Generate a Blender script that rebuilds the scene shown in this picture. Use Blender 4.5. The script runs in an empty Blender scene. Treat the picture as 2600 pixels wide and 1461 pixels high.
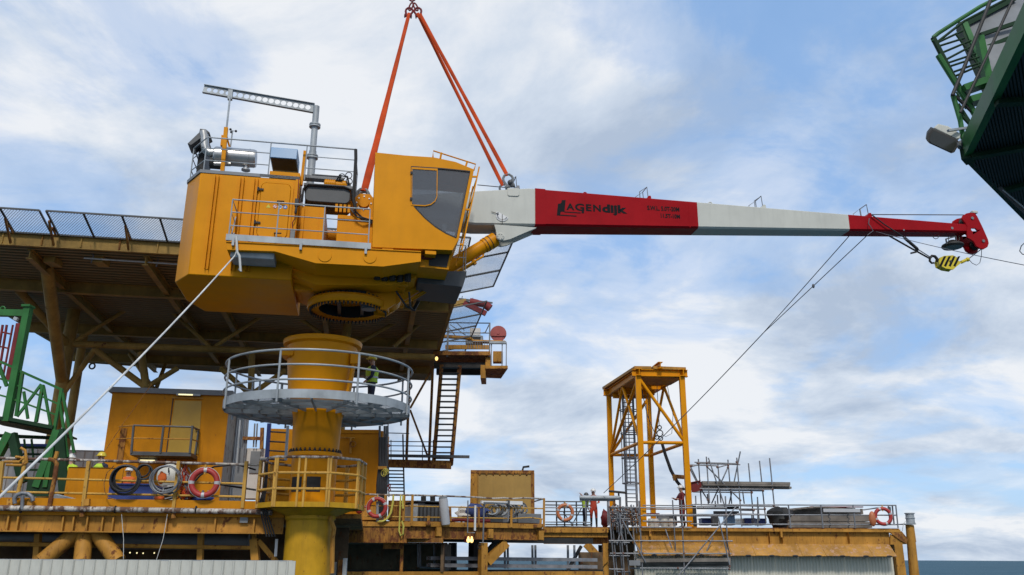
import bpy, bmesh, math, random
from mathutils import Vector, Matrix
from mathutils.geometry import tessellate_polygon
R = math.radians
rnd = random.Random(7)
scene = bpy.context.scene
col = scene.collection

# ------------------------------------------------------------------ camera
FPX, CX, CY = 2180.0, 1300.0, 730.5
PITCH, ROLL = math.atan((1417 - CY) / FPX), R(0.29)
cam_d = bpy.data.cameras.new('camera')
cam_d.sensor_width = 36.0
cam_d.lens = 36.0 * FPX / 2600.0
cam_d.clip_start, cam_d.clip_end = 0.1, 120000.0
cam = bpy.data.objects.new('camera', cam_d)
col.objects.link(cam)
_f = Vector((0, math.cos(PITCH), math.sin(PITCH)))
_r0, _u0 = Vector((1, 0, 0)), Vector((0, -math.sin(PITCH), math.cos(PITCH)))
CR = _r0 * math.cos(ROLL) + _u0 * math.sin(ROLL)
CU = _u0 * math.cos(ROLL) - _r0 * math.sin(ROLL)
CF = _f
cam.matrix_world = Matrix(((CR.x, CU.x, -CF.x, 0), (CR.y, CU.y, -CF.y, 0), (CR.z, CU.z, -CF.z, 0), (0, 0, 0, 1)))
scene.camera = cam

# ------------------------------------------------------------------ light
SUN_EL, SUN_AZ = R(46), R(178)          # high behind the camera, veiled by thin cloud
scene.view_settings.view_transform = 'Standard'
scene.view_settings.look = 'None'
scene.view_settings.gamma = 1.0
scene.view_settings.use_curve_mapping = False
scene.view_settings.exposure = 0.0
sun_d = bpy.data.lights.new('sun', 'SUN')
sun_d.energy = 2.4
sun_d.angle = R(9)
sun_d.color = (1.0, 0.95, 0.87)
sun = bpy.data.objects.new('sun', sun_d)
col.objects.link(sun)
_sd = Vector((math.sin(SUN_AZ) * math.cos(SUN_EL), math.cos(SUN_AZ) * math.cos(SUN_EL), math.sin(SUN_EL)))
sun.rotation_euler = _sd.to_track_quat('Z', 'Y').to_euler()
sun.location = _sd * 60

world = bpy.data.worlds.new('World')
scene.world = world
world.use_nodes = True
nt = world.node_tree
nt.nodes.clear()
def N(t, ty, **kw):
    n = t.nodes.new(ty)
    for k, v in kw.items():
        if k.startswith('i_'):
            n.inputs[k[2:].replace('_', ' ')].default_value = v
        else:
            setattr(n, k, v)
    return n
def math_n(t, op, a, b=None, clamp=False):
    n = t.nodes.new('ShaderNodeMath'); n.operation = op; n.use_clamp = clamp
    for i, x in enumerate((a, b)):
        if x is None: continue
        if isinstance(x, (int, float)): n.inputs[i].default_value = x
        else: t.links.new(x, n.inputs[i])
    return n.outputs[0]
def ramp(t, fac, stops):
    n = t.nodes.new('ShaderNodeValToRGB')
    e = n.color_ramp.elements
    while len(e) < len(stops): e.new(0.5)
    for el, (p, c) in zip(e, stops):
        el.position = p
        el.color = c if len(c) == 4 else (*c, 1)
    t.links.new(fac, n.inputs[0])
    return n
L = nt.links.new
sky = N(nt, 'ShaderNodeTexSky', sky_type='NISHITA', sun_disc=False, sun_elevation=SUN_EL, sun_rotation=SUN_AZ)
sky.air_density, sky.dust_density, sky.ozone_density = 1.0, 0.6, 2.0
bg_sky = N(nt, 'ShaderNodeBackground'); bg_sky.inputs['Strength'].default_value = 0.15
L(sky.outputs[0], bg_sky.inputs[0])
tc = N(nt, 'ShaderNodeTexCoord')
sep = N(nt, 'ShaderNodeSeparateXYZ'); L(tc.outputs['Generated'], sep.inputs[0])
zz = math_n(nt, 'ADD', math_n(nt, 'ABSOLUTE', sep.outputs[2]), 0.22)
px_ = math_n(nt, 'DIVIDE', sep.outputs[0], zz); py_ = math_n(nt, 'DIVIDE', sep.outputs[1], zz)
comb = N(nt, 'ShaderNodeCombineXYZ'); L(px_, comb.inputs[0]); L(py_, comb.inputs[1])
def cloud_noise(scale, detail, rough, dist, off):
    mp = N(nt, 'ShaderNodeMapping'); mp.inputs['Location'].default_value = off
    L(comb.outputs[0], mp.inputs[0])
    n = N(nt, 'ShaderNodeTexNoise'); L(mp.outputs[0], n.inputs['Vector'])
    n.inputs['Scale'].default_value = scale; n.inputs['Detail'].default_value = detail
    n.inputs['Roughness'].default_value = rough; n.inputs['Distortion'].default_value = dist
    return n.outputs['Fac']
CLOUD_OFF = (-17.17, 14.56, 25.52)
big = cloud_noise(0.95, 4, 0.5, 0.4, CLOUD_OFF)
fine = cloud_noise(2.3, 10, 0.6, 0.35, (-14.15, 3.3, 16.54))
mixd = math_n(nt, 'ADD', math_n(nt, 'MULTIPLY', big, 0.62), math_n(nt, 'MULTIPLY', fine, 0.38))
mask = ramp(nt, mixd, [(0.42, (0.10,) * 3), (0.472, (0.50,) * 3), (0.53, (0.95,) * 3)])
mask.color_ramp.interpolation = 'EASE'
shade = cloud_noise(1.7, 8, 0.6, 0.3, (-14.69, -0.23, 1.69))
ccol = ramp(nt, shade, [(0.37, (0.45, 0.54, 0.68)), (0.49, (0.66, 0.735, 0.84)), (0.58, (0.88, 0.90, 0.93))])
bg_cl = N(nt, 'ShaderNodeBackground'); L(ccol.outputs[0], bg_cl.inputs[0]); bg_cl.inputs['Strength'].default_value = 1.0
# thin veil of bright blue air under the clouds, as in hazy sea air
bg_air = N(nt, 'ShaderNodeBackground'); bg_air.inputs[0].default_value = (0.29, 0.53, 0.94, 1); bg_air.inputs['Strength'].default_value = 1.0
mxa = N(nt, 'ShaderNodeMixShader'); mxa.inputs[0].default_value = 0.65; L(bg_sky.outputs[0], mxa.inputs[1]); L(bg_air.outputs[0], mxa.inputs[2])
mx = N(nt, 'ShaderNodeMixShader'); L(mask.outputs[0], mx.inputs[0]); L(mxa.outputs[0], mx.inputs[1]); L(bg_cl.outputs[0], mx.inputs[2])
wo = N(nt, 'ShaderNodeOutputWorld'); L(mx.outputs[0], wo.inputs[0])

# ------------------------------------------------------------------ measuring helpers (photograph pixel -> point on a real plane)
def ray(p):
    return CR * ((p[0] - CX) / FPX) - CU * ((p[1] - CY) / FPX) + CF
def onz(p, z):
    d = ray(p); return d * (z / d.z)
def onY(p, Y):
    d = ray(p); return d * (Y / d.y)
def onpl(p, P0, n):
    d = ray(p); return d * (P0.dot(n) / d.dot(n))
def topz(P, py):
    """height of the point above P that shows at photograph row py"""
    lo, hi = P.z - 30, P.z + 40
    for _ in range(60):
        m = (lo + hi) / 2
        q = Vector((P.x, P.y, m))
        y = CY - FPX * q.dot(CU) / q.dot(CF)
        if y > py: lo = m
        else: hi = m
    return lo
def zc(a, b, s): return lambda x, y: (a + x / s, b + y / s)
z1 = zc(0, 480, 2.895); z2 = zc(420, 200, 2.335); z3 = zc(1100, 400, 3.68); z4 = zc(1750, 400, 3.0306)
z5 = zc(2200, 0, 2.4133); z6 = zc(0, 950, 2.834); z7 = zc(550, 820, 2.2585); z8 = zc(850, 1150, 3.963)
y1 = zc(1450, 900, 2.5815); y2 = zc(1950, 1150, 3.963); y3 = zc(1000, 560, 3.291); y5 = zc(460, 320, 3.62)
y6 = zc(680, 580, 4.77); y7 = zc(0, 760, 2.897); y8 = zc(1330, 460, 5.724)
dd = zc(0, 0, 0.99077)

# ------------------------------------------------------------------ materials
def principled(name):
    m = bpy.data.materials.new(name); m.use_nodes = True
    t = m.node_tree; b = t.nodes['Principled BSDF']
    return m, t, b
def mixc(t, fac, a, b):
    n = t.nodes.new('ShaderNodeMix'); n.data_type = 'RGBA'
    for s, x in ((n.inputs[0], fac), (n.inputs[6], a), (n.inputs[7], b)):
        if isinstance(x, (int, float)): s.default_value = x
        elif isinstance(x, tuple): s.default_value = x if len(x) == 4 else (*x, 1)
        else: t.links.new(x, s)
    return n.outputs[2]
def noise(t, scale, detail=4, rough=0.55, vec=None, stretch=None):
    tcn = t.nodes.new('ShaderNodeTexCoord')
    src = tcn.outputs['Object']
    if stretch:
        mp = t.nodes.new('ShaderNodeMapping'); mp.inputs['Scale'].default_value = stretch
        t.links.new(src, mp.inputs[0]); src = mp.outputs[0]
    n = t.nodes.new('ShaderNodeTexNoise'); t.links.new(src, n.inputs['Vector'])
    n.inputs['Scale'].default_value = scale; n.inputs['Detail'].default_value = detail; n.inputs['Roughness'].default_value = rough
    return n.outputs['Fac']
def paint(name, c, rough=0.42, var=0.12, rust=0.0, grime=0.0, metal=0.0, bump=0.0, rustc=(0.11, 0.042, 0.018), spec=0.5):
    m, t, b = principled(name)
    c = tuple(x * 0.82 for x in c)
    n1 = noise(t, 1.3, 5)
    dark = tuple(x * (1 - var * 1.6) for x in c); lite = tuple(min(1, x * (1 + var) + 0.01 * var) for x in c)
    base = mixc(t, ramp(t, n1, [(0.34, (0,) * 3), (0.66, (1,) * 3)]).outputs[0], dark, lite)
    if grime:
        g = ramp(t, noise(t, 2.2, 7, 0.65, stretch=(2.6, 2.6, 0.28)), [(0.50 - grime * 0.1, (0,) * 3), (0.78, (1,) * 3)]).outputs[0]
        base = mixc(t, math_n(t, 'MULTIPLY', g, min(0.85, grime)), base, tuple(x * 0.32 + 0.012 for x in c))
    rv = None
    if rust:
        th = 0.67 - rust * 0.24
        r1 = ramp(t, noise(t, 3.4, 8, 0.68, stretch=(1.4, 1.4, 0.8)), [(th, (0,) * 3), (th + 0.07, (1,) * 3)]).outputs[0]
        r2 = ramp(t, noise(t, 4.6, 6, 0.6, stretch=(3.2, 3.2, 0.22)), [(th, (0,) * 3), (th + 0.14, (0.75,) * 3)]).outputs[0]
        rv = math_n(t, 'MAXIMUM', r1, r2)
        rc = mixc(t, noise(t, 14, 3), tuple(x * 0.6 for x in rustc), tuple(x * 1.9 for x in rustc))
        base = mixc(t, rv, base, rc)
    t.links.new(base, b.inputs['Base Color'])
    rn = math_n(t, 'ADD', math_n(t, 'MULTIPLY', n1, 0.25), rough - 0.12, True)
    if rv is not None: rn = math_n(t, 'ADD', rn, math_n(t, 'MULTIPLY', rv, 0.35), True)
    t.links.new(rn, b.inputs['Roughness'])
    b.inputs['Metallic'].default_value = metal
    b.inputs['Specular IOR Level'].default_value = spec
    if bump or rust:
        bp = t.nodes.new('ShaderNodeBump'); bp.inputs['Strength'].default_value = 0.25; bp.inputs['Distance'].default_value = 0.02
        t.links.new(noise(t, 6, 6) if rv is None else rv, bp.inputs['Height']); t.links.new(bp.outputs[0], b.inputs['Normal'])
    return m
def emit(name, c, s):
    m, t, b = principled(name)
    b.inputs['Base Color'].default_value = (*c, 1); b.inputs['Emission Color'].default_value = (*c, 1); b.inputs['Emission Strength'].default_value = s
    return m
def mesh_screen(name, c, pitch, open_):
    """woven wire netting: wires are opaque, the openings between them are not there"""
    m, t, b = principled(name)
    b.inputs['Base Color'].default_value = (*c, 1); b.inputs['Roughness'].default_value = 0.6
    tcn = t.nodes.new('ShaderNodeTexCoord')
    mp = t.nodes.new('ShaderNodeMapping'); mp.inputs['Rotation'].default_value = (0, 0, R(38))
    t.links.new(tcn.outputs['UV'], mp.inputs[0])
    sp = t.nodes.new('ShaderNodeSeparateXYZ'); t.links.new(mp.outputs[0], sp.inputs[0])
    ws = []
    for k in (0, 1):
        f = math_n(t, 'FRACT', math_n(t, 'DIVIDE', sp.outputs[k], pitch))
        ws.append(math_n(t, 'LESS_THAN', f, open_))
    t.links.new(math_n(t, 'SUBTRACT', 1.0, math_n(t, 'MULTIPLY', ws[0], ws[1])), b.inputs['Alpha'])
    return m
M = {}
M['crane'] = paint('crane_orange_paint', (0.78, 0.30, 0.002), 0.42, 0.05, grime=0.10, spec=0.12)
M['crane_under'] = M['crane']
M['rig'] = paint('weathered_orange_paint', (0.54, 0.26, 0.045), 0.55, 0.16, rust=0.40, grime=0.45, spec=0.15)
M['rig_clean'] = paint('orange_wall_paint', (0.60, 0.235, 0.006), 0.5, 0.08, rust=0.10, grime=0.25, spec=0.12)
M['rusty'] = paint('rusty_orange_paint', (0.42, 0.19, 0.035), 0.6, 0.2, rust=0.75, grime=0.6, spec=0.2)
M['ochre'] = paint('helideck_ochre_paint', (0.44, 0.265, 0.065), 0.6, 0.18, rust=0.2, grime=0.4, spec=0.25)
M['ochre_dark'] = paint('helideck_deck_plank_paint', (0.50, 0.335, 0.16), 0.6, 0.2, rust=0.2, grime=0.35, spec=0.2)
M['yellow'] = paint('pedestal_yellow_paint', (0.62, 0.335, 0.015), 0.48, 0.14, rust=0.22, grime=0.5, spec=0.2)
M['railyel'] = paint('railing_yellow_paint', (0.62, 0.35, 0.07), 0.52, 0.14, rust=0.35, grime=.25, spec=0.2)
M['railworn'] = paint('worn_white_rail', (0.55, 0.50, 0.44), 0.55, 0.2, rust=0.75, rustc=(0.09, 0.05, 0.035))
M['galv'] = paint('galvanised_steel', (0.40, 0.43, 0.45), 0.5, 0.18, grime=0.25, metal=0.15, spec=0.3)
M['galv_dark'] = paint('dull_scaffold_steel', (0.24, 0.25, 0.27), 0.5, 0.25, rust=0.22, metal=0.3)
M['white'] = paint('boom_white_paint', (0.62, 0.62, 0.56), 0.45, 0.04, grime=0.16, spec=0.25)
M['red'] = paint('boom_red_paint', (0.37, 0.004, 0.009), 0.45, 0.07, grime=0.10, spec=0.10)
M['redrust'] = paint('maroon_paint', (0.20, 0.028, 0.030), 0.55, 0.2, rust=0.2, spec=0.2)
M['fadedred'] = paint('faded_red_paint', (0.40, 0.10, 0.09), 0.55, 0.15, rust=0.1, spec=0.2)
M['logo'] = paint('black_lettering', (0.012, 0.013, 0.015), 0.6, 0.1, spec=0.08)
M['dark'] = paint('dark_steel', (0.035, 0.034, 0.033), 0.55, 0.25, spec=.25)
M['darkgrey'] = paint('dark_grey_paint', (0.075, 0.08, 0.085), 0.5, 0.15)
M['midgrey'] = paint('mid_grey_paint', (0.2, 0.21, 0.22), 0.5, 0.15)
M['black'] = paint('black_rubber', (0.015, 0.015, 0.017), 0.55, 0.2)
M['steel'] = paint('stainless_steel', (0.55, 0.54, 0.52), 0.32, 0.1, metal=0.85)
M['bluegrey'] = paint('pale_blue_grey_paint', (0.15, 0.31, 0.52), 0.4, 0.06)
M['sling'] = paint('orange_sling_webbing', (0.62, 0.075, 0.014), 0.8, 0.2, spec=0.2)
M['rope'] = paint('white_rope', (0.66, 0.66, 0.64), 0.8, 0.2)
M['wire'] = paint('steel_wire_rope', (0.11, 0.115, 0.13), 0.5, 0.1)
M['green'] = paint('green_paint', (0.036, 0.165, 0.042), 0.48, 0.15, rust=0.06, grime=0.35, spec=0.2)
M['green_dark'] = paint('green_underside_shade', (0.016, 0.05, 0.022), 0.6, 0.2, grime=0.4, spec=.15)  # darker copy of the green, with the underside shade put into the colour
M['cladding'] = paint('cream_corrugated_cladding', (0.60, 0.59, 0.52), 0.5, 0.08, grime=0.35, rust=0.12, rustc=(.3, .25, .15))
M['cladstain'] = paint('stained_cream_cladding', (0.85, 0.83, 0.70), 0.55, 0.12, rust=0.42, grime=0.45, rustc=(0.36, 0.27, 0.12), spec=.2)
M['container'] = paint('greyish_container_paint', (0.66, 0.62, 0.57), 0.55, 0.08, rust=0.05, grime=0.2)
M['blue'] = paint('blue_paint', (0.035, 0.07, 0.30), 0.45, 0.12)
M['wood'] = paint('weathered_timber', (0.20, 0.175, 0.15), 0.8, 0.3, bump=1)
M['lifebuoy'] = paint('lifebuoy_red', (0.44, 0.036, 0.03), 0.5, 0.1)
M['coupler'] = paint('rusty_coupler', (0.16, 0.085, 0.065), 0.6, 0.3)
M['lifebuoy_or'] = paint('lifebuoy_orange', (0.55, 0.17, 0.06), 0.5, 0.1)
M['tape'] = paint('reflective_tape', (0.52, 0.52, 0.53), 0.35, 0.05)
M['yrope'] = paint('yellow_rope', (0.62, 0.55, 0.10), 0.8, 0.15)
M['skin'] = paint('skin', (0.50, 0.28, 0.19), 0.55, 0.06)
M['hivis'] = paint('hi_vis_fabric', (0.52, 0.75, 0.05), 0.75, 0.08)
M['coverall_red'] = paint('red_coverall_fabric', (0.62, 0.065, 0.03), 0.8, 0.14)
M['coverall_or'] = paint('orange_coverall_fabric', (0.78, 0.15, 0.02), 0.8, 0.14)
M['navy'] = paint('navy_fabric', (0.025, 0.03, 0.06), 0.85, 0.2)
M['navyblue'] = paint('blue_work_fabric', (0.035, 0.06, 0.20), 0.85, 0.2)
M['helmet_w'] = paint('white_helmet_plastic', (0.78, 0.78, 0.76), 0.35, 0.03)
M['helmet_y'] = paint('yellow_helmet_plastic', (0.75, 0.58, 0.05), 0.35, 0.03)
M['blockyel'] = paint('hook_block_yellow', (0.72, 0.56, 0.02), 0.42, 0.1, grime=0.2)
M['sticker_w'] = paint('white_sticker', (0.8, 0.8, 0.8), 0.4, 0.02)
M['sticker_b'] = paint('blue_sticker', (0.05, 0.16, 0.45), 0.4, 0.02)
M['sticker_r'] = paint('red_sticker', (0.6, 0.04, 0.04), 0.4, 0.02)
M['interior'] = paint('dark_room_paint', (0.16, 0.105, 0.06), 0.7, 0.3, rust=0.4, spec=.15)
M['lamp'] = emit('lit_lamp', (1.0, 0.66, 0.22), 1.8)
M['tube'] = emit('lit_fluorescent_tube', (1.0, 0.86, 0.45), 1.4)
M['lens'] = paint('floodlight_lens', (0.035, 0.038, 0.034), 0.16, 0.1, spec=.35)
M['net'] = mesh_screen('safety_netting', (0.20, 0.23, 0.29), 0.075, 0.80)
M['grate'] = mesh_screen('grating', (0.40, 0.42, 0.43), 0.03, 0.55)
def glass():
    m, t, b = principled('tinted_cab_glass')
    b.inputs['Base Color'].default_value = (0.17, 0.175, 0.19, 1); b.inputs['Specular IOR Level'].default_value = 1.0; b.inputs['Roughness'].default_value = 0.05  # grey base colour stands in for sky and truss reflected in the panes
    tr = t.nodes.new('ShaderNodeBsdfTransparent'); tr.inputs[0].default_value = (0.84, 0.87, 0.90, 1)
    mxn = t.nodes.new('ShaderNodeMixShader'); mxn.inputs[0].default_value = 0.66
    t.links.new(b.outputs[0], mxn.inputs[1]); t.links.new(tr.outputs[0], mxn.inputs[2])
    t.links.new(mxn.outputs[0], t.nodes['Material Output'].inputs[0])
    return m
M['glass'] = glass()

# ------------------------------------------------------------------ mesh helpers
class MB:
    def __init__(s): s.v, s.f, s.uv = [], [], {}
    def add(s, vs, fs):
        b = len(s.v); s.v += [Vector(x) for x in vs]; s.f += [tuple(i + b for i in f) for f in fs]; return s
    def box(s, lo, hi):
        (a, b, c), (d, e, f) = lo, hi
        return s.add([(a, b, c), (d, b, c), (d, e, c), (a, e, c), (a, b, f), (d, b, f), (d, e, f), (a, e, f)],
                     [(0, 3, 2, 1), (4, 5, 6, 7), (0, 1, 5, 4), (1, 2, 6, 5), (2, 3, 7, 6), (3, 0, 4, 7)])
    def beam(s, p, q, w, h, up=(0, 0, 1)):
        """straight bar of w (sideways) by h (along up), centred on p-q"""
        p, q = Vector(p), Vector(q); d = (q - p).normalized(); up = Vector(up)
        if abs(d.dot(up)) > 0.98: up = Vector((0, 1, 0))
        sd = d.cross(up).normalized() * (w / 2); u = sd.cross(d).normalized() * (h / 2)
        vs = [a + k * sd + l * u for a in (p, q) for k, l in ((-1, -1), (1, -1), (1, 1), (-1, 1))]
        return s.add(vs, [(0, 1, 2, 3), (7, 6, 5, 4), (0, 4, 5, 1), (1, 5, 6, 2), (2, 6, 7, 3), (3, 7, 4, 0)])
    def ibeam(s, p, q, w, h, t=0.03, up=(0, 0, 1)):
        p, q = Vector(p), Vector(q); d = (q - p).normalized(); upv = Vector(up)
        sd = d.cross(upv).normalized(); u = sd.cross(d).normalized()
        s.beam(p + u * (h / 2 - t / 2), q + u * (h / 2 - t / 2), w, t, up); s.beam(p - u * (h / 2 - t / 2), q - u * (h / 2 - t / 2), w, t, up)
        return s.beam(p, q, t, h - 2 * t, up)
    def tube(s, pts, r, n=8, closed=False, r2=None, caps=True):
        pts = [Vector(p) for p in pts]; m = len(pts); rings = []
        prev = None
        for i, p in enumerate(pts):
            if closed: d = pts[(i + 1) % m] - pts[i - 1]
            else: d = pts[min(i + 1, m - 1)] - pts[max(i - 1, 0)]
            d.normalize()
            if prev is None:
                a = Vector((0, 0, 1)) if abs(d.z) < 0.9 else Vector((1, 0, 0))
                x = d.cross(a).normalized()
            else:
                x = (prev - d * prev.dot(d)).normalized()
            prev = x; y = d.cross(x)
            rr = r if r2 is None else r + (r2 - r) * i / max(1, m - 1)
            rings.append([p + (x * math.cos(2 * math.pi * k / n) + y * math.sin(2 * math.pi * k / n)) * rr for k in range(n)])
        b = len(s.v); s.v += [v for g in rings for v in g]
        for i in range(m if closed else m - 1):
            j = (i + 1) % m
            for k in range(n):
                l = (k + 1) % n
                s.f.append((b + i * n + k, b + i * n + l, b + j * n + l, b + j * n + k))
        if caps and not closed:
            s.f.append(tuple(b + k for k in reversed(range(n)))); s.f.append(tuple(b + (m - 1) * n + k for k in range(n)))
        return s
    def lathe(s, c, prof, n=32, axis=(0, 0, 1), caps=True, a0=0, a1=360):
        """prof: list of (radius, height along axis)"""
        c = Vector(c); ax = Vector(axis).normalized()
        x = ax.cross(Vector((0, 1, 0)) if abs(ax.y) < 0.9 else Vector((1, 0, 0))).normalized(); y = ax.cross(x)
        full = a1 - a0 >= 360; m = n if full else n + 1
        b = len(s.v)
        for r, h in prof:
            for k in range(m):
                a = R(a0 + (a1 - a0) * k / n)
                s.v.append(c + ax * h + (x * math.cos(a) + y * math.sin(a)) * r)
        for i in range(len(prof) - 1):
            for k in range(n):
                l = (k + 1) % m
                s.f.append((b + i * m + k, b + i * m + l, b + (i + 1) * m + l, b + (i + 1) * m + k))
        if caps and full:
            if prof[0][0] > 1e-5: s.f.append(tuple(b + k for k in reversed(range(m))))
            if prof[-1][0] > 1e-5: s.f.append(tuple(b + (len(prof) - 1) * m + k for k in range(m)))
        return s
    def prism(s, outer, ext, holes=()):
        """flat outline (3D points) with optional holes pushed along ext"""
        ext = Vector(ext); loops = [[Vector(p) for p in outer]] + [[Vector(p) for p in h] for h in holes]
        flat = [p for l in loops for p in l]; nf = len(flat)
        tris = tessellate_polygon(loops)
        b = len(s.v); s.v += flat + [p + ext for p in flat]
        if len(loops) == 1:
            s.f.append(tuple(b + i for i in range(nf))); s.f.append(tuple(b + nf + i for i in reversed(range(nf))))
        else:
            for t in tris:
                s.f.append(tuple(b + i for i in t)); s.f.append(tuple(b + nf + i for i in reversed(t)))
        o = 0
        for l in loops:
            k = len(l)
            for i in range(k):
                j = (i + 1) % k
                s.f.append((b + o + i, b + o + j, b + nf + o + j, b + nf + o + i))
            o += k
        return s
    def torus(s, c, ax, r, t, n=24, m=8, a0=0, a1=360, ref=None):
        c = Vector(c); ax = Vector(ax).normalized()
        x = Vector(ref) if ref else ax.cross(Vector((0, 1, 0)) if abs(ax.y) < 0.9 else Vector((0, 0, 1)))
        x = (x - ax * x.dot(ax)).normalized(); y = ax.cross(x)
        full = a1 - a0 >= 360
        pts = [c + (x * math.cos(R(a0 + (a1 - a0) * k / n)) + y * math.sin(R(a0 + (a1 - a0) * k / n))) * r for k in range(n if full else n + 1)]
        return s.tube(pts, t, m, closed=full)
    def quad(s, a, b, c, d, uv=True):
        """one thin face with metric UVs, for netting and grating"""
        k = len(s.f); s.add([a, b, c, d], [(0, 1, 2, 3)])
        a, b, c, d = map(Vector, (a, b, c, d))
        x = (b - a).normalized(); nn = x.cross(d - a).normalized(); y = nn.cross(x)
        s.uv[k] = [((p - a).dot(x), (p - a).dot(y)) for p in (a, b, c, d)]
        return s
    def sphere(s, c, r, n=10, m=7, sc=(1, 1, 1)):
        c = Vector(c); prof = [(math.sin(math.pi * i / m), -math.cos(math.pi * i / m)) for i in range(m + 1)]
        b = len(s.v)
        for rr, h in prof:
            for k in range(n):
                a = 2 * math.pi * k / n
                s.v.append(c + Vector((rr * math.cos(a) * sc[0], rr * math.sin(a) * sc[1], h * sc[2])) * r)
        for i in range(m):
            for k in range(n):
                l = (k + 1) % n
                s.f.append((b + i * n + k, b + i * n + l, b + (i + 1) * n + l, b + (i + 1) * n + k))
        return s
    def mesh(s, name, mat, inv=None, smooth=True, clean=False):
        me = bpy.data.meshes.new(name)
        vs = [inv @ v for v in s.v] if inv is not None else s.v
        me.from_pydata([tuple(v) for v in vs], [], s.f)
        if s.uv:
            ul = me.uv_layers.new(name='UVMap')
            for k, uvs in s.uv.items():
                for li, uv in zip(me.polygons[k].loop_indices, uvs): ul.data[li].uv = uv
        else:
            bm = bmesh.new(); bm.from_mesh(me)
            if clean: bmesh.ops.remove_doubles(bm, verts=bm.verts, dist=1e-5)
            bmesh.ops.recalc_face_normals(bm, faces=bm.faces); bm.to_mesh(me); bm.free()
        for mm in (mat if isinstance(mat, (list, tuple)) else [mat]): me.materials.append(mm)
        if smooth and not s.uv:
            me.shade_smooth(); me.set_sharp_from_angle(angle=R(38))
        return me
W = {}
def thing(name, label, cat, loc=(0, 0, 0), rz=0.0, group=None):
    o = bpy.data.objects.new(name, None); col.objects.link(o)
    o.empty_display_size = 0.3
    o.location = loc; o.rotation_euler = (0, 0, rz)
    o['label'] = label; o['category'] = cat
    if group: o['group'] = group
    W[o] = Matrix.Translation(Vector(loc)) @ Matrix.Rotation(rz, 4, 'Z')
    return o
def part(name, mb, mat, parent, label=None, local=False, bevel=0.0, stuff=False, smooth=True):
    inv = None if local else W[parent].inverted()
    o = bpy.data.objects.new(name, mb.mesh(name, mat, inv, smooth)); col.objects.link(o)
    o.parent = parent; W[o] = W[parent]
    if label: o['label'] = label
    if stuff: o['kind'] = 'stuff'
    if bevel:
        md = o.modifiers.new('bevel', 'BEVEL'); md.width = bevel; md.segments = 2; md.limit_method = 'ANGLE'; md.angle_limit = R(35)
    return o
def rep(name, me, parent, mw, local=False, label=None):
    """another piece sharing mesh me, placed by matrix (world, or in the parent's frame)"""
    o = bpy.data.objects.new(name, me); col.objects.link(o)
    o.parent = parent
    o.matrix_local = mw if local else W[parent].inverted() @ mw
    if label: o['label'] = label
    return o
def single(name, mb, mat, label, cat, group=None, bevel=0.0, loc=None, smooth=True):
    if loc is None:
        n = len(mb.v); loc = sum(mb.v, Vector()) / n; loc.z = min(v.z for v in mb.v)
    o = bpy.data.objects.new(name, mb.mesh(name, mat, Matrix.Translation(-Vector(loc)), smooth)); col.objects.link(o)
    o.location = loc; o['label'] = label; o['category'] = cat
    if group: o['group'] = group
    W[o] = Matrix.Translation(Vector(loc))
    if bevel:
        md = o.modifiers.new('bevel', 'BEVEL'); md.width = bevel; md.segments = 2; md.limit_method = 'ANGLE'; md.angle_limit = R(35)
    return o
def structure(name, mb, mat, smooth=True):
    o = bpy.data.objects.new(name, mb.mesh(name, mat, None, smooth)); col.objects.link(o); o['kind'] = 'structure'
    W[o] = Matrix.Identity(4)
    return o
def copy_tree(o, parent=None):
    c = o.copy(); col.objects.link(c); c.parent = parent
    for ch in list(o.children): copy_tree(ch, c)
    return c
def seg_mesh(r, n=8, mat=None, name='bar'):
    return MB().tube([(0, 0, 0), (0, 0, 1)], r, n).mesh(name, mat)
def seg_matrix(p, q):
    p, q = Vector(p), Vector(q); d = q - p
    return Matrix.Translation(p) @ d.to_track_quat('Z', 'Y').to_matrix().to_4x4() @ Matrix.Diagonal((1, 1, d.length, 1))
def lerp(a, b, t): return Vector(a) + (Vector(b) - Vector(a)) * t
def arc(c, r, a0, a1, n, x=(1, 0, 0), y=(0, 0, 1)):
    c, x, y = Vector(c), Vector(x), Vector(y)
    return [c + x * (r * math.cos(R(a0 + (a1 - a0) * i / n))) + y * (r * math.sin(R(a0 + (a1 - a0) * i / n))) for i in range(n + 1)]
def rail_run(parent, pts, h, heights, spacing, mat_rail, mat_post, rr=0.021, rp=0.021, top_mat=None, local=False, down=0.0, end_posts=True, post_name='post', rail_name='rail'):
    """handrail along base points: one rail object per height, posts as single objects"""
    pts = [Vector(p) for p in pts]
    for i, hz in enumerate(heights):
        part(rail_name, MB().tube([p + Vector((0, 0, hz)) for p in pts], rr if hz < max(heights) else rr * 1.15, 8), top_mat if (top_mat and hz == max(heights)) else mat_rail, parent, local=local)
    pm = seg_mesh(rp, 8, mat_post, post_name)
    for i in range(len(pts) - 1):
        a, b = pts[i], pts[i + 1]; n = max(1, round((b - a).length / spacing))
        for k in range(n + (1 if i == len(pts) - 2 else 0)):
            p = lerp(a, b, k / n)
            rep(post_name, pm, parent, seg_matrix(p - Vector((0, 0, down)), p + Vector((0, 0, max(heights)))), local=local)

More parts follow.
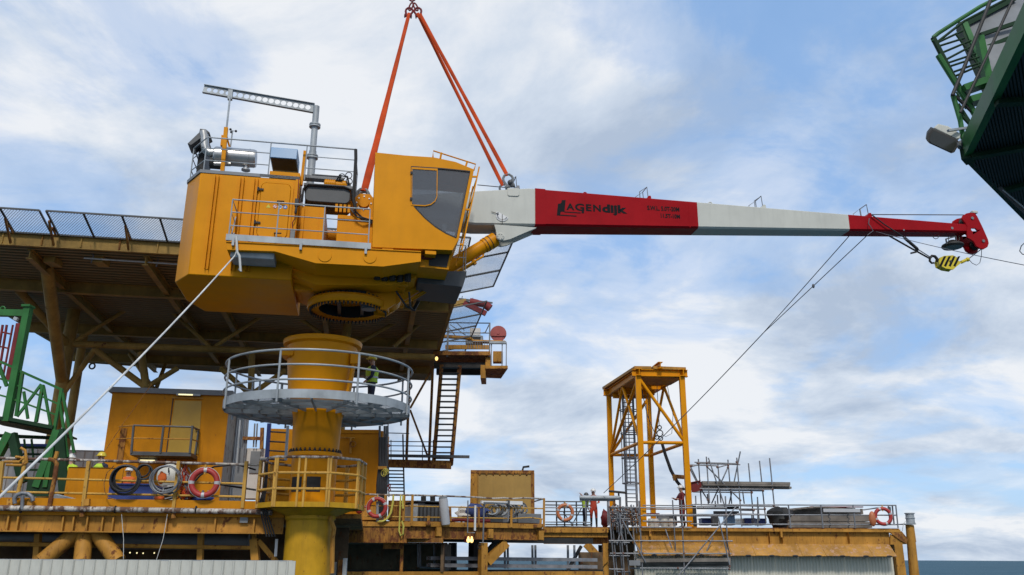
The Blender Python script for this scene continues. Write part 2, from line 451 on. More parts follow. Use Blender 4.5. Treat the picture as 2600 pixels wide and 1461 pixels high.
# ------------------------------------------------------------------ sea
SEA_Z = -20.0
def sea_material():
    m, t, b = principled('north_sea_water')
    n1 = noise(t, 0.012, 8, 0.7, stretch=(0.35, 1, 1)); n2 = noise(t, 0.22, 8, 0.65, stretch=(0.6, 1.4, 1))
    base = mixc(t, ramp(t, n1, [(0.35, (0,) * 3), (0.65, (1,) * 3)]).outputs[0], (0.016, 0.058, 0.085), (0.036, 0.10, 0.14))
    cap = ramp(t, n2, [(0.64, (0,) * 3), (0.70, (1,) * 3)]).outputs[0]
    t.links.new(mixc(t, cap, base, (0.5, 0.55, 0.58)), b.inputs['Base Color'])
    b.inputs['Roughness'].default_value = 0.55; b.inputs['IOR'].default_value = 1.33; b.inputs['Specular IOR Level'].default_value = 0.18
    bp = t.nodes.new('ShaderNodeBump'); bp.inputs['Strength'].default_value = 0.9; bp.inputs['Distance'].default_value = 1.6
    t.links.new(noise(t, 0.16, 9, 0.6), bp.inputs['Height']); t.links.new(bp.outputs[0], b.inputs['Normal'])
    return m
structure('sea', MB().lathe((0, 0, SEA_Z), [(0.0, 0), (60, 0), (400, 0), (3000, 0), (12000, 0), (45000, 0)], 48, caps=False), sea_material())
# ================================================================== the crane that hangs above its pedestal
HEAD = R(10)
CU_, CV_ = Vector((math.cos(HEAD), math.sin(HEAD), 0)), Vector((-math.sin(HEAD), math.cos(HEAD), 0))
CC = onY((885, 779), 22.8); CC.z = 0
def K(p, v):
    q = onpl(p, CC + CV_ * v, CV_) - CC
    return Vector((q.dot(CU_), v, q.z))
def KZ(p, z):
    q = onz(p, z) - CC
    return Vector((q.dot(CU_), q.dot(CV_), z))
def KW(l): return CC + CU_ * l[0] + CV_ * l[1] + Vector((0, 0, l[2]))
crane = thing('crane', 'big orange pedestal crane hanging from slings with a red and white boom', 'crane', CC, HEAD)
def cp(name, mb, mat, parent=None, **k): return part(name, mb, M[mat] if isinstance(mat, str) else mat, parent or crane, local=True, **k)

# --- machinery house
ZB, ZT = 6.80, 9.62
foot = [(-1.46, -1.5), (-4.0, -1.5), (-4.46, -0.72), (-4.46, 0.95), (-4.14, 2.0), (-1.46, 2.0)]
house = cp('machinery_house', MB().prism([(x, y, ZB) for x, y in foot], (0, 0, ZT - ZB)), 'crane', bevel=0.025)
for u in (-3.62, -2.98, -2.62):
    for du_ in (0, .085): cp('wall_rib', MB().box((u + du_, -1.60, ZB + 0.16), (u + du_ + .014, -1.49, ZT - 0.07)), 'crane', house)
    cp('wall_rib', MB().box((u + .014, -1.515, ZB + 0.16), (u + .085, -1.49, ZT - 0.07)), 'crane', house)
for v in (-0.3, 0.5):
    cp('wall_rib', MB().box((-4.52, v, ZB + 0.16), (-4.455, v + 0.08, ZT - 0.07)), 'crane', house)
cp('corner_strip', MB().box((-1.56, -1.53, ZB + 0.3), (-1.455, -1.49, ZT)), 'crane', house)
d0, d1 = (-2.44, 7.9), (-1.66, 9.46)
def rrect(u0, z0, u1, z1, r, v, n=4, corners=(1, 1, 1, 1)):
    out = []
    for (cx, cz, a), k in zip(((u1 - r, z1 - r, 0), (u0 + r, z1 - r, 90), (u0 + r, z0 + r, 180), (u1 - r, z0 + r, 270)), corners):
        if k:
            out += [(cx + r * math.cos(R(a + 90 * i / n)), v, cz + r * math.sin(R(a + 90 * i / n))) for i in range(n + 1)]
        else:
            out.append((cx + (r if a in (0, 270) else -r), v, cz + (r if a in (0, 90) else -r)))
    return out
cp('door_frame', MB().prism(rrect(d0[0] - 0.06, d0[1] - 0.06, d1[0] + 0.06, d1[1] + 0.06, 0.16, -1.535), (0, 0.04, 0), [rrect(d0[0], d0[1], d1[0], d1[1], 0.14, -1.535)]), 'crane', house)
door = cp('door', MB().prism(rrect(d0[0] + 0.012, d0[1] + 0.012, d1[0] - 0.012, d1[1] - 0.012, 0.13, -1.55), (0, 0.045, 0)), 'crane', house, bevel=0.012)
for z in (8.02, 8.92): 
    cp('door_handle', MB().tube([(-1.98, -1.57, z), (-1.98, -1.62, z), (-1.80, -1.63, z)], 0.018, 6), 'dark', house)
for z in (8.3, 9.24):
    cp('hinge', MB().tube([(-2.50, -1.58, z - 0.05), (-2.50, -1.58, z + 0.05)], 0.03, 8).beam((-2.5, -1.57, z), (-2.36, -1.57, z), 0.03, 0.05), 'dark', house)
for i, (mt, u) in enumerate((('blockyel', -2.20), ('sticker_w', -2.03), ('sticker_w', -1.90), ('sticker_b', -1.77))):
    z = 8.79 - 0.0 * i
    if i == 0: cp('warning_sticker', MB().prism([(u - .06, -1.556, z - .05), (u + .06, -1.556, z - .05), (u, -1.556, z + .055)], (0, 0.004, 0)), mt, house)
    else:
        cp('warning_sticker', MB().lathe((u, -1.556, z), [(0.055, 0), (0.055, 0.005)], 14, (0, 1, 0)), mt, house)
        if i == 1: cp('sticker_mark', MB().prism([(u - .035, -1.559, z - .03), (u - .02, -1.559, z - .04), (u + .035, -1.559, z + .03), (u + .02, -1.559, z + .04)], (0, 0.002, 0)).torus((u, -1.558, z), (0, 1, 0), 0.046, 0.006, 14, 4), 'sticker_r', house)
        if i == 2: cp('sticker_mark', MB().box((u - .04, -1.559, z - .025), (u + .04, -1.557, z + .02)), 'sticker_b', house)
        if i == 3: cp('sticker_mark', MB().box((u - .03, -1.559, z - .02), (u + .03, -1.557, z + .0)).box((u - .012, -1.5595, z + .005), (u + .012, -1.5575, z + .03)), 'sticker_w', house)
# coaming along the roof and the roof equipment
cp('roof_coaming', MB().prism([(x * 1.006, y * 1.01, ZT) for x, y in foot[:-1]] + [(-2.5, 2.0, ZT), (-2.5, -1.515, ZT)], (0, 0, 0.09)), 'midgrey', house)
mc_ = K(z2(410, 466), -0.75); mu0, mu1 = K(z2(290, 455), -0.75).x, K(z2(538, 475), -0.75).x
muf = cp('muffler', MB().lathe((mu0, -0.75, mc_.z), [(0.0, 0), (0.22, 0.0), (0.255, 0.04), (0.255, mu1 - mu0 - .06), (0.235, mu1 - mu0), (0.0, mu1 - mu0 + .02)], 24, (1, 0, 0)), 'steel')
for t in (0.3, 0.85): cp('muffler_strap', MB().torus((mu0 + (mu1 - mu0) * t, -0.75, mc_.z), (1, 0, 0), 0.258, 0.012, 24, 6), 'steel', muf)
fp_ = K(z2(478, 530), -0.75)
cp('muffler_foot', MB().lathe((fp_.x, -0.75, fp_.z - .1), [(0.07, 0.0), (0.12, 0.02), (0.12, 0.06), (0.07, 0.08), (0.07, 0.2)], 14), 'steel', muf)
cp('exhaust_elbow', MB().tube([K(z2(*p), -0.75) for p in ((300, 440), (262, 442), (240, 425), (232, 395), (232, 350), (225, 315))], 0.115, 14), 'steel', muf)
cp('second_pipe', MB().tube([K(z2(288, 505), -0.85), K(z2(388, 508), -0.85)], 0.06, 12), 'steel', muf)
e0, e1 = K(z2(180, 560), -0.4), K(z2(252, 345), -0.4)
cp('engine_pack', MB().box((e0.x, -0.4, 9.7), (e1.x, 0.5, e1.z)), 'dark', bevel=0.03)
cp('engine_drum', MB().lathe(K(z2(265, 500), -0.7), [(0, 0), (.16, 0), (.16, .35), (0, .35)], 16, (1, 0, 0)), 'dark')
cp('exhaust_cowl', MB().prism([K(z2(*p), -0.8) for p in ((130, 385), (152, 395), (240, 330), (262, 318), (240, 300), (205, 296), (200, 318))], (0, 0.6, 0)), 'darkgrey', bevel=0.01)
mt0, mt1 = K(z2(342, 530), -1.2), K(z2(360, 292), -1.2)
mast = cp('mast_post', MB().beam(Vector((mt0.x, -1.2, 9.6)), mt1, .10, .10, (0, 1, 0)), 'crane')
cp('mast_block', MB().box(K(z2(325, 395), -1.15), K(z2(348, 345), -1.05)), 'crane', mast)
cp('mast_brace', MB().beam(K(z2(362, 340), -1.1), K(z2(380, 405), -1.0), .05, .06, (0, 1, 0)), 'crane', mast)
ag = K(z2(398, 310), -1.0)
anem = cp('wind_gauge', MB().tube([K(z2(386, 405), -1.0), ag], 0.02, 6), 'galv')
for a in (0, 120, 240):
    cp('wind_cup', MB().sphere((ag.x + 0.09 * math.cos(R(a)), -1.0 + 0.09 * math.sin(R(a)), ag.z), 0.035, 8, 5).tube([tuple(ag), (ag.x + 0.09 * math.cos(R(a)), -1.0 + 0.09 * math.sin(R(a)), ag.z)], 0.008, 5), 'dark', anem)
# perforated arm on its steel column
EU = K(z2(878, 380), -0.35).x
colm = cp('exhaust_column', MB().lathe((EU, -0.35, 9.3), [(0.105, 0), (0.105, 1.75), (0.09, 1.76), (0.09, K(z2(888, 165), -0.35).z - 9.3), (0.0, K(z2(888, 160), -0.35).z - 9.28)], 18), 'galv')
for z in (K(z2(870, 465), -0.35).z, K(z2(880, 280), -0.35).z):
    cp('flange', MB().lathe((EU, -0.35, z), [(0.16, -0.05), (0.16, -0.01), (0.13, -0.01), (0.13, 0.01), (0.16, 0.01), (0.16, 0.05)], 18), 'galv', colm)
pa, pb = K(z2(880, 176), -0.35), K(z2(225, 60), -0.35)
du = (pb - pa); ln = du.length; du.normalize(); dz = Vector((0, 1, 0)).cross(du) * -1
if dz.z < 0: dz = -dz
hh = 0.135
outer = [pa - dz * hh, pa + dz * hh, pb + dz * hh * 0.85, pb - dz * hh * 0.85]
holes = []
for i in range(17):
    c = pa + du * (0.17 + i * (ln - 0.26) / 16.4); rr = 0.078 if i < 13 else 0.066
    holes.append([c + du * rr * math.cos(R(a)) + dz * rr * math.sin(R(a)) for a in range(0, 360, 30)])
arm = cp('perforated_arm', MB().prism(outer, (0, 0.012, 0), holes), 'galv', colm)
cp('arm_flange', MB().beam((pa + pb) / 2 + dz * hh * 0.96, (pa + pb) / 2 + dz * hh * 0.96 + du * 0.01, 0.10, 0.012).beam(pa + dz * (hh + .008), pb + dz * (hh * .85 + .008), 0.1, 0.014).beam(pa - dz * (hh + .008), pb - dz * (hh * .85 + .008), 0.1, 0.014), 'galv', colm)
ac = K(z2(385, 95), -0.36)
cp('arm_clamp', MB().box(ac - Vector((0.06, 0.05, 0.16)), ac + Vector((0.06, 0.07, 0.14))), 'galv', colm)
cp('arm_stay', MB().tube([ac, K(z2(362, 300), -1.1)], 0.026, 8), 'galv', colm)
# blue-grey intake hood
hz = [(-2.17, 9.86), (-1.43, 9.82), (-1.41, 10.34), (-2.18, 10.40)]
cp('hood_base', MB().box((-2.26, -1.48, 9.62), (-1.47, -0.55, 9.83)), 'crane')
hx0, hx1 = K(z2(622, 440), -1.6).x, K(z2(782, 440), -1.6).x
ht_, hf_, hr_ = K(z2(700, 405), -1.6).z, K(z2(700, 472), -1.6).z, K(z2(700, 545), -0.85).z
hood = cp('intake_hood', MB().prism([(hx0, -1.6, hf_), (hx0, -1.57, ht_ - .02), (hx0, -1.5, ht_), (hx0, -0.7, ht_), (hx0, -0.7, hr_), (hx0, -0.85, hr_)], (hx1 - hx0, 0, 0)), 'bluegrey', bevel=0.015)
cp('hood_mouth', MB().prism([(hx0 + .03, -1.585, hf_ - .004), (hx0 + .03, -0.86, hr_ - .004), (hx1 - .03, -0.86, hr_ - .004), (hx1 - .03, -1.585, hf_ - .004)], (0, -0.006, -0.008)), 'dark', hood)
cp('upright_channel', MB().beam((-1.44, -1.2, 9.6), (-1.42, -1.2, 10.62), 0.07, 0.1), 'crane')
# roof railing: long near side then the raised tail side
def crail(name, pts, h, heights, sp, rr=0.02, mat='galv'):
    r = cp(name, MB().tube([Vector(p) + Vector((0, 0, h)) for p in pts], rr, 8), mat)
    for hz_ in heights: cp('mid_rail', MB().tube([Vector(p) + Vector((0, 0, hz_)) for p in pts], rr * 0.72, 6), mat, r)
    pm = seg_mesh(rr * 0.85, 6, M[mat], 'rail_post')
    pts = [Vector(p) for p in pts]
    for i in range(len(pts) - 1):
        a, b = pts[i], pts[i + 1]; n = max(1, round((b - a).length / sp))
        for k in range(n + (1 if i == len(pts) - 2 else 0)):
            p = lerp(a, b, k / n); rep('rail_post', pm, r, seg_matrix(p, p + Vector((0, 0, h))), local=True)
    return r
crail('roof_railing', [(-2.3, -1.45, 9.66), (-3.95, -1.45, 9.66), (-4.42, -0.7, 9.66), (-4.42, 0.95, 9.66), (-4.1, 1.9, 9.66)], 1.02, (0.35, 0.7), 1.5)
cp('roof_railing_link', MB().tube([(-2.3, -1.45, 10.68), (-0.05, -1.45, 10.68)], 0.023, 8), 'galv')
crail('roof_railing', [(-1.35, -1.45, 9.66), (-0.05, -1.45, 9.66), (0.0, 0.2, 9.66)], 1.02, (0.35, 0.7), 1.15)
cp('railing_stanchion', MB().tube([(-0.05, -1.45, 10.68), (-0.03, -1.46, 10.4), (-0.02, -1.46, 9.2), (0.05, -1.46, 8.95)], 0.045, 8), 'dark')
# --- slewing frame, tank and motor between house and cab
frame = cp('slewing_frame', MB().box((-1.46, -1.1, 6.95), (-0.75, 1.1, 9.05)).box((-0.42, -1.15, 6.95), (1.55, -1.0, 8.85)).box((-0.42, 1.0, 6.95), (1.55, 1.15, 8.85)).box((-0.75, -0.9, 6.95), (1.5, 0.9, 7.6)), 'crane', bevel=0.02)
cp('rear_plate', MB().box((-0.75, 0.5, 7.0), (-0.42, 0.55, 9.0)), 'crane', frame)
cp('frame_rib', MB().box((-0.88, -1.16, 7.4), (-0.78, -1.1, 9.0)).box((-1.38, -1.16, 7.4), (-1.30, -1.1, 9.0)).box((-0.42, -1.2, 8.72), (0.5, -1.152, 8.78)), 'crane', frame)
cp('pivot_bracket', MB().prism([(-0.05, -0.66, 8.7), (0.62, -0.66, 8.7), (0.62, -0.66, 9.45), (0.42, -0.66, 9.72), (0.12, -0.66, 9.72), (-0.15, -0.66, 9.42)], (0, 0.09, 0)), 'crane', frame)
cp('pivot_bracket', MB().prism([(-0.05, 0.57, 8.7), (0.62, 0.57, 8.7), (0.62, 0.57, 9.45), (0.42, 0.57, 9.72), (0.12, 0.57, 9.72), (-0.15, 0.57, 9.42)], (0, 0.09, 0)), 'crane', frame)
cp('pivot_pin', MB().lathe((0.25, -0.72, 9.44), [(0.14, 0), (0.14, 1.44)], 20, (0, 1, 0)), 'crane', frame)
for a in range(0, 360, 45): cp('pivot_bolt', MB().lathe((0.25 + 0.2 * math.cos(R(a)), -0.68, 9.44 + 0.2 * math.sin(R(a))), [(0.022, 0), (0.022, 0.03)], 8, (0, 1, 0)), 'steel', frame)
tank = cp('hydraulic_tank', MB().prism(rrect(-1.33, 9.16, -0.12, 9.60, 0.14, -1.2), (0, 0.9, 0)), 'darkgrey', bevel=0.02)
cp('tank_lid', MB().prism(rrect(-1.38, 9.60, -0.06, 9.67, 0.02, -1.24), (0, 0.98, 0)), 'midgrey', tank)
cp('tank_edge_hose', MB().tube([(-1.38, -1.26, 9.1), (-1.37, -1.26, 9.48), (-1.26, -1.26, 9.62), (-0.3, -1.26, 9.63), (-0.08, -1.26, 9.55), (-0.03, -1.26, 9.2), (0.05, -1.2, 8.95), (0.3, -1.15, 8.75), (0.5, -1.1, 8.7)], 0.028, 8), 'black', tank)
cp('pipe_tray', MB().box((-1.46, -1.0, 9.93), (-0.33, -0.75, 10.02)).box((-1.2, -1.02, 10.03), (-0.4, -0.74, 10.05)), 'midgrey')
mot = cp('winch_motor', MB().lathe((-0.86, -0.95, 9.80), [(0.06, 0), (0.13, 0.02), (0.13, 0.3), (0.1, 0.32), (0.1, 0.5), (0.14, 0.5), (0.14, 0.62), (0.05, 0.66)], 14, (1, 0, 0)), 'crane')
for k in range(5): cp('motor_fin', MB().lathe((-0.80 + k * 0.055, -0.95, 9.80), [(0.15, 0), (0.15, 0.02)], 14, (1, 0, 0)), 'crane', mot)
cp('motor_valve', MB().box((-0.28, -1.05, 9.68), (-0.13, -0.9, 9.86)), 'midgrey', mot, bevel=0.01)
for i in range(5):
    r0 = rnd.uniform(0, 0.1)
    cp('hydraulic_hose', MB().tube([(-0.55 + i * .06, -1.0, 9.85), (-0.45 + i * .05, -1.1, 10.0 + r0), (-0.25 + i * .02, -1.12, 10.02 - r0), (-0.18, -1.1, 9.8)] if i < 2 else
       [(-0.12 + .02 * i, -1.2, 9.0), (0.0 + .03 * i, -1.3, 8.86 - .03 * i), (0.25, -1.25 - .02 * i, 8.62 + .03 * i), (0.55, -1.2, 8.55 + .04 * i)], 0.022, 6), 'black')
for a, b in ((-0.48, 9.94), (-0.3, 10.0), (-0.28, 9.82)):
    cp('hose_loop', MB().torus((a + .1, -1.1, b + .05), (0, 1, 0.2), 0.085, 0.013, 16, 6), 'black')
for i in range(4): cp('valve_bank', MB().box((-0.50 + .11 * i, -1.19, 8.92), (-0.43 + .11 * i, -1.12, 9.14)), 'crane')
lev = cp('control_pendant', MB().box((-1.53, -1.66, 8.80), (-1.43, -1.58, 9.02)).tube([(-1.48, -1.62, 8.8), (-1.49, -1.62, 8.6)], 0.035, 8), 'black', bevel=0.01)
cp('pendant_lead', MB().tube([(-1.48, -1.62, 9.6), (-1.47, -1.62, 9.0)], 0.012, 6).tube([(-1.49, -1.62, 8.6), (-1.5, -1.6, 8.45), (-1.55, -1.6, 8.35), (-1.53, -1.6, 8.2)], 0.014, 6), 'redrust', lev)
cp('socket_box', MB().box((-1.58, -1.62, 7.86), (-1.46, -1.54, 8.16)), 'midgrey', bevel=0.01)
# --- side beam with the walkway on it
VB = -2.35
bo = [K(z2(*p), VB) for p in ((360, 970), (1515, 1030), (1515, 1085), (1290, 1115), (890, 1095), (650, 1025), (365, 1015))]
sbeam = cp('side_beam', MB().prism(bo, (0, 0.05, 0)), 'crane', bevel=0.006)
cp('beam_flange', MB().beam(bo[0] + Vector((0, .12, .012)), bo[1] + Vector((0, .12, .012)), 0.30, 0.024), 'crane', sbeam)
for x, y in ((945, 1048), (1212, 1057)):
    c = K(z2(x, y), VB - 0.018)
    cp('pin_cover', MB().lathe(c, [(0.168, 0.0), (0.168, 0.02)], 30, (0, 1, 0)), 'crane', sbeam, bevel=0.006)
for i in range(2, 6):
    p_, q_ = bo[i], bo[i + 1]; o_ = Vector((0, .052, 0)); r_ = Vector((0, 1.0, 0))
    cp('beam_soffit', MB().prism([p_ + o_, q_ + o_, q_ + r_, p_ + r_], (0, 0, .03)), 'crane', sbeam)
cp('walkway_floor', MB().box((-2.98, -2.28, 7.36), (1.75, -1.52, 7.42)), 'galv')
cp('walkway_soffit', MB().box((-2.92, -2.2, 7.10), (-1.86, -1.56, 7.30)), 'galv', bevel=0.02)
toe = K(z2(362, 955), VB), K(z2(1218, 985), VB)
cp('toe_board', MB().prism([(toe[0].x, -2.40, 7.47), (toe[1].x, -2.40, 7.47), (toe[1].x, -2.40, 7.63), (toe[0].x, -2.40, 7.63)], (0, 0.012, 0)).box((toe[0].x - .012, -2.40, 7.47), (toe[0].x, -1.52, 7.63)), 'galv')
for u in (-2.85, -1.22, 0.39): cp('rail_socket', MB().box((u - 0.03, -2.43, 7.33), (u + 0.03, -2.35, 7.52)), 'galv')
crail('walkway_railing', [(-2.98, -1.5, 7.45), (-2.98, -2.36, 7.45), (0.44, -2.36, 7.45)], 1.12, (0.42, 0.78), 1.12, rr=0.02)
cp('railing_brace', MB().tube([(-2.98, -1.6, 8.4), (-2.95, -2.3, 7.5)], 0.016, 6).tube([(-2.98, -1.6, 7.95), (-2.97, -2.15, 7.5)], 0.016, 6), 'galv')
# --- under body, neck and slewing ring
bl_ = [K(z2(*p), -1.3) for p in ((690, 1140), (890, 1222), (1340, 1225), (1490, 1178), (1495, 1060), (690, 1050))]
belly = cp('under_frame', MB().prism(bl_, (0, 2.5, 0)), 'crane', bevel=0.015)
for k in range(5): cp('drive_motor', MB().lathe((0.72 + 0.2 * k, -1.42 + 0.05 * (k % 2), 6.98), [(0.08, 0), (0.09, 0.03), (0.09, 0.26), (0.06, 0.3)], 12), 'dark')
cp('lug', MB().prism([K(z2(742, 1178), -0.75), K(z2(800, 1183), -0.75), K(z2(900, 1205), -0.75), K(z2(915, 1245), -0.75), K(z2(865, 1255), -0.75), K(z2(765, 1248), -0.75)], (0, 0.25, 0)), 'crane', bevel=0.01)
cp('lug_pin', MB().lathe(K(z2(873, 1238), -0.78), [(0.045, 0), (0.045, 0.1)], 12, (0, 1, 0)), 'steel')
RG = 6.47
neck = cp('neck', MB().lathe((0, 0, RG), [(0.86, 0.2), (0.86, 0.6)], 40, caps=False), 'crane')
cp('neck_opening', MB().lathe((0, 0, RG), [(0.862, 0.27), (0.868, 0.275), (0.868, 0.52), (0.862, 0.525)], 18, caps=False, a0=55, a1=122), 'dark', neck)
ring = cp('slewing_ring', MB().lathe((0, 0, RG), [(0.93, 0.0), (1.10, 0.0), (1.12, 0.03), (1.12, 0.18), (1.06, 0.24), (0.86, 0.26), (0.84, 0.4), (0.80, 0.4), (0.80, 0.03), (0.93, 0.0)], 56, caps=False), 'crane')
cp('ring_bore', MB().lathe((0, 0, RG + .05), [(0.995, -0.055), (0.995, -0.045), (0.80, -0.02), (0.78, 0.36), (0.0, 0.38)], 48, caps=False), 'dark', ring)
bm_ = MB().lathe((0, 0, 0), [(0.016, 0), (0.016, 0.05), (0.026, 0.05), (0.026, 0.09)], 8).mesh('ring_bolt', M['dark'])
for k in range(60):
    a = 2 * math.pi * k / 60
    rep('ring_bolt', bm_, ring, Matrix.Translation((1.03 * math.cos(a), 1.03 * math.sin(a), RG - .09)), local=True)
bt = MB().lathe((0, 0, 0), [(0.026, 0), (0.026, 0.05)], 6).mesh('ring_nut', M['dark'])
for k in range(44):
    a = 2 * math.pi * k / 44
    rep('ring_nut', bt, ring, Matrix.Translation((0.99 * math.cos(a), 0.99 * math.sin(a), RG + .245)), local=True)
for x in (-0.3, 0.33): cp('bore_rib', MB().box((x, -0.78, RG + .09), (x + 0.09, 0.78, RG + .36)), 'darkgrey', ring)
cp('bore_motor', MB().lathe((0.55, -0.2, RG + .02), [(0.2, 0.0), (0.2, 0.3)], 18), 'midgrey', ring)
# --- luffing cylinder
ca, cb = K(z2(1345, 1312), -0.2), K(z3(628, 738), -0.2)
cyl = cp('luffing_cylinder', MB().tube([ca, lerp(ca, cb, 0.05), lerp(ca, cb, 0.051), lerp(ca, cb, 0.86)], 0.195, 22), 'crane')
cp('cylinder_gland', MB().tube([lerp(ca, cb, 0.84), lerp(ca, cb, 0.95)], 0.215, 22), 'crane', cyl)
for t in (0.86, 0.895): cp('gland_ring', MB().tube([lerp(ca, cb, t), lerp(ca, cb, t + 0.006)], 0.222, 22), 'dark', cyl)
cp('cylinder_rod', MB().tube([lerp(ca, cb, 0.94), cb], 0.13, 16), 'steel', cyl)
dn = Vector((0.52, 0, -0.78)).normalized()
cp('oil_pipe', MB().tube([lerp(ca, cb, 0.05) + dn * 0.26 + Vector((0, -.08, 0)), lerp(ca, cb, 0.78) + dn * 0.27 + Vector((0, -.08, 0)), lerp(ca, cb, 0.8) + dn * .2], 0.03, 8).tube([lerp(ca, cb, 0.12) + dn * 0.3, lerp(ca, cb, 0.7) + dn * 0.30], 0.022, 8), 'crane', cyl)
cp('pipe_clamp', MB().beam(lerp(ca, cb, .7) + dn * .2, lerp(ca, cb, .7) + dn * .34, 0.16, 0.08), 'crane', cyl)
cp('cylinder_eye', MB().lathe(ca + Vector((0, -0.28, 0)), [(0.24, 0), (0.24, 0.56)], 24, (0, 1, 0)), 'crane', cyl)
for v in (-0.6, 0.1): cp('cylinder_bracket', MB().prism([(0.6, v, 6.95), (0.72, v, 6.42), (1.02, v, 6.40), (1.28, v, 6.60), (1.25, v, 6.95)], (0, 0.1, 0)), 'crane')
for i, s in enumerate((-1, 1)):
    cp('cylinder_hose', MB().tube([(1.25 + .35 * i, -0.9, 6.85), (1.55 + .1 * i, -0.85, 6.45), (1.78 - .05 * i, -0.6, 6.62 - .2), (1.92 - .05 * i, -0.3, 6.78)], 0.028, 7), 'black')
# --- cab
VC, VC2 = -2.32, -0.85
co = [K(z2(*p), VC) for p in ((1245, 437), (1420, 455), (1590, 466), (1720, 493), (1830, 538), (1823, 575), (1741, 950), (1703, 1018), (1225, 1000))]
win = [K(z2(*p), VC) for p in ((1457, 522), (1640, 533), (1806, 550), (1766, 745), (1724, 944), (1665, 918), (1600, 878), (1540, 828), (1490, 775), (1457, 735))]
def atv(l, v): return [Vector((p.x, v, p.z)) for p in l]
cab = cp('cab', MB().prism(co, (0, 0.05, 0), [win]), 'crane', bevel=0.008)
cp('far_side', MB().prism(atv(co, VC2 - 0.05), (0, 0.05, 0), [atv(win, VC2 - 0.05)]), 'crane', cab)
dv = VC2 - VC - 0.1
def skin(a, b, t=0.05):
    a, b = Vector(a), Vector(b); d = (b - a).normalized(); n = Vector((-d.z, 0, d.x))
    return MB().prism([Vector((p.x, VC + 0.051, p.z)) for p in (a, b, b + n * t, a + n * t)], (0, dv - 0.002, 0))
def ins(i, j):                                     # shell panel kept inside the outline
    c = sum(co, Vector()) / len(co); a, b = co[i], co[j]
    d = (b - a).normalized(); n = Vector((-d.z, 0, d.x))
    return skin(a, b) if (c - a).dot(n) > 0 else skin(b, a)
for i, j, nm in ((0, 1, 'roof_panel'), (1, 2, 'roof_panel'), (2, 3, 'roof_panel'), (3, 4, 'roof_panel'), (7, 8, 'floor_panel'), (8, 0, 'rear_panel'), (6, 7, 'front_panel')):
    cp(nm, ins(i, j), 'crane', cab)
fa, fb = co[5], co[6]
for v in (VC + 0.06, VC2 - 0.14): cp('front_pillar', MB().beam(Vector((fa.x - .04, v + .04, fa.z)), Vector((fb.x - .04, v + .04, fb.z)), 0.08, 0.08, (0, 1, 0)), 'crane', cab)
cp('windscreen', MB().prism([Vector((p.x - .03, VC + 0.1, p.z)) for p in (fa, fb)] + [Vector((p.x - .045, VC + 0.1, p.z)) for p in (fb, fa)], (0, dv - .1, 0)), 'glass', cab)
wsm = [p + (sum(win, Vector()) / len(win) - p) * 0.004 for p in win]
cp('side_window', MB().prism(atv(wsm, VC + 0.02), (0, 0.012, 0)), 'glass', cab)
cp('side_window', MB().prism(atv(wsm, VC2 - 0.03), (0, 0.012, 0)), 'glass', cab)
gasket = MB()
for i in range(len(win)):
    gasket.beam(atv([win[i]], VC - .001)[0], atv([win[(i + 1) % len(win)]], VC - .001)[0], 0.012, 0.03, (0, 0, 1))
cp('window_gasket', gasket, 'dark', cab)
sl = [K(z2(*p), VC - 0.012) for p in ((1457, 524), (1614, 534), (1612, 700), (1600, 728), (1575, 748), (1540, 756), (1455, 752))]
cs = sum(sl, Vector()) / len(sl)
cp('sliding_window_frame', MB().prism(sl, (0, 0.03, 0), [[p + (cs - p) * 0.075 for p in sl]]), 'crane', cab)
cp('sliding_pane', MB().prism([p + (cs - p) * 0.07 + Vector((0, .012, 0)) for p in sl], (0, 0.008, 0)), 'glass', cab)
for x, y in ((1459, 558), (1457, 712)): 
    c = K(z2(x, y), VC - 0.03); cp('window_latch', MB().box(c - Vector((.03, .01, .035)), c + Vector((.03, .03, .035))), 'dark', cab)
seat_c = Vector((1.75, -1.6, 7.75))
cp('operator_seat', MB().box(seat_c + Vector((-.25, -.25, 0.25)), seat_c + Vector((.28, .25, .42))).box(seat_c + Vector((-.32, -.24, .4)), seat_c + Vector((-.18, .24, 1.15))).box(seat_c + Vector((-.1, -.1, 0)), seat_c + Vector((.1, .1, .25))), 'dark', cab, bevel=0.03)
cp('control_console', MB().box(seat_c + Vector((.0, -.42, 0)), seat_c + Vector((.35, -.28, .62))).box(seat_c + Vector((.6, -.3, .1)), seat_c + Vector((.72, .3, .75))).tube([seat_c + Vector((.2, -.35, .6)), seat_c + Vector((.24, -.35, .82))], .02, 6), 'midgrey', cab, bevel=0.01)
cp('cab_skirt', MB().prism([K(z2(*p), VC + 0.35) for p in ((1502, 1010), (1712, 1010), (1678, 1132), (1500, 1115))], (0, 1.0, 0)), 'crane_under', cab)
cp('floor_window', MB().prism([K(z2(*p), VC + 0.33) for p in ((1565, 1030), (1690, 1028), (1668, 1118), (1562, 1108))], (0, 0.02, 0)), 'dark', cab)
g1, g2 = K(z2(1860, 525), VC + 0.02), K(z2(1757, 1018), VC + 0.02)
cp('window_guard', MB().beam(g1, g2, 0.035, 0.07, (0, 1, 0)).beam(g1 + Vector((0, 1.3, 0)), g2 + Vector((0, 1.3, 0)), 0.035, 0.07, (0, 1, 0)), 'crane', cab)
for t in (0.12, 0.34, 0.52, 0.72, 0.93):
    p = lerp(g1, g2, t); cp('guard_bar', MB().tube([p, p + Vector((0, 1.3, 0))], 0.014, 6), 'crane', cab)
    if t in (0.12, 0.52, 0.93): cp('guard_bracket', MB().beam(p, Vector((lerp(fa, fb, t).x, VC + .02, p.z - .01)), 0.03, 0.05), 'crane', cab)
tr = [K(z2(*p), VC + .05) for p in ((1586, 466), (1588, 428), (1840, 508), (1828, 545))]
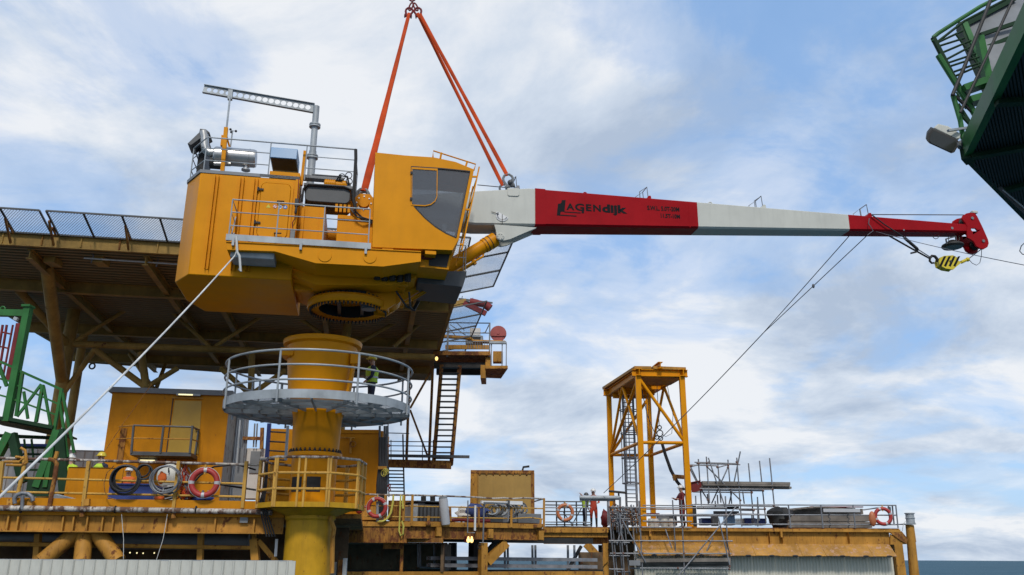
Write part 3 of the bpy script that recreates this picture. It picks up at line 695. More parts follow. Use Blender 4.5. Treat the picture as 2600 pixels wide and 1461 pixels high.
cp('roof_rail', MB().tube(tr, 0.02, 8).tube([K(z2(1636, 440), VC + .05), K(z2(1630, 474), VC + .05)], .03, 6).tube([K(z2(1790, 490), VC + .05), K(z2(1780, 522), VC + .05)], .03, 6), 'crane', cab)
cp('roof_rail', MB().tube([Vector((p.x, VC2 - .1, p.z)) for p in tr], 0.02, 8), 'crane', cab)
cp('underfloor_void', MB().box((0.56, VC + 0.3, 7.43), (2.1, VC2, 7.52)), 'redrust', cab)
for u in (0.8, 1.9): cp('mounting_pad', MB().box((u, VC + .02, 7.47), (u + .28, VC + .3, 7.56)), 'crane', cab)
# --- front service tray below the cab
ty_ = [K(z2(*p), -1.05) for p in ((1495, 1208), (1762, 1236), (1783, 1170), (1786, 1142), (1500, 1140))]
tray = cp('service_tray', MB().prism(ty_, (0, 1.7, 0)), 'darkgrey', bevel=0.01)
TZ = ty_[3].z
crail('tray_railing', [(2.45, -1.02, TZ), (ty_[3].x - .03, -1.02, TZ), (ty_[3].x - .03, 0.6, TZ)], 0.75, (0.4,), 0.5, rr=0.013)
cp('tray_step', MB().beam((2.5, -1.3, TZ), (2.8, -1.3, 8.3), 0.05, 0.03).beam((2.5, -.95, TZ), (2.8, -.95, 8.3), 0.05, 0.03), 'darkgrey', tray)
# --- boom
def bz(u): return 9.13 + (u - 3.3) * (10.12 - 9.13) / (19.45 - 3.3)
def bw(u): return 0.41 - (u - 4) * 0.010
def btop(u): return 10.40 if u > 5 else 10.40 - (5 - u) * 0.145
def bsec(u0, u1, grow=0.0, ends=None):
    mb = MB(); us = [u0, u1] if u0 >= 5 else [u0, 1.2, 3.4, min(5, u1)] + ([u1] if u1 > 5 else [])
    n = 8; b = 0
    for u in us:
        w, zt, zb = bw(u) + grow, btop(u) + grow, (bz(u) if u > 2.6 else max(bz(2.6), 9.17 + (2.6 - u) * 0.05)) - grow
        c = 0.05
        mb.v += [Vector(p) for p in ((u, -w, zb + c), (u, -w, zt - .015), (u, -w + .015, zt), (u, w - .015, zt), (u, w, zt - .015), (u, w, zb + c), (u, w - c, zb), (u, -w + c, zb))]
    for i in range(len(us) - 1):
        for k in range(n): mb.f.append((i * n + k, i * n + (k + 1) % n, (i + 1) * n + (k + 1) % n, (i + 1) * n + k))
    mb.f.append(tuple(range(n))); mb.f.append(tuple((len(us) - 1) * n + k for k in range(n)))
    return mb
boom = cp('boom', bsec(0.12, 5.19), 'white')
cp('boom_root_collar', bsec(5.19, 5.5, 0.018), 'red', boom)
b_red = cp('boom_red_section', bsec(5.19, 10.25), 'red', boom)
cp('boom_white_section', bsec(10.25, 15.3), 'white', boom)
cp('boom_tip_section', bsec(15.3, 19.55), 'red', boom)
def bface(u, z, off=0.004): return Vector((u, -bw(u) - off, z))
q = [K(z3(*p), -0.43) for p in ((695, 285), (800, 288), (805, 350), (790, 363), (708, 360), (694, 348))]
cp('lug_plate', MB().prism(q, (0, 0.03, 0)), 'white', boom, bevel=0.01)
cp('lug_plate', MB().prism([Vector((p.x, 0.40, p.z)) for p in q], (0, 0.03, 0)), 'white', boom)
br = [K(z3(*p), -0.47) for p in ((570, 626), (760, 640), (965, 655), (960, 662), (860, 704), (720, 765), (660, 778), (615, 768), (590, 725), (585, 680))]
for v in (-0.47, 0.04): cp('cylinder_lug', MB().prism([Vector((p.x, v, p.z)) for p in br], (0, 0.06, 0)), 'white', boom, bevel=0.008)
cp('lug_pin_cap', MB().lathe(K(z3(628, 738), -0.50), [(0.0, 0), (0.10, 0.0), (0.12, 0.02), (0.12, 0.04)], 20, (0, 1, 0)), 'white', boom)
for a in range(0, 360, 60): 
    c = K(z3(628, 738), -0.51) + Vector((0.075 * math.cos(R(a)), 0, 0.075 * math.sin(R(a)))); cp('pin_bolt', MB().lathe(c, [(0.014, 0), (0.014, 0.02)], 6, (0, 1, 0)), 'midgrey', boom)
# angle indicator quadrant
c = bface(*K(z3(645, 540), -0.43).xz, 0.02)
quad = [c + Vector((0.19 * math.cos(R(a)), 0, 0.19 * math.sin(R(a)))) for a in range(145, 341, 15)]
cp('angle_gauge', MB().prism(quad, (0, 0.012, 0)), 'sticker_w', boom)
cp('gauge_scale', MB().torus(c + Vector((0, -0.004, 0)), (0, 1, 0), 0.165, 0.014, 20, 5, 145 - 0, 340, ref=(1, 0, 0)), 'dark', boom) if False else None
for a in range(150, 340, 14):
    e = c + Vector((0.165 * math.cos(R(a)), -0.006, 0.165 * math.sin(R(a)))); f = c + Vector((0.125 * math.cos(R(a)), -0.006, 0.125 * math.sin(R(a))))
    cp('gauge_mark', MB().beam(e, f, 0.004, 0.022, (0, 1, 0)), 'dark', boom)
cp('gauge_needle', MB().tube([c + Vector((0, -.012, .02)), c + Vector((0, -.012, -.3))], 0.008, 6).tube([c + Vector((-.32, -.01, .08)), c + Vector((-.1, -.01, .02))], .008, 6), 'dark', boom)
# lifting eyes and rope guides on top
for u in (6.75, 10.72): cp('lifting_eye', MB().torus((u, -0.25, 10.42), (0, 1, 0), 0.055, 0.018, 14, 6), 'red' if u < 8 else 'white', boom)
for u, mt in ((4.55, 'galv_dark'), (8.62, 'red'), (12.35, 'white'), (15.95, 'red')):
    cp('rope_guide', MB().tube([(u - .13, -.2, 10.40), (u - .14, -.2, 10.66), (u + .10, -.2, 10.84), (u + .13, -.2, 10.43)], 0.014, 6), 'galv_dark', boom)
    cp('rope_guide', MB().tube([(u - .13, .2, 10.40), (u - .14, .2, 10.66), (u + .10, .2, 10.84), (u + .13, .2, 10.43)], 0.014, 6).tube([(u + .1, -.2, 10.84), (u + .1, .2, 10.84)], .014, 6), 'galv_dark', boom)
    cp('guide_roller', MB().prism([(u + .02, -.24, 10.40), (u + .22, -.24, 10.41), (u + .2, -.24, 10.54), (u + .14, -.24, 10.54)], (0, .48, 0)), mt, boom)
cp('boom_weld_seam', MB().beam(bface(9.98, 9.55, 0.001), bface(9.98, 10.36, 0.001), 0.006, 0.03, (1, 0, 0)), 'red', boom)
cp('name_plate', MB().lathe(bface(17.2, 10.02), [(0.03, 0), (0.03, 0.02)], 10, (0, 1, 0)).lathe(bface(18.95, 10.22), [(0.045, -.01), (0.045, 0.02)], 12, (0, 1, 0)), 'midgrey', boom)
# lettering (thin raised vinyl)
def wtext(s, p0, p1, cap, bold, sx=1.0, mat='logo', name='lettering', font_h=0.70):
    cu = bpy.data.curves.new(name, 'FONT'); cu.body = s; cu.size = cap / font_h; cu.offset = bold; cu.extrude = 0.001; cu.resolution_u = 3
    tmp = bpy.data.objects.new('tmp', cu); col.objects.link(tmp)
    dg = bpy.context.evaluated_depsgraph_get(); me = bpy.data.meshes.new_from_object(tmp.evaluated_get(dg))
    bpy.data.objects.remove(tmp)
    x0 = min(v.co.x for v in me.vertices); x1 = max(v.co.x for v in me.vertices)
    p0, p1 = Vector(p0), Vector(p1); k = (p1 - p0).length / (x1 - x0) if p1 is not None else sx
    d = (p1 - p0).normalized(); nrm = Vector((-0.01, -1, 0)).normalized(); up = d.cross(nrm) * -1
    if up.z < 0: up = -up
    for v in me.vertices:
        x = (v.co.x - x0) * k
        v.co = p0 + d * x + up * v.co.y + nrm * v.co.z
    me.materials.clear(); me.materials.append(M[mat])
    o = bpy.data.objects.new(name, me); col.objects.link(o); o.parent = boom; W[o] = W[boom]
    return o
def onface(p): 
    k = K(p, -0.36); k = K(p, -bw(k.x) - 0.005); return k
def lpoly(name, pts): 
    ps = [onface(y8(*p)) for p in pts]
    cp(name, MB().prism(ps, (0, 0.004, 0)), 'logo', boom)
lpoly('emblem', ((553, 278), (608, 278), (592, 440), (600, 448), (538, 446), (530, 488), (767, 503), (762, 518), (480, 500), (497, 330), (530, 328), (545, 312)))
lpoly('emblem', ((590, 443), (828, 458), (824, 471), (588, 456)))
for ch, (xa, ya), (xb, yb), cap in (('A', (620, 413), (735, 421), 88), ('E', (905, 430), (985, 436), 92), ('N', (1010, 438), (1122, 444), 92)):
    p, q2 = onface(y8(xa, ya)), onface(y8(xb, yb)); wtext(ch, p, q2, cap / 5.724 * 0.0128, 0.010)
p, q2 = onface(y8(745, 424)), onface(y8(880, 432)); wtext('G', p, q2, 0.215, 0.010)
cp('lettering', MB().prism([onface(y8(*s)) for s in ((846, 400), (880, 402), (873, 470), (838, 468))], (0, .004, 0)), 'logo', boom)
p, q2 = onface(y8(1140, 449)), onface(y8(1505, 468)); wtext('dijk', p, q2, 0.255, 0.016, font_h=0.74)
p, q2 = onface(y8(1795, 418)), onface(y8(2262, 444)); wtext('S.W.L. 5.0T-20M', p, q2, 0.135, 0.006)
p, q2 = onface(y8(1992, 530)), onface(y8(2272, 545)); wtext('11.5T-10M', p, q2, 0.125, 0.006)
# boom head: two cheek plates and the sheaves between them
hd = [K(z4(*p), -0.27) for p in ((2098, 470), (2108, 446), (2135, 430), (2168, 424), (2200, 430), (2218, 455), (2262, 545), (2300, 632), (2306, 662), (2296, 690), (2268, 706), (2236, 700), (2208, 682), (2192, 650), (2165, 630), (2142, 618), (2138, 580), (2140, 530), (2120, 498))]
hl = [K(z4(*p), -0.27) for p in ((2172, 544), (2205, 546), (2222, 568), (2180, 568), (2168, 560))]
for v in (-0.27, 0.21):
    cp('boom_head', MB().prism([Vector((p.x, v, p.z)) for p in hd], (0, 0.06, 0), [[Vector((p.x, v, p.z)) for p in hl]]), 'red', boom, bevel=0.008)
for x, y, r in ((2165, 475, 0.17), (2250, 650, 0.17)):
    c = K(z4(x, y), -0.2)
    for k in range(2):
        sh = cp('sheave', MB().lathe(c + Vector((0, 0.02 + 0.2 * k, 0)), [(0.05, 0), (r, 0.0), (r, 0.03), (r - .05, 0.07), (r, 0.11), (r, 0.14), (0.05, 0.14)], 24, (0, 1, 0)), 'dark', boom)
    cp('sheave_pin', MB().lathe(c + Vector((0, -0.1, 0)), [(0.05, 0), (0.05, 0.54)], 14, (0, 1, 0)), 'midgrey', boom)
cp('head_lamp', MB().box(K(z4(2185, 425), -.15) - Vector((.05, .05, .03)), K(z4(2185, 425), -.15) + Vector((.14, .1, .06))), 'white', boom, bevel=0.015)
# lamp under the boom tip, in its stirrup
lc = K(z4(2025, 672), 0.0)
fl = cp('boom_floodlight', MB().lathe(lc, [(0.30, -0.10), (0.34, -0.05), (0.32, 0.0), (0.2, 0.06), (0.1, 0.14), (0.0, 0.15)], 24), 'dark', boom)
cp('floodlight_bracket', MB().beam(K(z4(1975, 630), -.2), K(z4(1982, 668), -.2), .02, .05, (0, 1, 0)).beam(K(z4(2048, 606), -.2), K(z4(2056, 655), -.2), .02, .05, (0, 1, 0)).beam(K(z4(1972, 630), -.2), K(z4(2050, 608), -.2), .02, .04), 'darkgrey', boom)
cp('floodlight_glass', MB().lathe(lc, [(0.0, -0.1), (0.28, -0.103)], 24), 'lens', boom)
cp('cable_loop', MB().tube([K(z4(*p), -.2) for p in ((1872, 602), (1880, 620), (1896, 628), (1912, 622), (1922, 602))], .012, 5).tube([K(z4(*p), -.1) for p in ((1992, 605), (1996, 640), (2010, 660))], .012, 5).tube([K(z4(*p), -.1) for p in ((2075, 600), (2080, 630), (2062, 660))], .012, 5), 'dark', boom)
# ================================================================== pedestal, its round platform, slings and hook
PX, PY = -5.30, 23.5
def PZ(yrow, Y=PY): return topz(Vector((PX, Y, 0)), yrow)
ped = thing('crane_pedestal', 'orange tapered steel column with bolted flange, waiting below the hanging crane', 'pedestal', (PX, PY, -3.0))
zt = PZ(871)
zr = lambda y: PZ(820 + y / 2.2585)
P0 = (PX, PY, 0)
part('upper_cone', MB().lathe(P0, [(0.62, zr(745)), (0.655, zr(560)), (0.70, zr(510)), (0.86, zr(380)), (0.955, zr(200)), (0.965, zt - 0.16)], 56, caps=False), M['crane'], ped)
part('top_flange', MB().lathe(P0, [(0.955, zt - 0.17), (1.07, zt - 0.13), (1.09, zt - 0.02), (1.08, zt), (0.90, zt), (0.90, zt - 0.9), (0.0, zt - 0.9)], 56, caps=False), M['crane'], ped)
part('side_plate', MB().box((PX - 0.99, PY - 0.75, zr(222)), (PX - 0.62, PY - 0.1, zr(178))), M['crane'], ped, bevel=0.02)
part('side_box', MB().box((PX + 0.88, PY - 0.5, zr(255)), (PX + 1.10, PY - 0.1, zr(192))), M['crane'], ped, bevel=0.02)
part('side_pipe', MB().tube([(PX + 0.95, PY - .4, zr(255)), (PX + .92, PY - .4, zr(300)), (PX + .84, PY - .42, zr(420))], 0.045, 8), M['crane'], ped)
zf = zr(752)
part('bolted_flange', MB().lathe(P0, [(0.60, zf - 0.12), (0.72, zf - 0.10), (0.72, zf), (0.62, zf + 0.01)], 48, caps=False), M['crane'], ped)
fb_ = MB().lathe((0, 0, 0), [(0.035, 0), (0.035, 0.06), (0.018, 0.06), (0.018, 0.1)], 6).mesh('flange_bolt', M['dark'])
for k in range(32):
    a = 2 * math.pi * k / 32
    rep('flange_bolt', fb_, ped, Matrix.Translation((PX + 0.67 * math.cos(a), PY + 0.67 * math.sin(a), zf)))
part('middle_shaft', MB().lathe(P0, [(0.60, zf - 0.10), (0.60, 1.1)], 48, caps=False), M['crane'], ped)
for a in (238, 285):
    part('dark_hatch', MB().lathe(P0, [(0.606, 1.62), (0.612, 1.625), (0.612, 2.0), (0.606, 2.005)], 10, caps=False, a0=a - 18 - 90 - 90 , a1=a + 16 - 90 - 90), M['dark'], ped)
part('lower_shaft', MB().lathe(P0, [(0.66, 1.12), (0.66, 0.95), (0.615, 0.9), (0.615, -3.0)], 56, caps=False), M['yellow'], ped)
part('drain_pipe', MB().tube([(PX + .58, PY - .35, 1.0), (PX + .7, PY - .3, 0.7), (PX + .68, PY - .3, 0.5), (PX + .72, PY - .3, -0.4)], .06, 8), M['rig'], ped)

# --- round grey platform
plat = thing('round_platform', 'round galvanised platform with curved handrails encircling the orange column', 'platform', (PX, PY, 3.7))
ZP, RP = 3.74, 2.5
part('toe_ring', MB().lathe(P0, [(RP - .012, ZP), (RP, ZP), (RP, ZP + 0.22), (RP - .012, ZP + 0.22), (RP - .012, ZP)], 72, caps=False), M['galv'], plat)
gm_ = MB()
for k in range(48):
    q_ = [Vector((PX + r * math.cos(R(7.5 * j)), PY + r * math.sin(R(7.5 * j)), ZP + .07)) for r, j in ((.75, k), (RP - .02, k), (RP - .02, k + 1), (.75, k + 1))]
    gm_.uv[len(gm_.f)] = [(p.x, p.y) for p in q_]; gm_.add(q_, [(0, 1, 2, 3)])
part('grating_floor', gm_, M['grate'], plat)
for k in range(16):
    a = R(22.5 * k + 8); c, s_ = math.cos(a), math.sin(a)
    part('radial_joist', MB().beam((PX + .72 * c, PY + .72 * s_, ZP + .0), (PX + 2.48 * c, PY + 2.48 * s_, ZP + .02), 0.03, 0.10), M['galv'], plat)
for r in (1.1, 1.55, 2.0):
    part('ring_joist', MB().lathe(P0, [(r, ZP - .02), (r + .02, ZP - .02), (r + .02, ZP + .05), (r, ZP + .05), (r, ZP - .02)], 48, caps=False), M['galv'], plat)
for h in (0.46, 0.84, 1.22):
    part('rail', MB().torus((PX, PY, ZP + h), (0, 0, 1), RP + 0.02, 0.03 if h > 1 else 0.026, 72, 8), M['galv'], plat)
pm = seg_mesh(0.028, 8, M['galv'], 'post')
for k in range(8):
    a = R(-56 + 45 * k - 90); c, s_ = math.cos(a), math.sin(a)
    rep('post', pm, plat, seg_matrix((PX + 2.54 * c, PY + 2.54 * s_, ZP - 0.10), (PX + 2.54 * c, PY + 2.54 * s_, ZP + 1.22)))
for a in (96 + 50, 96 + 56):
    c, s_ = math.cos(R(a)), math.sin(R(a))
    rep('post', pm, plat, seg_matrix((PX + 2.52 * c, PY + 2.52 * s_, ZP), (PX + 2.52 * c, PY + 2.52 * s_, ZP + 1.22)))
part('gate_plate', MB().box((PX - 1.75, PY - 1.92, ZP + 0.5), (PX - 1.66, PY - 1.86, ZP + 1.28)) if False else MB().tube([(PX - 1.6, PY + 2.02, ZP), (PX - 1.6, PY + 2.02, ZP + 1.25)], .04, 8), M['galv'], plat)

# --- yellow basket round the column at deck level
bas = thing('maintenance_basket', 'yellow railed basket wrapped round the column at deck level', 'platform', (PX, PY, 1.2))
bc = [(-0.70, -1.22), (0.68, -1.22), (1.30, -0.55), (1.30, 0.55), (0.68, 1.22), (-0.70, 1.22), (-1.30, 0.55), (-1.30, -0.55)]
bpts = [Vector((PX + x, PY + y, 0)) for x, y in bc]
zb0 = topz(bpts[0], 820 + 1055 / 2.2585); zb1 = topz(bpts[0], 820 + 768 / 2.2585); H = zb1 - zb0
part('floor_plate', MB().prism([Vector((p.x, p.y, zb0)) for p in bpts], (0, 0, 0.13), [[Vector((PX + .63 * math.cos(R(a)), PY + .63 * math.sin(R(a)), zb0)) for a in range(0, 360, 20)]]), M['yellow'], bas)
part('gusset_ring', MB().lathe((PX, PY, 0), [(0.63, zb0 - 0.2), (1.15, zb0 - 0.01), (0.63, zb0 - 0.01)], 8, caps=False), M['yellow'], bas, smooth=False)
for i in range(8):
    a, b = bpts[i], bpts[(i + 1) % 8]
    for t in (0.36, 0.68, 1.0):
        part('rail', MB().tube([a + Vector((0, 0, zb0 + H * t)), b + Vector((0, 0, zb0 + H * t))], 0.034, 8), M['railyel'] if t < 1 else M['railworn'], bas)
    for t in ((0.03, 0.97) if i % 2 else (0.03, 0.43, 0.55, 0.97)):
        p = lerp(a, b, t)
        part('post', MB().beam(p + Vector((0, 0, zb0)), p + Vector((0, 0, zb0 + H)), 0.05, 0.05), M['railyel'], bas)

# ------------------------------------------------------------------ slings and shackles
TOPY = 23.1
apex = onY((1045, -8), TOPY); la = onY((1040, 30), TOPY); ra = onY((1062, 30), TOPY)
def ring_pts(c, ax1, ax2, a, b, n=20): return [c + ax1 * (a * math.cos(2 * math.pi * k / n)) + ax2 * (b * math.sin(2 * math.pi * k / n)) for k in range(n)]
X, Z = Vector((1, 0, 0)), Vector((0, 0, 1))
single('master_link', MB().tube(ring_pts(onY((1047, -12), TOPY), X, Z, 0.13, 0.22), 0.028, 8, closed=True), M['redrust'], 'oval steel master link at the top edge joining both sling legs', 'lifting link')
for nm, p, q, lab in ((0, (1047, 8), (1040, 26), 'left'), (1, (1051, 8), (1060, 28), 'right')):
    a, b = onY(p, TOPY), onY(q, TOPY); d = (b - a).normalized(); n = Vector((0, 1, 0)).cross(d)
    single('chain_link', MB().tube(ring_pts((a + b) / 2, n, d, 0.05, 0.15), 0.026, 8, closed=True), M['redrust'], f'small rusty link above the {lab} sling leg', 'chain link')
def shackle(p, d, w, label, grp='bow shackles on the slings', side=None, mat='midgrey', t=0.035):
    """bow of radius w hanging at p along direction d, with a cross pin"""
    d = Vector(d).normalized(); side = Vector(side).normalized() if side else Vector((0, 1, 0)).cross(d).normalized()
    th = thing('shackle', label, 'shackle', p, 0, grp)
    bow = [p + side * (w * s) + d * h for s, h in ((-0.55, 2.3 * w), (-0.62, 1.7 * w), (-0.95, 0.75 * w), (-0.9, 0.2 * w), (-0.5, -0.3 * w), (0, -0.45 * w), (0.5, -0.3 * w), (0.9, 0.2 * w), (0.95, 0.75 * w), (0.62, 1.7 * w), (0.55, 2.3 * w))]
    part('bow', MB().tube(bow, t, 8), M[mat], th)
    part('pin', MB().tube([p + d * 2.2 * w - side * w * 0.95, p + d * 2.2 * w + side * w * 0.95], t * 1.1, 8), M[mat], th)
    for s in (-1, 1):
        part('pin_end', MB().tube([p + d * 2.2 * w + side * w * 0.72 * s, p + d * 2.2 * w + side * w * 0.98 * s], t * 2.0, 8), M[mat], th)
    return th
shackle(onY((1040, 24), TOPY), (-.15, 0, -1), 0.115, 'rusty shackle at the top of the left sling leg', mat='redrust', t=0.034)
shackle(onY((1060, 24), TOPY), (.2, 0, -1), 0.115, 'rusty shackle at the top of the right sling legs', mat='redrust', t=0.034)
def sling(name, a, b, w0, w1, label, tw=0.6):
    mb = MB(); n = 26; d = (b - a).normalized(); s0 = Vector((0, 1, 0)).cross(d).normalized(); s1 = d.cross(s0)
    rings = []
    for i in range(n + 1):
        t = i / n; c = lerp(a, b, t); w = w0 + (w1 - w0) * t; an = 0.25 * math.sin(t * 7 * tw)
        x = s0 * math.cos(an) + s1 * math.sin(an); y = d.cross(x)
        wob = 1 + 0.05 * math.sin(t * 23)
        rings.append([c + x * (w / 2 * wob * math.cos(R(k * 45 + 22.5))) + y * (w * 0.27 * math.sin(R(k * 45 + 22.5))) for k in range(8)])
    mb.v = [v for r in rings for v in r]
    for i in range(n):
        for k in range(8): mb.f.append((i * 8 + k, i * 8 + (k + 1) % 8, i * 8 + 8 + (k + 1) % 8, i * 8 + 8 + k))
    mb.f += [tuple(range(8)), tuple(n * 8 + k for k in range(8))]
    return single(name, mb, M['sling'], label, 'sling', 'orange lifting slings')
def kw(p, v): return KW(K(p, v))
sling('lifting_sling', onY((1039, 34), TOPY), kw(z2(1178, 668), -0.55), 0.11, 0.225, 'single wide orange sling running down left to the crane body beside the cab')
sling('lifting_sling', onY((1060, 34), TOPY - 0.03), kw(z3(650, 265), 0.35), 0.11, 0.12, 'inner of the two orange slings to the boom, ending behind the white lug')
sling('lifting_sling', onY((1066, 36), TOPY - 0.12), kw(z3(692, 170), -0.35), 0.11, 0.125, 'outer of the two orange slings to the boom, ending in a raised shackle')
shackle(kw(z2(1172, 668), -0.55), (-0.12, 0, -1), 0.17, 'grey shackle at the foot of the wide left sling', t=0.045)
single('padeye_ring', MB().torus(kw(z2(1178, 702), -0.5), (0, 1, 0.2), 0.15, 0.045, 22, 8), M['midgrey'], 'large grey ring hooked to the crane frame under the left sling', 'lifting ring')
shackle(kw(z3(692, 178), -0.35), (0.25, 0, -1), 0.15, 'grey bow shackle standing proud on the white boom lug', t=0.038)
shackle(kw(z3(656, 268), 0.35), (0, 0, -1), 0.12, 'grey shackle half hidden behind the white boom lug', t=0.035)
single('swivel', MB().sphere(kw(z3(720, 235), -0.4), 0.085, 10, 8).tube([kw(z3(735, 245), -0.4), kw(z3(745, 275), -.4)], 0.06, 8), M['darkgrey'], 'dark swivel knuckle between shackle and white boom lug', 'swivel')
# ------------------------------------------------------------------ hoist rope, hook block and tie-back straps
def wire(pts, r, label, cat='wire rope', name='wire_rope', grp=None, mat='wire', n=6):
    return single(name, MB().tube(pts, r, n), M[mat], label, cat, grp)
def sag(a, b, s, n=14):
    return [lerp(a, b, i / n) - Vector((0, 0, s * 4 * (i / n) * (1 - i / n))) for i in range(n + 1)]
wire([kw((1212, 470), 0), kw((1288, 477), 0.0)], 0.014, 'short hoist rope between cab and the boom lug')
wire([kw(z4(1400, 440), 0), kw(z4(2112, 443), 0)], 0.016, 'taut hoist rope above the red boom tip')
hb = thing('hook_block', 'yellow and black striped hook block tied back under the boom tip', 'hook block', kw(z4(2005, 810), 0))
A, B = kw(z4(1925, 790), 0), kw(z4(2095, 810), 0); bd = (B - A).normalized(); bn = CV_
bu = bd.cross(bn); bu = bu if bu.z > 0 else -bu
ox = [kw(z4(*p), -0.11) for p in ((1922, 800), (1928, 772), (1960, 758), (2030, 753), (2062, 770), (2072, 795), (2098, 808), (2060, 838), (2032, 864), (1975, 855), (1930, 832))]
part('cheek_plate', MB().prism(ox, CV_ * 0.03), M['blockyel'], hb); part('cheek_plate', MB().prism([p + CV_ * 0.2 for p in ox], CV_ * 0.03), M['blockyel'], hb)
part('block_core', MB().prism([lerp(p, sum(ox, Vector()) / len(ox), .06) + CV_ * 0.031 for p in ox], CV_ * 0.168), M['blockyel'], hb)
for i in range(4):
    x = 1938 + i * 36
    q4 = [kw(z4(*p), -0.114) for p in ((x + 22, 762), (x + 40, 760), (x + 2, 842), (x - 14, 834))]
    part('black_stripe', MB().prism(q4, CV_ * 0.004), M['logo'], hb)
part('hook', MB().tube([kw(z4(*p), 0) for p in ((1928, 800), (1912, 796), (1905, 780), (1890, 762), (1868, 758), (1852, 775), (1850, 797), (1866, 814), (1884, 812))], 0.055, 10, r2=0.03), M['dark'], hb)
part('sheave_pin', MB().lathe(kw(z4(2012, 800), -0.125), [(0.04, 0), (0.04, 0.25)], 12, CV_), M['dark'], hb)
part('rope_socket', MB().tube([kw(z4(2092, 808), 0), kw(z4(2130, 790), 0)], 0.05, 8).sphere(kw(z4(2142, 786), 0), 0.07, 10, 7), M['blockyel'], hb)
wire([kw(z4(2148, 782), 0), kw(z4(2248, 706), 0)], 0.016, 'short rope from the hook block up to the boom head')
wire([kw(z4(*p), 0.05) for p in ((2250, 706), (2248, 760), (2236, 812), (2210, 830), (2178, 815), (2156, 790))], 0.010, 'loose loop of thin rope hanging behind the hook block')
wire([kw(z4(*p), -.1) for p in ((1535, 602), (1690, 690), (1850, 778))], 0.028, 'black strap from the boom underside to the hook', 'strap', 'tie_strap', mat='black')
wire([kw(z4(*p), -.36) for p in ((1405, 442), (1500, 515), (1635, 603), (1700, 655), (1762, 708))], 0.02, 'dark strap wrapped over the red boom tip and hooked below', 'strap', 'tie_strap', mat='black')
rt = thing('ratchet', 'black ratchet tensioner on the strap beside the hook block', 'ratchet', kw(z4(1720, 680), -.3))
part('ratchet_body', MB().beam(kw(z4(1655, 618), -.3), kw(z4(1755, 705), -.3), 0.08, 0.07), M['dark'], rt, bevel=0.01)
part('ratchet_handle', MB().beam(kw(z4(1705, 738), -.3), kw(z4(1748, 728), -.3), 0.05, 0.05), M['dark'], rt)
part('ratchet_end', MB().lathe(kw(z4(1758, 708), -.34), [(0.05, 0), (0.05, 0.09)], 10, CV_), M['dark'], rt)
wire([kw(z4(1760, 708), -.2), kw(z4(1852, 766), -.05)], 0.016, 'thin line from ratchet to the crane hook')
# ------------------------------------------------------------------ tag lines
ta, tb = kw((596, 650), -2.42), onY((-40, 1300), 9.5)
wire([kw((603, 632), -2.42)] + sag(ta, tb, 0.10, 24), 0.0165, 'thick white tag line stretched from the crane down to lower left', 'rope', 'tag_line', mat='rope', n=8)
wire([kw(p, -2.46) for p in ((600, 600), (602, 640), (608, 650), (611, 690), (606, 684))], 0.03, 'knotted white rope end dangling below the crane walkway', 'rope', 'rope_end', mat='rope', n=7)
b1, b2 = kw((2157.6, 598), 0.0), kw((2202, 598), 0.0)
me_ = onY((1938, 846), 31.0); hand = onY((1533, 1252), 42.8)
wire([b1, me_], 0.014, 'left branch of the grey tag line under the boom', 'tag line', 'tag_line')
wire([b2, me_], 0.014, 'right branch of the grey tag line with a knot', 'tag line', 'tag_line')
wire(sag(me_, hand, 0.12), 0.017, 'long grey tag line running down to the man with raised hand', 'tag line', 'tag_line')
kn = onpl((2070, 727), b2, (me_ - b2).cross(Vector((1, 0, 0))).cross(me_ - b2).normalized())
single('rope_knot', MB().sphere(lerp(b2, me_, 0.48), 0.05, 8, 6, (1, 1, 1.6)), M['wire'], 'small dark knot halfway along the branching tag line', 'knot')
wire([kw(z4(1370, 600), -.36), kw(z4(1415, 565), -.4), kw(z4(1380, 510), -.4), kw(z4(1385, 470), -.38)], 0.014, 'grey rope lashed round the red boom section', 'rope', 'lashing_rope')
wire(sag(kw(z4(1440, 572), -.36), onY((2640, 681), 17.0), 0.05), 0.009, 'very thin line from the boom leaving the picture at right', 'line', 'guide_line')
wire([onY(p, 14) for p in ((2610, 610), (2593, 625), (2589, 638), (2596, 646), (2612, 648))], 0.008, 'thin loop of line at the right edge of the picture', 'line', 'guide_line')
# ================================================================== helideck behind the crane
HA = R(9.4)
HU, HV = Vector((math.cos(HA), math.sin(HA), 0)), Vector((-math.sin(HA), math.cos(HA), 0))
HZ = 10.5
hp = [(-21.5, 28.05), (-1.9, 31.3), (-5.1, 52.6), (-16.8, 50.6), (-24.2, 48.0), (-23.4, 40.2)]
H0 = Vector((hp[1][0], hp[1][1], 0))
heli = thing('helideck', 'big brown helideck seen from below, on tubular columns, with wire safety nets round its edge', 'helideck', (-13, 40, 1.1), HA)
def hpart(n, mb, m, parent=None, **k): return part(n, mb, M[m], parent or heli, **k)
def HP(u, v, z): return H0 + HU * u + HV * v + Vector((0, 0, z))       # u to the right along the front edge, v away
def huv(P): q = Vector((P.x, P.y, 0)) - H0; return q.dot(HU), q.dot(HV)
hpl = [huv(Vector((x, y, 0))) for x, y in hp]
def span(v):
    xs = []
    for i in range(len(hpl)):
        (a, b), (c, d) = hpl[i], hpl[(i + 1) % len(hpl)]
        if (b - v) * (d - v) < 0: xs.append(a + (c - a) * (v - b) / (d - b))
    return (min(xs), max(xs)) if len(xs) > 1 else None
hpart('deck_plate', MB().prism([Vector((x, y, HZ + 0.34)) for x, y in hp], (0, 0, 0.12)), 'ochre_dark')
pl_m = MB().box((0, 0.03, 0.06), (1, 0.31, 0.33)).box((0, 0.0, 0.0), (1, 0.10, 0.03)).mesh('deck_plank', M['ochre_dark'])
v = 0.25
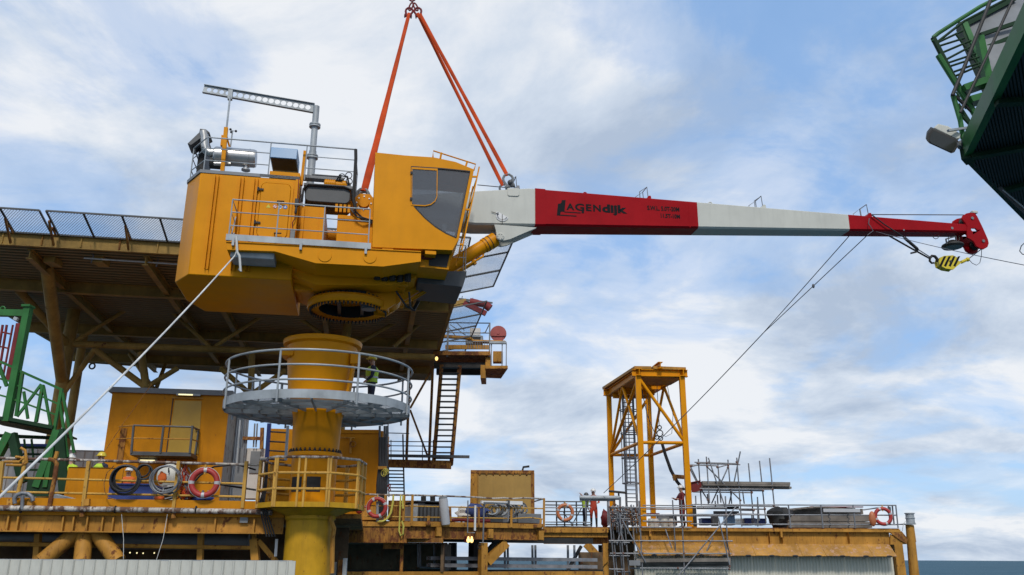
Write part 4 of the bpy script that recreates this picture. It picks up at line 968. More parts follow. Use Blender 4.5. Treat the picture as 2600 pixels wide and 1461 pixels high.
while v < 21.6:
    sp = span(v + .1)
    if sp:
        Mx = Matrix(((HU.x, HV.x, 0, 0), (HU.y, HV.y, 0, 0), (0, 0, 1, 0), (0, 0, 0, 1)))
        rep('deck_plank', pl_m, heli, Matrix.Translation(HP(sp[0], v, HZ)) @ Mx @ Matrix.Diagonal((sp[1] - sp[0], 1, 1, 1)))
    v += 0.335
for i in range(len(hp)):
    a, b = Vector((*hp[i], HZ + .24)), Vector((*hp[(i + 1) % len(hp)], HZ + .24))
    d = (b - a).normalized(); a -= d * .05; b += d * .05
    hpart('edge_beam', MB().ibeam(a, b, 0.16, 0.50, 0.03), 'ochre')
for k in range(15):
    u = -0.7 - k * 1.31
    hpart('beam_stiffener', MB().beam(HP(u, -0.045, HZ + .05), HP(u, -0.045, HZ + .44), 0.05, 0.05, (0, 1, 0)), 'rusty' if k % 2 else 'ochre')
# girders that run away from the front edge, and the cross girders
gus = [huv(onz((134, 715), 10.1))[0], huv(onz((373, 684), 10.1))[0], huv(onz((566, 794), 10.1))[0]]
gstep = 4.3
for u in gus + [gus[2] + gstep, gus[2] + gstep * 1.9]:
    hpart('girder', MB().ibeam(HP(u, 0.3, HZ - 0.18), HP(u, 20.5, HZ - 0.18), 0.22, 0.36, 0.03), 'ochre')
for v in (4.2, 11.2, 17.5):
    s0 = span(v); hpart('cross_girder', MB().ibeam(HP(s0[0] + .2, v, HZ - 0.24), HP(s0[1] - .2, v, HZ - 0.24), 0.24, 0.46, 0.03), 'ochre')
for px in (128, 250):
    a = onz((px, 660), HZ - .1); hpart('corbel', MB().box(a - Vector((.2, .1, .12)), a + Vector((.2, .5, .1))), 'ochre')
a, b = onz((213, 656), HZ - 0.15), onz((458, 672), HZ - .15)
hpart('conduit', MB().tube([a, b], 0.03, 8), 'rope')
for t in (0.08, 0.75): p = lerp(a, b, t); hpart('conduit_tie', MB().tube([p + Vector((0, 0, -.16)), p + Vector((.05, 0, .12)), p + Vector((-.06, 0, .3))], .02, 5), 'galv_dark')
# columns, rakers, lower chord, lattice
YC = 38.0
def hy(p, off=0.0):                    # point on the column row's plane
    return onpl(p, Vector((-14, YC + off, 0)), HV)
ct, cbm = hy((190, 775)), hy((150, 1140)); cbm.z = 1.1
hpart('column', MB().tube([ct + Vector((0, 0, .9)), ct, Vector((ct.x, ct.y, 1.1))], 0.27, 16), 'ochre')
c2 = hy((206, 891), 3.0); hpart('column', MB().tube([Vector((c2.x, c2.y, HZ)), Vector((c2.x, c2.y, 1.1))], 0.2, 12), 'ochre')
rb = hy((157, 968)); rt_ = onz((118, 672), HZ)
hpart('raker', MB().tube([rt_, rb, rb - (rt_ - rb).normalized() * .4], 0.24, 14), 'ochre')
hpart('raker', MB().tube([onz((45, 735), HZ), hy((175, 880))], 0.17, 12), 'ochre')
ch0, ch1 = hy((190, 874)), hy((650, 891)); chd = (ch1 - ch0)
hpart('lower_chord', MB().tube([ch0 - chd * .02, ch0 + chd * 2.05], 0.155, 14), 'ochre')
def lat(p, q, r=0.09, off=0.0): hpart('brace', MB().tube([hy(p, off), hy(q, off)], r, 10), 'ochre')
for p, q in (((193, 866), (350, 768)), ((404, 762), (532, 880)), ((546, 880), (700, 780)), ((720, 780), (868, 885)), ((885, 885), (1040, 800))): lat(p, q)
c3 = hy((878, 884)); hpart('column', MB().tube([Vector((c3.x, c3.y, HZ)), Vector((c3.x, c3.y, 1.3))], 0.2, 12), 'ochre')
lat((241, 888), (160, 1000), 0.12); lat((1000, 880), (1090, 800), 0.1)
nd = hy((371, 984)); 
for p, r in (((242, 889), .14), ((452, 935), .12), ((359, 895), .17)): hpart('brace', MB().tube([hy(p), nd], r, 12), 'ochre')
for p in ((330, 900), (420, 925)): hpart('brace', MB().tube([hy(p, 6), nd + Vector((0, 1.0, 0))], .1, 10), 'ochre')
nd2 = hy((637, 1003))
for p, r in (((560, 935), .12), ((725, 940), .12), ((640, 890), .15)): hpart('brace', MB().tube([hy(p), nd2], r, 12), 'ochre')
hpart('lifting_hook', MB().torus(onz((234, 930), HZ - .1), (0, 1, 0), .16, .05, 14, 6), 'dark')
# safety nets
NW, NH, NB = 1.45, 0.34, HZ + 0.46
def net(a, b, out, wide=NW):
    a, b = Vector(a), Vector(b); out = Vector(out).normalized() * wide + Vector((0, 0, NH))
    fr = MB(); c, d = b + out, a + out
    for p, q in ((a, b), (b, c), (c, d), (d, a)): fr.beam(p, q, 0.055, 0.055)
    f = hpart('net_frame', fr, 'darkgrey')
    hpart('netting', MB().quad(a, b, c, d), 'net', f)
def bracket(p, out):
    out = Vector(out).normalized()
    f = hpart('net_bracket', MB().beam(p + Vector((0, 0, -.45)) + out * .1, p + out * NW * .62 + Vector((0, 0, NH * .55)), .06, .09).beam(p + Vector((0, 0, -.05)) + out * .06, p + out * .5 + Vector((0, 0, .08)), .05, .07), 'rusty')
pw = 1.26; k = 0; u = -0.4
front = -HV
u0 = huv(onz((133, 585), NB))[0]
us = [u0 + pw * i for i in range(0, 13) if u0 + pw * (i + 1) < 0.2] 
for i, uu in enumerate(us):
    a, b = HP(uu + (.06 if i % 4 == 0 else 0), -.12, NB), HP(uu + pw - (0.06 if i % 4 == 3 else 0), -.12, NB)
    net(a, b, front)
    if i % 2 == 0: bracket(HP(uu, -.12, NB), front)
for i in range(1, 5):
    a, b = HP(u0 - .16 - pw * i, -.12, NB), HP(u0 - .16 - pw * (i - 1), -.12, NB); net(a, b, front)
    if i % 2: bracket(HP(u0 - .16 - pw * i, -.12, NB), front)
e0, e1 = Vector((*hp[1], NB)), Vector((*hp[2], NB)); ed = (e1 - e0).normalized(); eo = Vector((ed.y, -ed.x, 0))
net(us and HP(us[-1] + pw, -.12, NB), HP(0.1, -.12, NB), front)
corner_a = e0 + eo * .12
fr = MB(); q0, q1, q2, q3 = corner_a, HP(.1, -.12, NB), HP(.1, -.12, NB) + front * NW + Vector((0, 0, NH)), corner_a + eo * NW * 1.5 + front * NW * .9 + Vector((0, 0, NH))
step = (e1 - e0).length / 9.0
for i in range(8):
    if i in (2,): continue
    a, b = e0 + eo * .12 + ed * (i * 2.25), e0 + eo * .12 + ed * (i * 2.25 + 2.2)
    net(b, a, eo + ed * -0.15, NW * 1.12)
net(e0 + eo * .12, e0 + eo * .12 - ed * 1.4, eo + ed * -.15, NW * 1.12)
l0, l1 = Vector((*hp[5], NB)), Vector((*hp[4], NB)); ld = (l1 - l0).normalized(); lo_ = Vector((-ld.y, ld.x, 0))
for i in range(3): net(l0 + ld * (2.6 * i), l0 + ld * (2.6 * i + 2.5), lo_)
# ------------------------------------------------------------------ fire monitor platform on the right side of the deck
YF = 44.5
def fy(p, d=0.0): return onY(p, YF + d)
fire = thing('firefighting_platform', 'small railed platform with red hose reel beside the helideck edge', 'platform', fy((1180, 905)))
def fpart(n, mb, m, parent=None, **k): return part(n, mb, M[m], parent or fire, **k)
def fbox(n, p, q, d0, d1, m, **k):
    a, b = fy(p), fy(q); fpart(n, MB().box((min(a.x, b.x), YF + d0, min(a.z, b.z)), (max(a.x, b.x), YF + d1, max(a.z, b.z))), m, **k)
fbox('floor_channel', y3(430, 1040), y3(805, 1075), 0, 0.12, 'rig'); fbox('floor_channel', y3(430, 1040), y3(805, 1075), 2.4, 2.52, 'rig')
fbox('floor_plate', y3(330, 1095), y3(806, 1130), -0.1, 2.6, 'rusty'); fbox('support_beam', y3(330, 1175), y3(800, 1222), 0.3, 0.6, 'dark'); fbox('support_beam', y3(330, 1150), y3(770, 1222), 2.0, 2.3, 'dark')
for x in (450, 800): fbox('corner_post', y3(x - 4, 855), y3(x + 4, 1140), -.02, .04, 'midgrey')
for y_, m in ((855, 'dark'), (938, 'midgrey'), (1010, 'midgrey')): fpart('rail', MB().tube([fy(y3(450, y_)), fy(y3(803, y_ + 4))], .03, 6), m)
fpart('rail', MB().tube([fy(y3(803, 858)), fy(y3(765, 935), 1.5), fy(y3(740, 940), 2.4)], .03, 6), 'midgrey')
for p, q in (((470, 870), (600, 960)), ((520, 850), (590, 920)), ((455, 890), (530, 985))): fpart('hand_rail', MB().tube([fy(y3(*p), .5), fy(y3(*q), .5)], .025, 6), 'midgrey')
for i in range(9): fpart('baluster', MB().tube([fy(y3(620 + i * 20, 1010)), fy(y3(620 + i * 20, 1075))], .018, 5), 'galv_dark')
fbox('pump_cabinet', y3(595, 937), y3(740, 1010), .6, 1.4, 'galv', bevel=.03); fbox('cabinet_opening', y3(612, 950), y3(722, 990), .58, .62, 'dark'); fbox('control_box', y3(630, 868), y3(718, 925), .8, 1.1, 'container')
fpart('water_pipe', MB().tube([fy(y3(400, 968), .2), fy(y3(640, 985), .2), fy(y3(665, 1012), .2), fy(y3(930, 1020), .2)], .1, 10), 'rig')
rl = thing('hose_reel', 'round faded red fire hose reel at the right end of its platform', 'hose reel', fy(y3(873, 1005)))
part('drum_side', MB().lathe(fy(y3(873, 945), .3), [(0.0, -.05), (.06, -.05), (.07, 0), (.43, 0.0), (.44, .03), (.43, .05), (0, .05)], 28, (0, 1, 0)), M['fadedred'], rl)
part('drum_side', MB().lathe(fy(y3(873, 945), .8), [(0, 0), (.43, 0.0), (.44, .03), (.43, .05), (0, .05)], 28, (0, 1, 0)), M['fadedred'], rl)
part('hose_winding', MB().lathe(fy(y3(873, 945), .36), [(.36, 0), (.38, .1), (.36, .2), (.38, .3), (.36, .44)], 24, (0, 1, 0)), M['fadedred'], rl)
part('reel_foot', MB().beam(fy(y3(810, 962), .26), fy(y3(940, 962), .26), .05, .06), M['fadedred'], rl)
fbox('outer_cage_rail', y3(800, 1012), y3(940, 1032), -.1, .1, 'galv')
for x in (905, 940, 815): fbox('cage_post', y3(x - 4, 1020), y3(x + 3, 1215), 0, .07, 'galv_dark')
fbox('orange_cabinet', y3(828, 1085), y3(910, 1175), .2, .7, 'rig', bevel=.02)
fbox('lower_step_frame', y3(725, 1205), y3(765, 1315), .1, 1.8, 'rig'); fbox('lower_step_floor', y3(765, 1213), y3(952, 1240), 0, .1, 'rig')
fpart('lower_step_plate', MB().prism([onz(y3(*p), fy(y3(765, 1240)).z) for p in ((765, 1240), (952, 1240), (895, 1322), (730, 1315))], (0, 0, .05)), 'rusty')
fbox('step_link', y3(765, 1140), y3(805, 1230), .1, .25, 'rig')
fpart('yellow_glow', MB().sphere(fy(y3(357, 1155), -.4), .08, 10, 7, (1, .6, 1.4)), 'lamp')  # glowing ball added in place of a yellow lit area seen through here
mon = thing('fire_monitor', 'maroon water cannon on a bent arm at the helideck edge', 'fire monitor', onY(y3(640, 700), 41))
def my(x, y, d=0): return onY(y3(x, y), 41 + d)
part('arm', MB().beam(my(490, 700), my(605, 672), .18, .2).beam(my(490, 725), my(620, 690), .1, .1), M['ochre'], mon)
part('barrel', MB().tube([my(635, 680), my(700, 692), my(701, 692), my(770, 706)], .19, 14, r2=.15), M['redrust'], mon)
part('barrel_tip', MB().tube([my(765, 705), my(805, 735)], .2, 12), M['redrust'], mon)
part('lower_strut', MB().beam(my(585, 690), my(770, 780), .2, .24), M['redrust'], mon); part('rail', MB().beam(my(540, 655), my(825, 690), .06, .08).beam(my(605, 672), my(640, 700), .2, .1), M['darkgrey'], mon)
part('hose_loop', MB().torus(my(615, 648), (0, 1, 0), .27, .02, 18, 6, 0, 200, ref=(1, 0, 0)), M['dark'], mon)
# ------------------------------------------------------------------ stair tower below
YS = 44.0
st = thing('stair_tower', 'rusty steel stair tower hanging below the helideck at right', 'stairs', onY(z7(1150, 820), YS))
def sy(x, y, d=0.0): return onY(z7(x, y), YS + d)
def spart(n, mb, m='rusty'): return part(n, mb, M[m], st)
for d in (0, 0.9):
    spart('stringer', MB().beam(sy(1290, 240, d), sy(1245, 800, d), .07, .2, (1, 0, 0)), 'rusty') if d == 0 else None
spart('stringer', MB().beam(sy(1395, 245), sy(1345, 815), .07, .2, (1, 0, 0)))
tm = MB().box((0, -.12, -.02), (1, .14, .03)).mesh('tread', M['dark'])
for i in range(17):
    y_ = 258 + i * 32.5; t = (y_ - 240) / 560; a = sy(1292 - 45 * t, y_); b = sy(1393 - 48 * t, y_)
    rep('tread', tm, st, Matrix.Translation(a) @ Matrix.Diagonal(((b - a).length, 1, 1, 1)))
for p, q in (((1240, 250), (1218, 790)), ((1105, 320), (1088, 810))): spart('post', MB().beam(sy(*p, .6), sy(*q, .6), .13, .13))
for p, q in (((1238, 262), (1110, 490)), ((1110, 500), (1212, 770))): spart('diagonal', MB().beam(sy(*p, .6), sy(*q, .6), .1, .1))
spart('landing_beam', MB().beam(sy(982, 808), sy(1345, 818), .25, .36)); spart('landing_beam', MB().beam(sy(982, 800, 1.2), sy(1345, 808, 1.2), .12, .3))
spart('landing_floor', MB().prism([sy(982, 800), sy(1345, 808), sy(1345, 808) + Vector((0, 1.2, 0)), sy(982, 800) + Vector((0, 1.2, 0))], (0, 0, .04)))
spart('cable_tray', MB().beam(sy(982, 762, -.3), sy(1450, 769, -.3), .12, .14), 'darkgrey')
for y_ in (632, 680, 705, 735): spart('rail', MB().tube([sy(985, y_), sy(1240 if y_ > 650 else 1105, y_ + 3)], .025, 6), 'darkgrey')
for x in (1000, 1180, 1242): spart('rail_post', MB().tube([sy(x, 672), sy(x, 800)], .025, 6), 'darkgrey')
spart('ladder_stile', MB().beam(sy(1068, 640, .2), sy(1076, 1000, .2), .07, .09), 'darkgrey'); spart('ladder_stile', MB().beam(sy(983, 560, .2), sy(988, 1000, .2), .05, .06), 'darkgrey')
for i in range(12):
    y_ = 848 + i * 14.5 * 1.35
    if y_ < 1000: spart('lower_tread', MB().beam(sy(986, y_, .2), sy(1072, y_ + 1, .2), .2, .05), 'dark')
# ================================================================== platform deck, left part (in front of which the pedestal stands)
a1 = zc(250, 1150, 8.05); a2 = zc(0, 1110, 7.619); a3 = zc(560, 1040, 5.567); a4 = zc(860, 1060, 4.992)
a5 = zc(1100, 1180, 6.583); a6 = zc(1460, 1220, 6.009); a7 = zc(1740, 1140, 6.582)
DZ = 1.1
E0, E1 = onz((0, 1294), DZ), onz((640, 1302), DZ)
LU = (E1 - E0).normalized(); LV = Vector((-LU.y, LU.x, 0))
def lp(p, d=0.0): return onpl(p, E0 + LV * d, LV)            # point d metres behind the deck edge plane
def LP(s, d, z): return Vector((E0.x, E0.y, z)) + LU * s + LV * d
def ls(p, d=0.0): return (lp(p, d) - E0).dot(LU)
def lbox(mb, s0, d0, z0, s1, d1, z1):
    c = [LP(s, d, z) for z in (z0, z1) for s, d in ((s0, d0), (s1, d0), (s1, d1), (s0, d1))]
    return mb.add(c, [(0, 3, 2, 1), (4, 5, 6, 7), (0, 1, 5, 4), (1, 2, 6, 5), (2, 3, 7, 6), (3, 0, 4, 7)])
def lrect(p, q, d0, d1, d_at=None):
    """box whose front face covers the picture rectangle p-q at depth d0"""
    a, b = lp(p, d0), lp(q, d0)
    return lbox(MB(), (a - E0).dot(LU), d0, min(a.z, b.z), (b - E0).dot(LU), d1, max(a.z, b.z))
S0, S1 = -7.0, ls((722, 1303))
structure('main_deck', lbox(MB(), S0, 0.05, DZ - 0.12, S1 + 2.0, 34, DZ), M['rusty'])
# deck edge girder with plate, pipe and stiffeners
gd = thing('deck_edge_girder', 'long orange girder along the deck edge left of the column', 'girder', LP(3, 0, 0.4))
def gp(n, mb, m, parent=None, **k): return part(n, mb, M[m], parent or gd, **k)
ztoe, zg0, zg1 = lp(z6(300, 893)).z, lp(z6(300, 1137)).z, lp(z6(300, 1003)).z
gp('kick_plate', lbox(MB(), S0, -0.03, DZ - .12, S1, 0.03, ztoe), 'rig_clean')
gp('web', lbox(MB(), S0, 0.06, zg0 + .03, S1, 0.09, DZ - .12), 'rig')
gp('bottom_flange', lbox(MB(), S0, -0.10, zg0, S1, 0.22, zg0 + .03), 'rig')
for x in (60, 130, 455, 530, 630, 740, 815, 1200, 1550, 1830):
    s = ls(z6(x, 1070)); gp('stiffener', lbox(MB(), s - .02, -0.06, zg0 + .03, s + .02, 0.06, DZ - .15), 'rig')
gp('bracket_plate', lbox(MB(), ls(z6(1728, 1040)), -.03, lp(z6(1, 1052)).z, ls(z6(1785, 1040)), .05, lp(z6(1, 1012)).z), 'midgrey')
for x, y in ((590, 1010), (1247, 1020)): gp('post_foot', MB().tube([lp(z6(x, y + 18), -.1), lp(z6(x, y - 25), -.1)], .06, 8), 'rusty')
wp = thing('edge_pipe', 'thick worn white pipe along the deck edge below the yellow railing', 'pipe', LP(4, -.15, 1.05))
part('pipe', MB().tube([lp(z6(-160, 962), -.16), lp(z6(830, 975), -.16), lp(z6(1842, 992), -.16), lp(z6(1960, 998), -.16)], .068, 12), M['railworn'], wp)
for x in (150, 830, 1410): part('pipe_clamp', MB().torus(lp(z6(x, 975), -.16), LU, .075, .022, 16, 6), M['dark'], wp)
# tripod of tubes under the girder
tri = thing('tripod_brace', 'three thick ochre tubes fanning out under the deck edge girder', 'brace', lp(z6(620, 1340), .1))
for p, q, r in (((560, 1130), (300, 1350), .2), ((612, 1120), (590, 1350), .205), ((690, 1130), (850, 1350), .2)):
    part('tube', MB().tube([lp(z6(*p), .35), lp(z6(*q), .1)], r, 18), M['yellow'] if 0 else M['rig'], tri)
# dark room under the deck
lm = thing('lower_bay', 'dark lower bay under the left deck edge with a thick pipe inside', 'bay', LP(4, 3, -2))
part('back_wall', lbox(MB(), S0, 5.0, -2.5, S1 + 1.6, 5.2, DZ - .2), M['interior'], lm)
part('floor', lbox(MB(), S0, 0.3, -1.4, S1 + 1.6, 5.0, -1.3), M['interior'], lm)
part('thick_pipe', MB().tube([lp(z6(800, 1195), 1.5), lp(z6(1790, 1205), 1.5)], .24, 16), M['midgrey'], lm)
part('thick_pipe', MB().tube([lp(z6(-100, 1172), 1.8), lp(z6(500, 1178), 1.8)], .12, 12), M['midgrey'], lm)
part('inner_rail', MB().tube([lp(z6(-80, 1222), .5), lp(z6(1850, 1252), .5)], .055, 8), M['rig'], lm)
for x0, x1, w in ((275, 262, .14), (1447, 1440, .14), (1830, 1822, .1)): part('inner_post', MB().beam(lp(z6(x0, 1150), .55), lp(z6(x1, 1345), .55), w, w), M['rig'], lm)
for (x, y) in ((985, 1288), (1110, 1288), (935, 1286), (1030, 1290)): part('lamp_glint', MB().sphere(lp(z6(x, y), 4.5), .022, 8, 6), M['tube'], lm)
part('post', MB().beam(lp(z7(215, 1240), .5), lp(z7(225, 1370), .5), .2, .2), M['rig'], lm); part('strut', MB().beam(lp(z7(240, 1250), .5), lp(z7(345, 1372), .5), .13, .13), M['rig'], lm)
for p, q in (((875, 1010), (888, 1340)), ((1205, 1010), (1125, 1340))): wire([lp(z6(*p), -.2), lp(z6((p[0] + q[0]) / 2 + 8, 1190), -.2), lp(z6(*q), -.2)], .008, 'thin white cord hanging under the deck edge, ' + ('nearest the tripod' if p[0] < 1000 else 'right of the other one'), 'line', 'loose_line', mat='rope')
# yellow railing along the edge
rl_ = thing('deck_railing', 'yellow deck edge railing with worn white top rail, left of the column', 'railing', LP(4, 0, DZ))
for ya, yb_, m, r in (((-120, 602), (1760, 652), 'railworn', .036), ((-120, 742), (1760, 790), 'railyel', .03), ((-120, 845), (1760, 884), 'railyel', .03)):
    part('rail', MB().tube([lp(z6(*ya)), lp(z6(*yb_))], r, 10), M[m], rl_)
part('rail', MB().tube([lp(z6(1760, 652)), lp(z6(1880, 655))], .034, 10), M['railworn'], rl_)
for xt, xb in ((20, -20), (640, 598), (1288, 1250), (1775, 1745), (1880, 1848)):
    part('post', MB().beam(lp(z6(xt, 628), -.03), lp(z6(xb, 965), -.03), .085, .085), M['railyel'], rl_)
part('post', MB().tube([lp(a2(*p), -.06) for p in ((940, 430), (1050, 450), (1100, 520), (1085, 620), (1060, 800), (1005, 1050), (985, 1180), (960, 1330))], .055, 10), M['rusty'], rl_)
part('post', MB().tube([lp(a2(*p), -.06) for p in ((1110, 280), (1070, 420))], .05, 8), M['rig'], rl_)
part('post', MB().tube([lp(a2(*p), -.06) for p in ((440, 380), (470, 520), (440, 700), (390, 900), (330, 1160))], .05, 10), M['railyel'], rl_)
part('bent_rail', MB().tube([lp(a2(*p), -.1) for p in ((90, 480), (370, 480), (440, 420), (380, 390), (300, 385))], .035, 8), M['rig'], rl_)
part('bent_rail', MB().tube([lp(a2(*p), -.1) for p in ((120, 540), (420, 545), (520, 500), (490, 260), (400, 210))], .035, 8), M['rig'], rl_)
for x in (210, 600, 1690): part('post_base', MB().beam(lp(a2(x, 1200), -.06), lp(a2(x - 10, 1330), -.06), .14, .1), M['rig'], rl_)
hp_ = thing('bent_pipe_end', 'grey rusty bent pipe hooks on the edge pipe at lower left', 'pipe', lp(a2(420, 1340), -.2))
part('pipe_hook', MB().tube([lp(a2(*p), -.22) for p in ((290, 1290), (275, 1190), (330, 1120), (430, 1085), (540, 1095), (620, 1160), (640, 1240))], .05, 10), M['galv_dark'], hp_)
part('pipe_stub', MB().tube([lp(a2(435, 1140), -.22), lp(a2(430, 1400), -.2)], .045, 10), M['galv_dark'], hp_)
# lifebuoys
def lifebuoy(c, r, n, mat, label, ref, tape=(45, 135, 225, 315), t=0.24):
    th = thing('lifebuoy', label, 'lifebuoy', c, 0, 'lifebuoys on the railings')
    part('ring', MB().torus(c, n, r * 0.83, r * 0.19, 40, 12, ref=ref), M[mat], th)
    for a in tape:
        pts = []
        part('reflective_band', MB().torus(c, n, r * 0.83, r * 0.197, 4, 12, a - 7, a + 7, ref=ref), M['tape'], th)
    x = Vector(ref).normalized(); y = Vector(n).normalized().cross(x)
    part('grab_line', MB().torus(c, n, r * 1.03, 0.008, 36, 5, ref=ref), M['rope'], th)
    part('hanger', MB().beam(c + Vector((0, -.03, r * .55)), c + Vector((0, -.03, r * 1.2)), .05, .03), M['railyel'], th)
    return th
lifebuoy(lp(z6(1470, 782), -.16), .385, LV, 'lifebuoy', 'largest faded red lifebuoy with white bands on the yellow railing left of the column', LU, (0, 90, 180, 270))
# hose coils hung on the rail
def coil(c, r, turns, t, mat, label, n=None, spread=0.045, name='hose_coil', cat='hose'):
    th = thing(name, label, cat, c)
    for k in range(turns):
        rr = r + rnd.uniform(-.035, .035); cc = c + LV * (k * spread * .5 - .05) + LU * rnd.uniform(-.03, .03) - Vector((0, 0, rr - r + rnd.uniform(0, .03)))
        part('hose_turn', MB().torus(cc, (LV + LU * rnd.uniform(-.12, .12)), rr, t, 32, 7), M[mat], th)
    return th
coil(lp(z6(905, 752), -.2), .335, 6, .024, 'black', 'thick black hose coil hung on the rail in front of the blue skip')
coil(lp(z6(1040, 702), -.18), .185, 4, .02, 'black', 'small black hose coil between two larger coils')
coil(lp(z6(1188, 752), -.22), .335, 8, .014, 'galv_dark', 'grey wire coil hung on the rail beside a yellow post', name='wire_coil', cat='wire coil')
wire([lp(z6(*p), -.22) for p in ((820, 660), (770, 710), (748, 790), (755, 850), (780, 890), (840, 905))], .012, 'thin brown hose loop beside the black coil', 'hose', 'hose_loop', mat='rusty')
wire([lp(z6(*p), .12) for p in ((1380, 800), (1440, 730), (1540, 668), (1700, 650), (1840, 690))], .025, 'black cable sagging behind the lifebuoy', 'cable', 'sagging_cable', mat='black')
wire([lp(z6(*p), .1) for p in ((1560, 790), (1680, 810), (1842, 835))], .028, 'black cable lying along the middle rail left of the column', 'cable', 'sagging_cable', mat='black')
CBL = ['leftmost black cable dropping over the deck edge beside the basket', 'second black cable from the left beside the basket', 'third black cable from the left beside the basket', 'rightmost black cable dropping beside the basket']
for k in range(4): wire([lp(a3(*p), -.2 - .02 * k) for p in ((640 + 8 * k, 760), (640 + 6 * k, 950), (600 + 14 * k, 1150), (560 + 18 * k, 1300), (580 + 30 * k, 1500), (650 + 40 * k, 1800))], .02, CBL[k], 'cable', 'black_cable', grp='cables dropping beside the basket', mat='black')
# ropes, bottles and bags on the deck behind the rail
rp = thing('rope_pile', 'tangle of red and grey ropes hanging beside the lifebuoy', 'ropes', lp(z6(1340, 900), .05))
for k in range(14):
    x0 = 1290 + rnd.uniform(0, 80); y0 = rnd.uniform(640, 760)
    pts = [lp(z6(x0 + rnd.uniform(-25, 25), y0 + (900 - y0) * i / 5), .04 + rnd.uniform(0, .1)) for i in range(6)]
    part('rope', MB().tube(pts, rnd.uniform(.012, .02), 6), M[rnd.choice(['redrust', 'sling', 'galv_dark', 'redrust'])], rp)
for k in range(8):
    part('rope', MB().torus(lp(z6(1320 + 8 * k, 870 + 4 * (k % 3)), .1), (rnd.uniform(-1, 1), 1, rnd.uniform(-.3, 1)), rnd.uniform(.06, .14), .016, 14, 6), M[rnd.choice(['redrust', 'sling', 'coverall_red'])], rp)
for k in range(3):
    c = lp(z6(1420 + 40 * k, 850), .5)
    single('gas_bottle', MB().lathe(Vector((c.x, c.y, DZ)), [(0, 0), (.1, 0), (.1, .42), (.09, .48), (.03, .53), (.03, .58), (0, .58)], 14), M['galv'], ['small grey gas bottle left in the row seen through the lifebuoy', 'small grey gas bottle in the middle of the row seen through the lifebuoy', 'small grey gas bottle right in the row seen through the lifebuoy'][k], 'gas bottle', 'gas bottles behind the lifebuoy')
def lump(name, c, r, mat, label, cat, sc=(1, .8, .7)):
    mb = MB().sphere(c, r, 14, 9, sc)
    for v in mb.v:
        d = (v - c); k = 1 + .16 * math.sin(d.x * 37 + d.z * 23) + .1 * math.sin(d.y * 41 + d.z * 31); v.xyz = (c + d * k).xyz
    return single(name, mb, M[mat], label, cat)
lump('tarpaulin', lp(z6(1420, 900), .3), .2, 'blue', 'crumpled blue tarpaulin under the lifebuoy', 'tarpaulin', (1.9, .9, .5))
lump('bag', lp(z6(1150, 892), .3), .13, 'coverall_or', 'bright orange bag lying under the wire coil', 'bag')
sk = thing('blue_skip', 'blue steel skip behind the black hose coil', 'skip', lp(z6(940, 905), .7))
q = [lp(z6(*p), .6) for p in ((790, 790), (1090, 800), (1105, 925), (770, 925))]; 
part('body', MB().prism(q, LV * 1.6), M['blue'], sk); part('rim', lrect(z6(785, 785), z6(1095, 800), .56, 2.25), M['blue'], sk)
pan = thing('striped_panel', 'black and white striped board standing under the wire coil', 'board', lp(z6(1210, 910), .35))
part('board', lrect(z6(1175, 800), z6(1255, 912), .35, .38), M['sticker_w'], pan)
for k in range(5):
    part('stripe', MB().prism([lp(z6(*p), .345) for p in ((1178, 822 + 20 * k), (1252, 806 + 20 * k), (1252, 815 + 20 * k), (1178, 832 + 20 * k))], LV * -.004), M['logo'], pan)
dr = thing('white_tank', 'white round ended tank seen through the grey wire coil', 'tank', lp(z6(1215, 800), 3))
part('shell', MB().lathe(lp(z6(1215, 735), 3.0), [(0, -.05), (.3, 0), (.36, .06), (.36, .9), (0, .95)], 26, LV), M['cladding'], dr)
part('rod', MB().tube([lp(z6(1214, 675), 2.9), lp(z6(1214, 712), 2.9)], .02, 6), M['dark'], dr)
# orange wall box with crew behind it
ob = thing('orange_screen', 'plain orange steel box shielding the crew behind the railing', 'steel box', lp(z6(650, 905), 2.0))
part('front_plate', lrect(z6(492, 672), z6(850, 960), 2.0, 2.06), M['rig_clean'], ob); part('side_plate', lrect(z6(492, 672), z6(500, 960), 2.06, 4.2), M['rig_clean'], ob)
part('top_rim', lrect(z6(488, 668), z6(855, 676), 1.97, 2.12), M['rig_clean'], ob)
sh = [lp(z6(*p), .9) for p in ((395, 860), (580, 905), (585, 925), (470, 925), (380, 905))]
single('plastic_sheet', MB().prism(sh, LV * .3), M['galv'], 'pale grey plastic sheet lying behind the railing at left', 'sheet', bevel=.02)
# ------------------------------------------------------------------ orange accommodation block
BD = 12.0
bl = thing('accommodation_block', 'orange accommodation block with grey roof, upper door and small balcony', 'building', lp(z6(1200, 900), BD))
def bp(n, mb, m, parent=None, **k): return part(n, mb, M[m] if isinstance(m, str) else m, parent or bl, **k)
zr0, zr1 = lp(z6(1200, 145), BD).z, lp(z6(1200, 108), BD).z
sL, sR = ls(z6(770, 400), BD), ls(z6(1608, 600), BD)
bp('front_wall', lbox(MB(), sL, BD, DZ, sR, BD + .15, zr0), 'rig_clean')
bp('left_wall', lbox(MB(), sL, BD + .15, DZ, sL + .15, BD + 6, zr0), 'rig_clean')
rw = bp('right_wall', lbox(MB(), sR - .15, BD + .15, DZ, sR, BD + 6.0, zr0), paint('weathered_side_wall', (0.42, 0.34, 0.25), 0.6, 0.2, rust=0.45, grime=0.6))
for k in range(5): bp('wall_corrugation', lbox(MB(), sR, BD + 2.2 + .42 * k, DZ, sR + .06, BD + 2.4 + .42 * k, zr0), 'galv', rw)
bp('roof', lbox(MB(), sL - .12, BD - .12, zr0, sR + .12, BD + 6.1, zr1), 'midgrey')
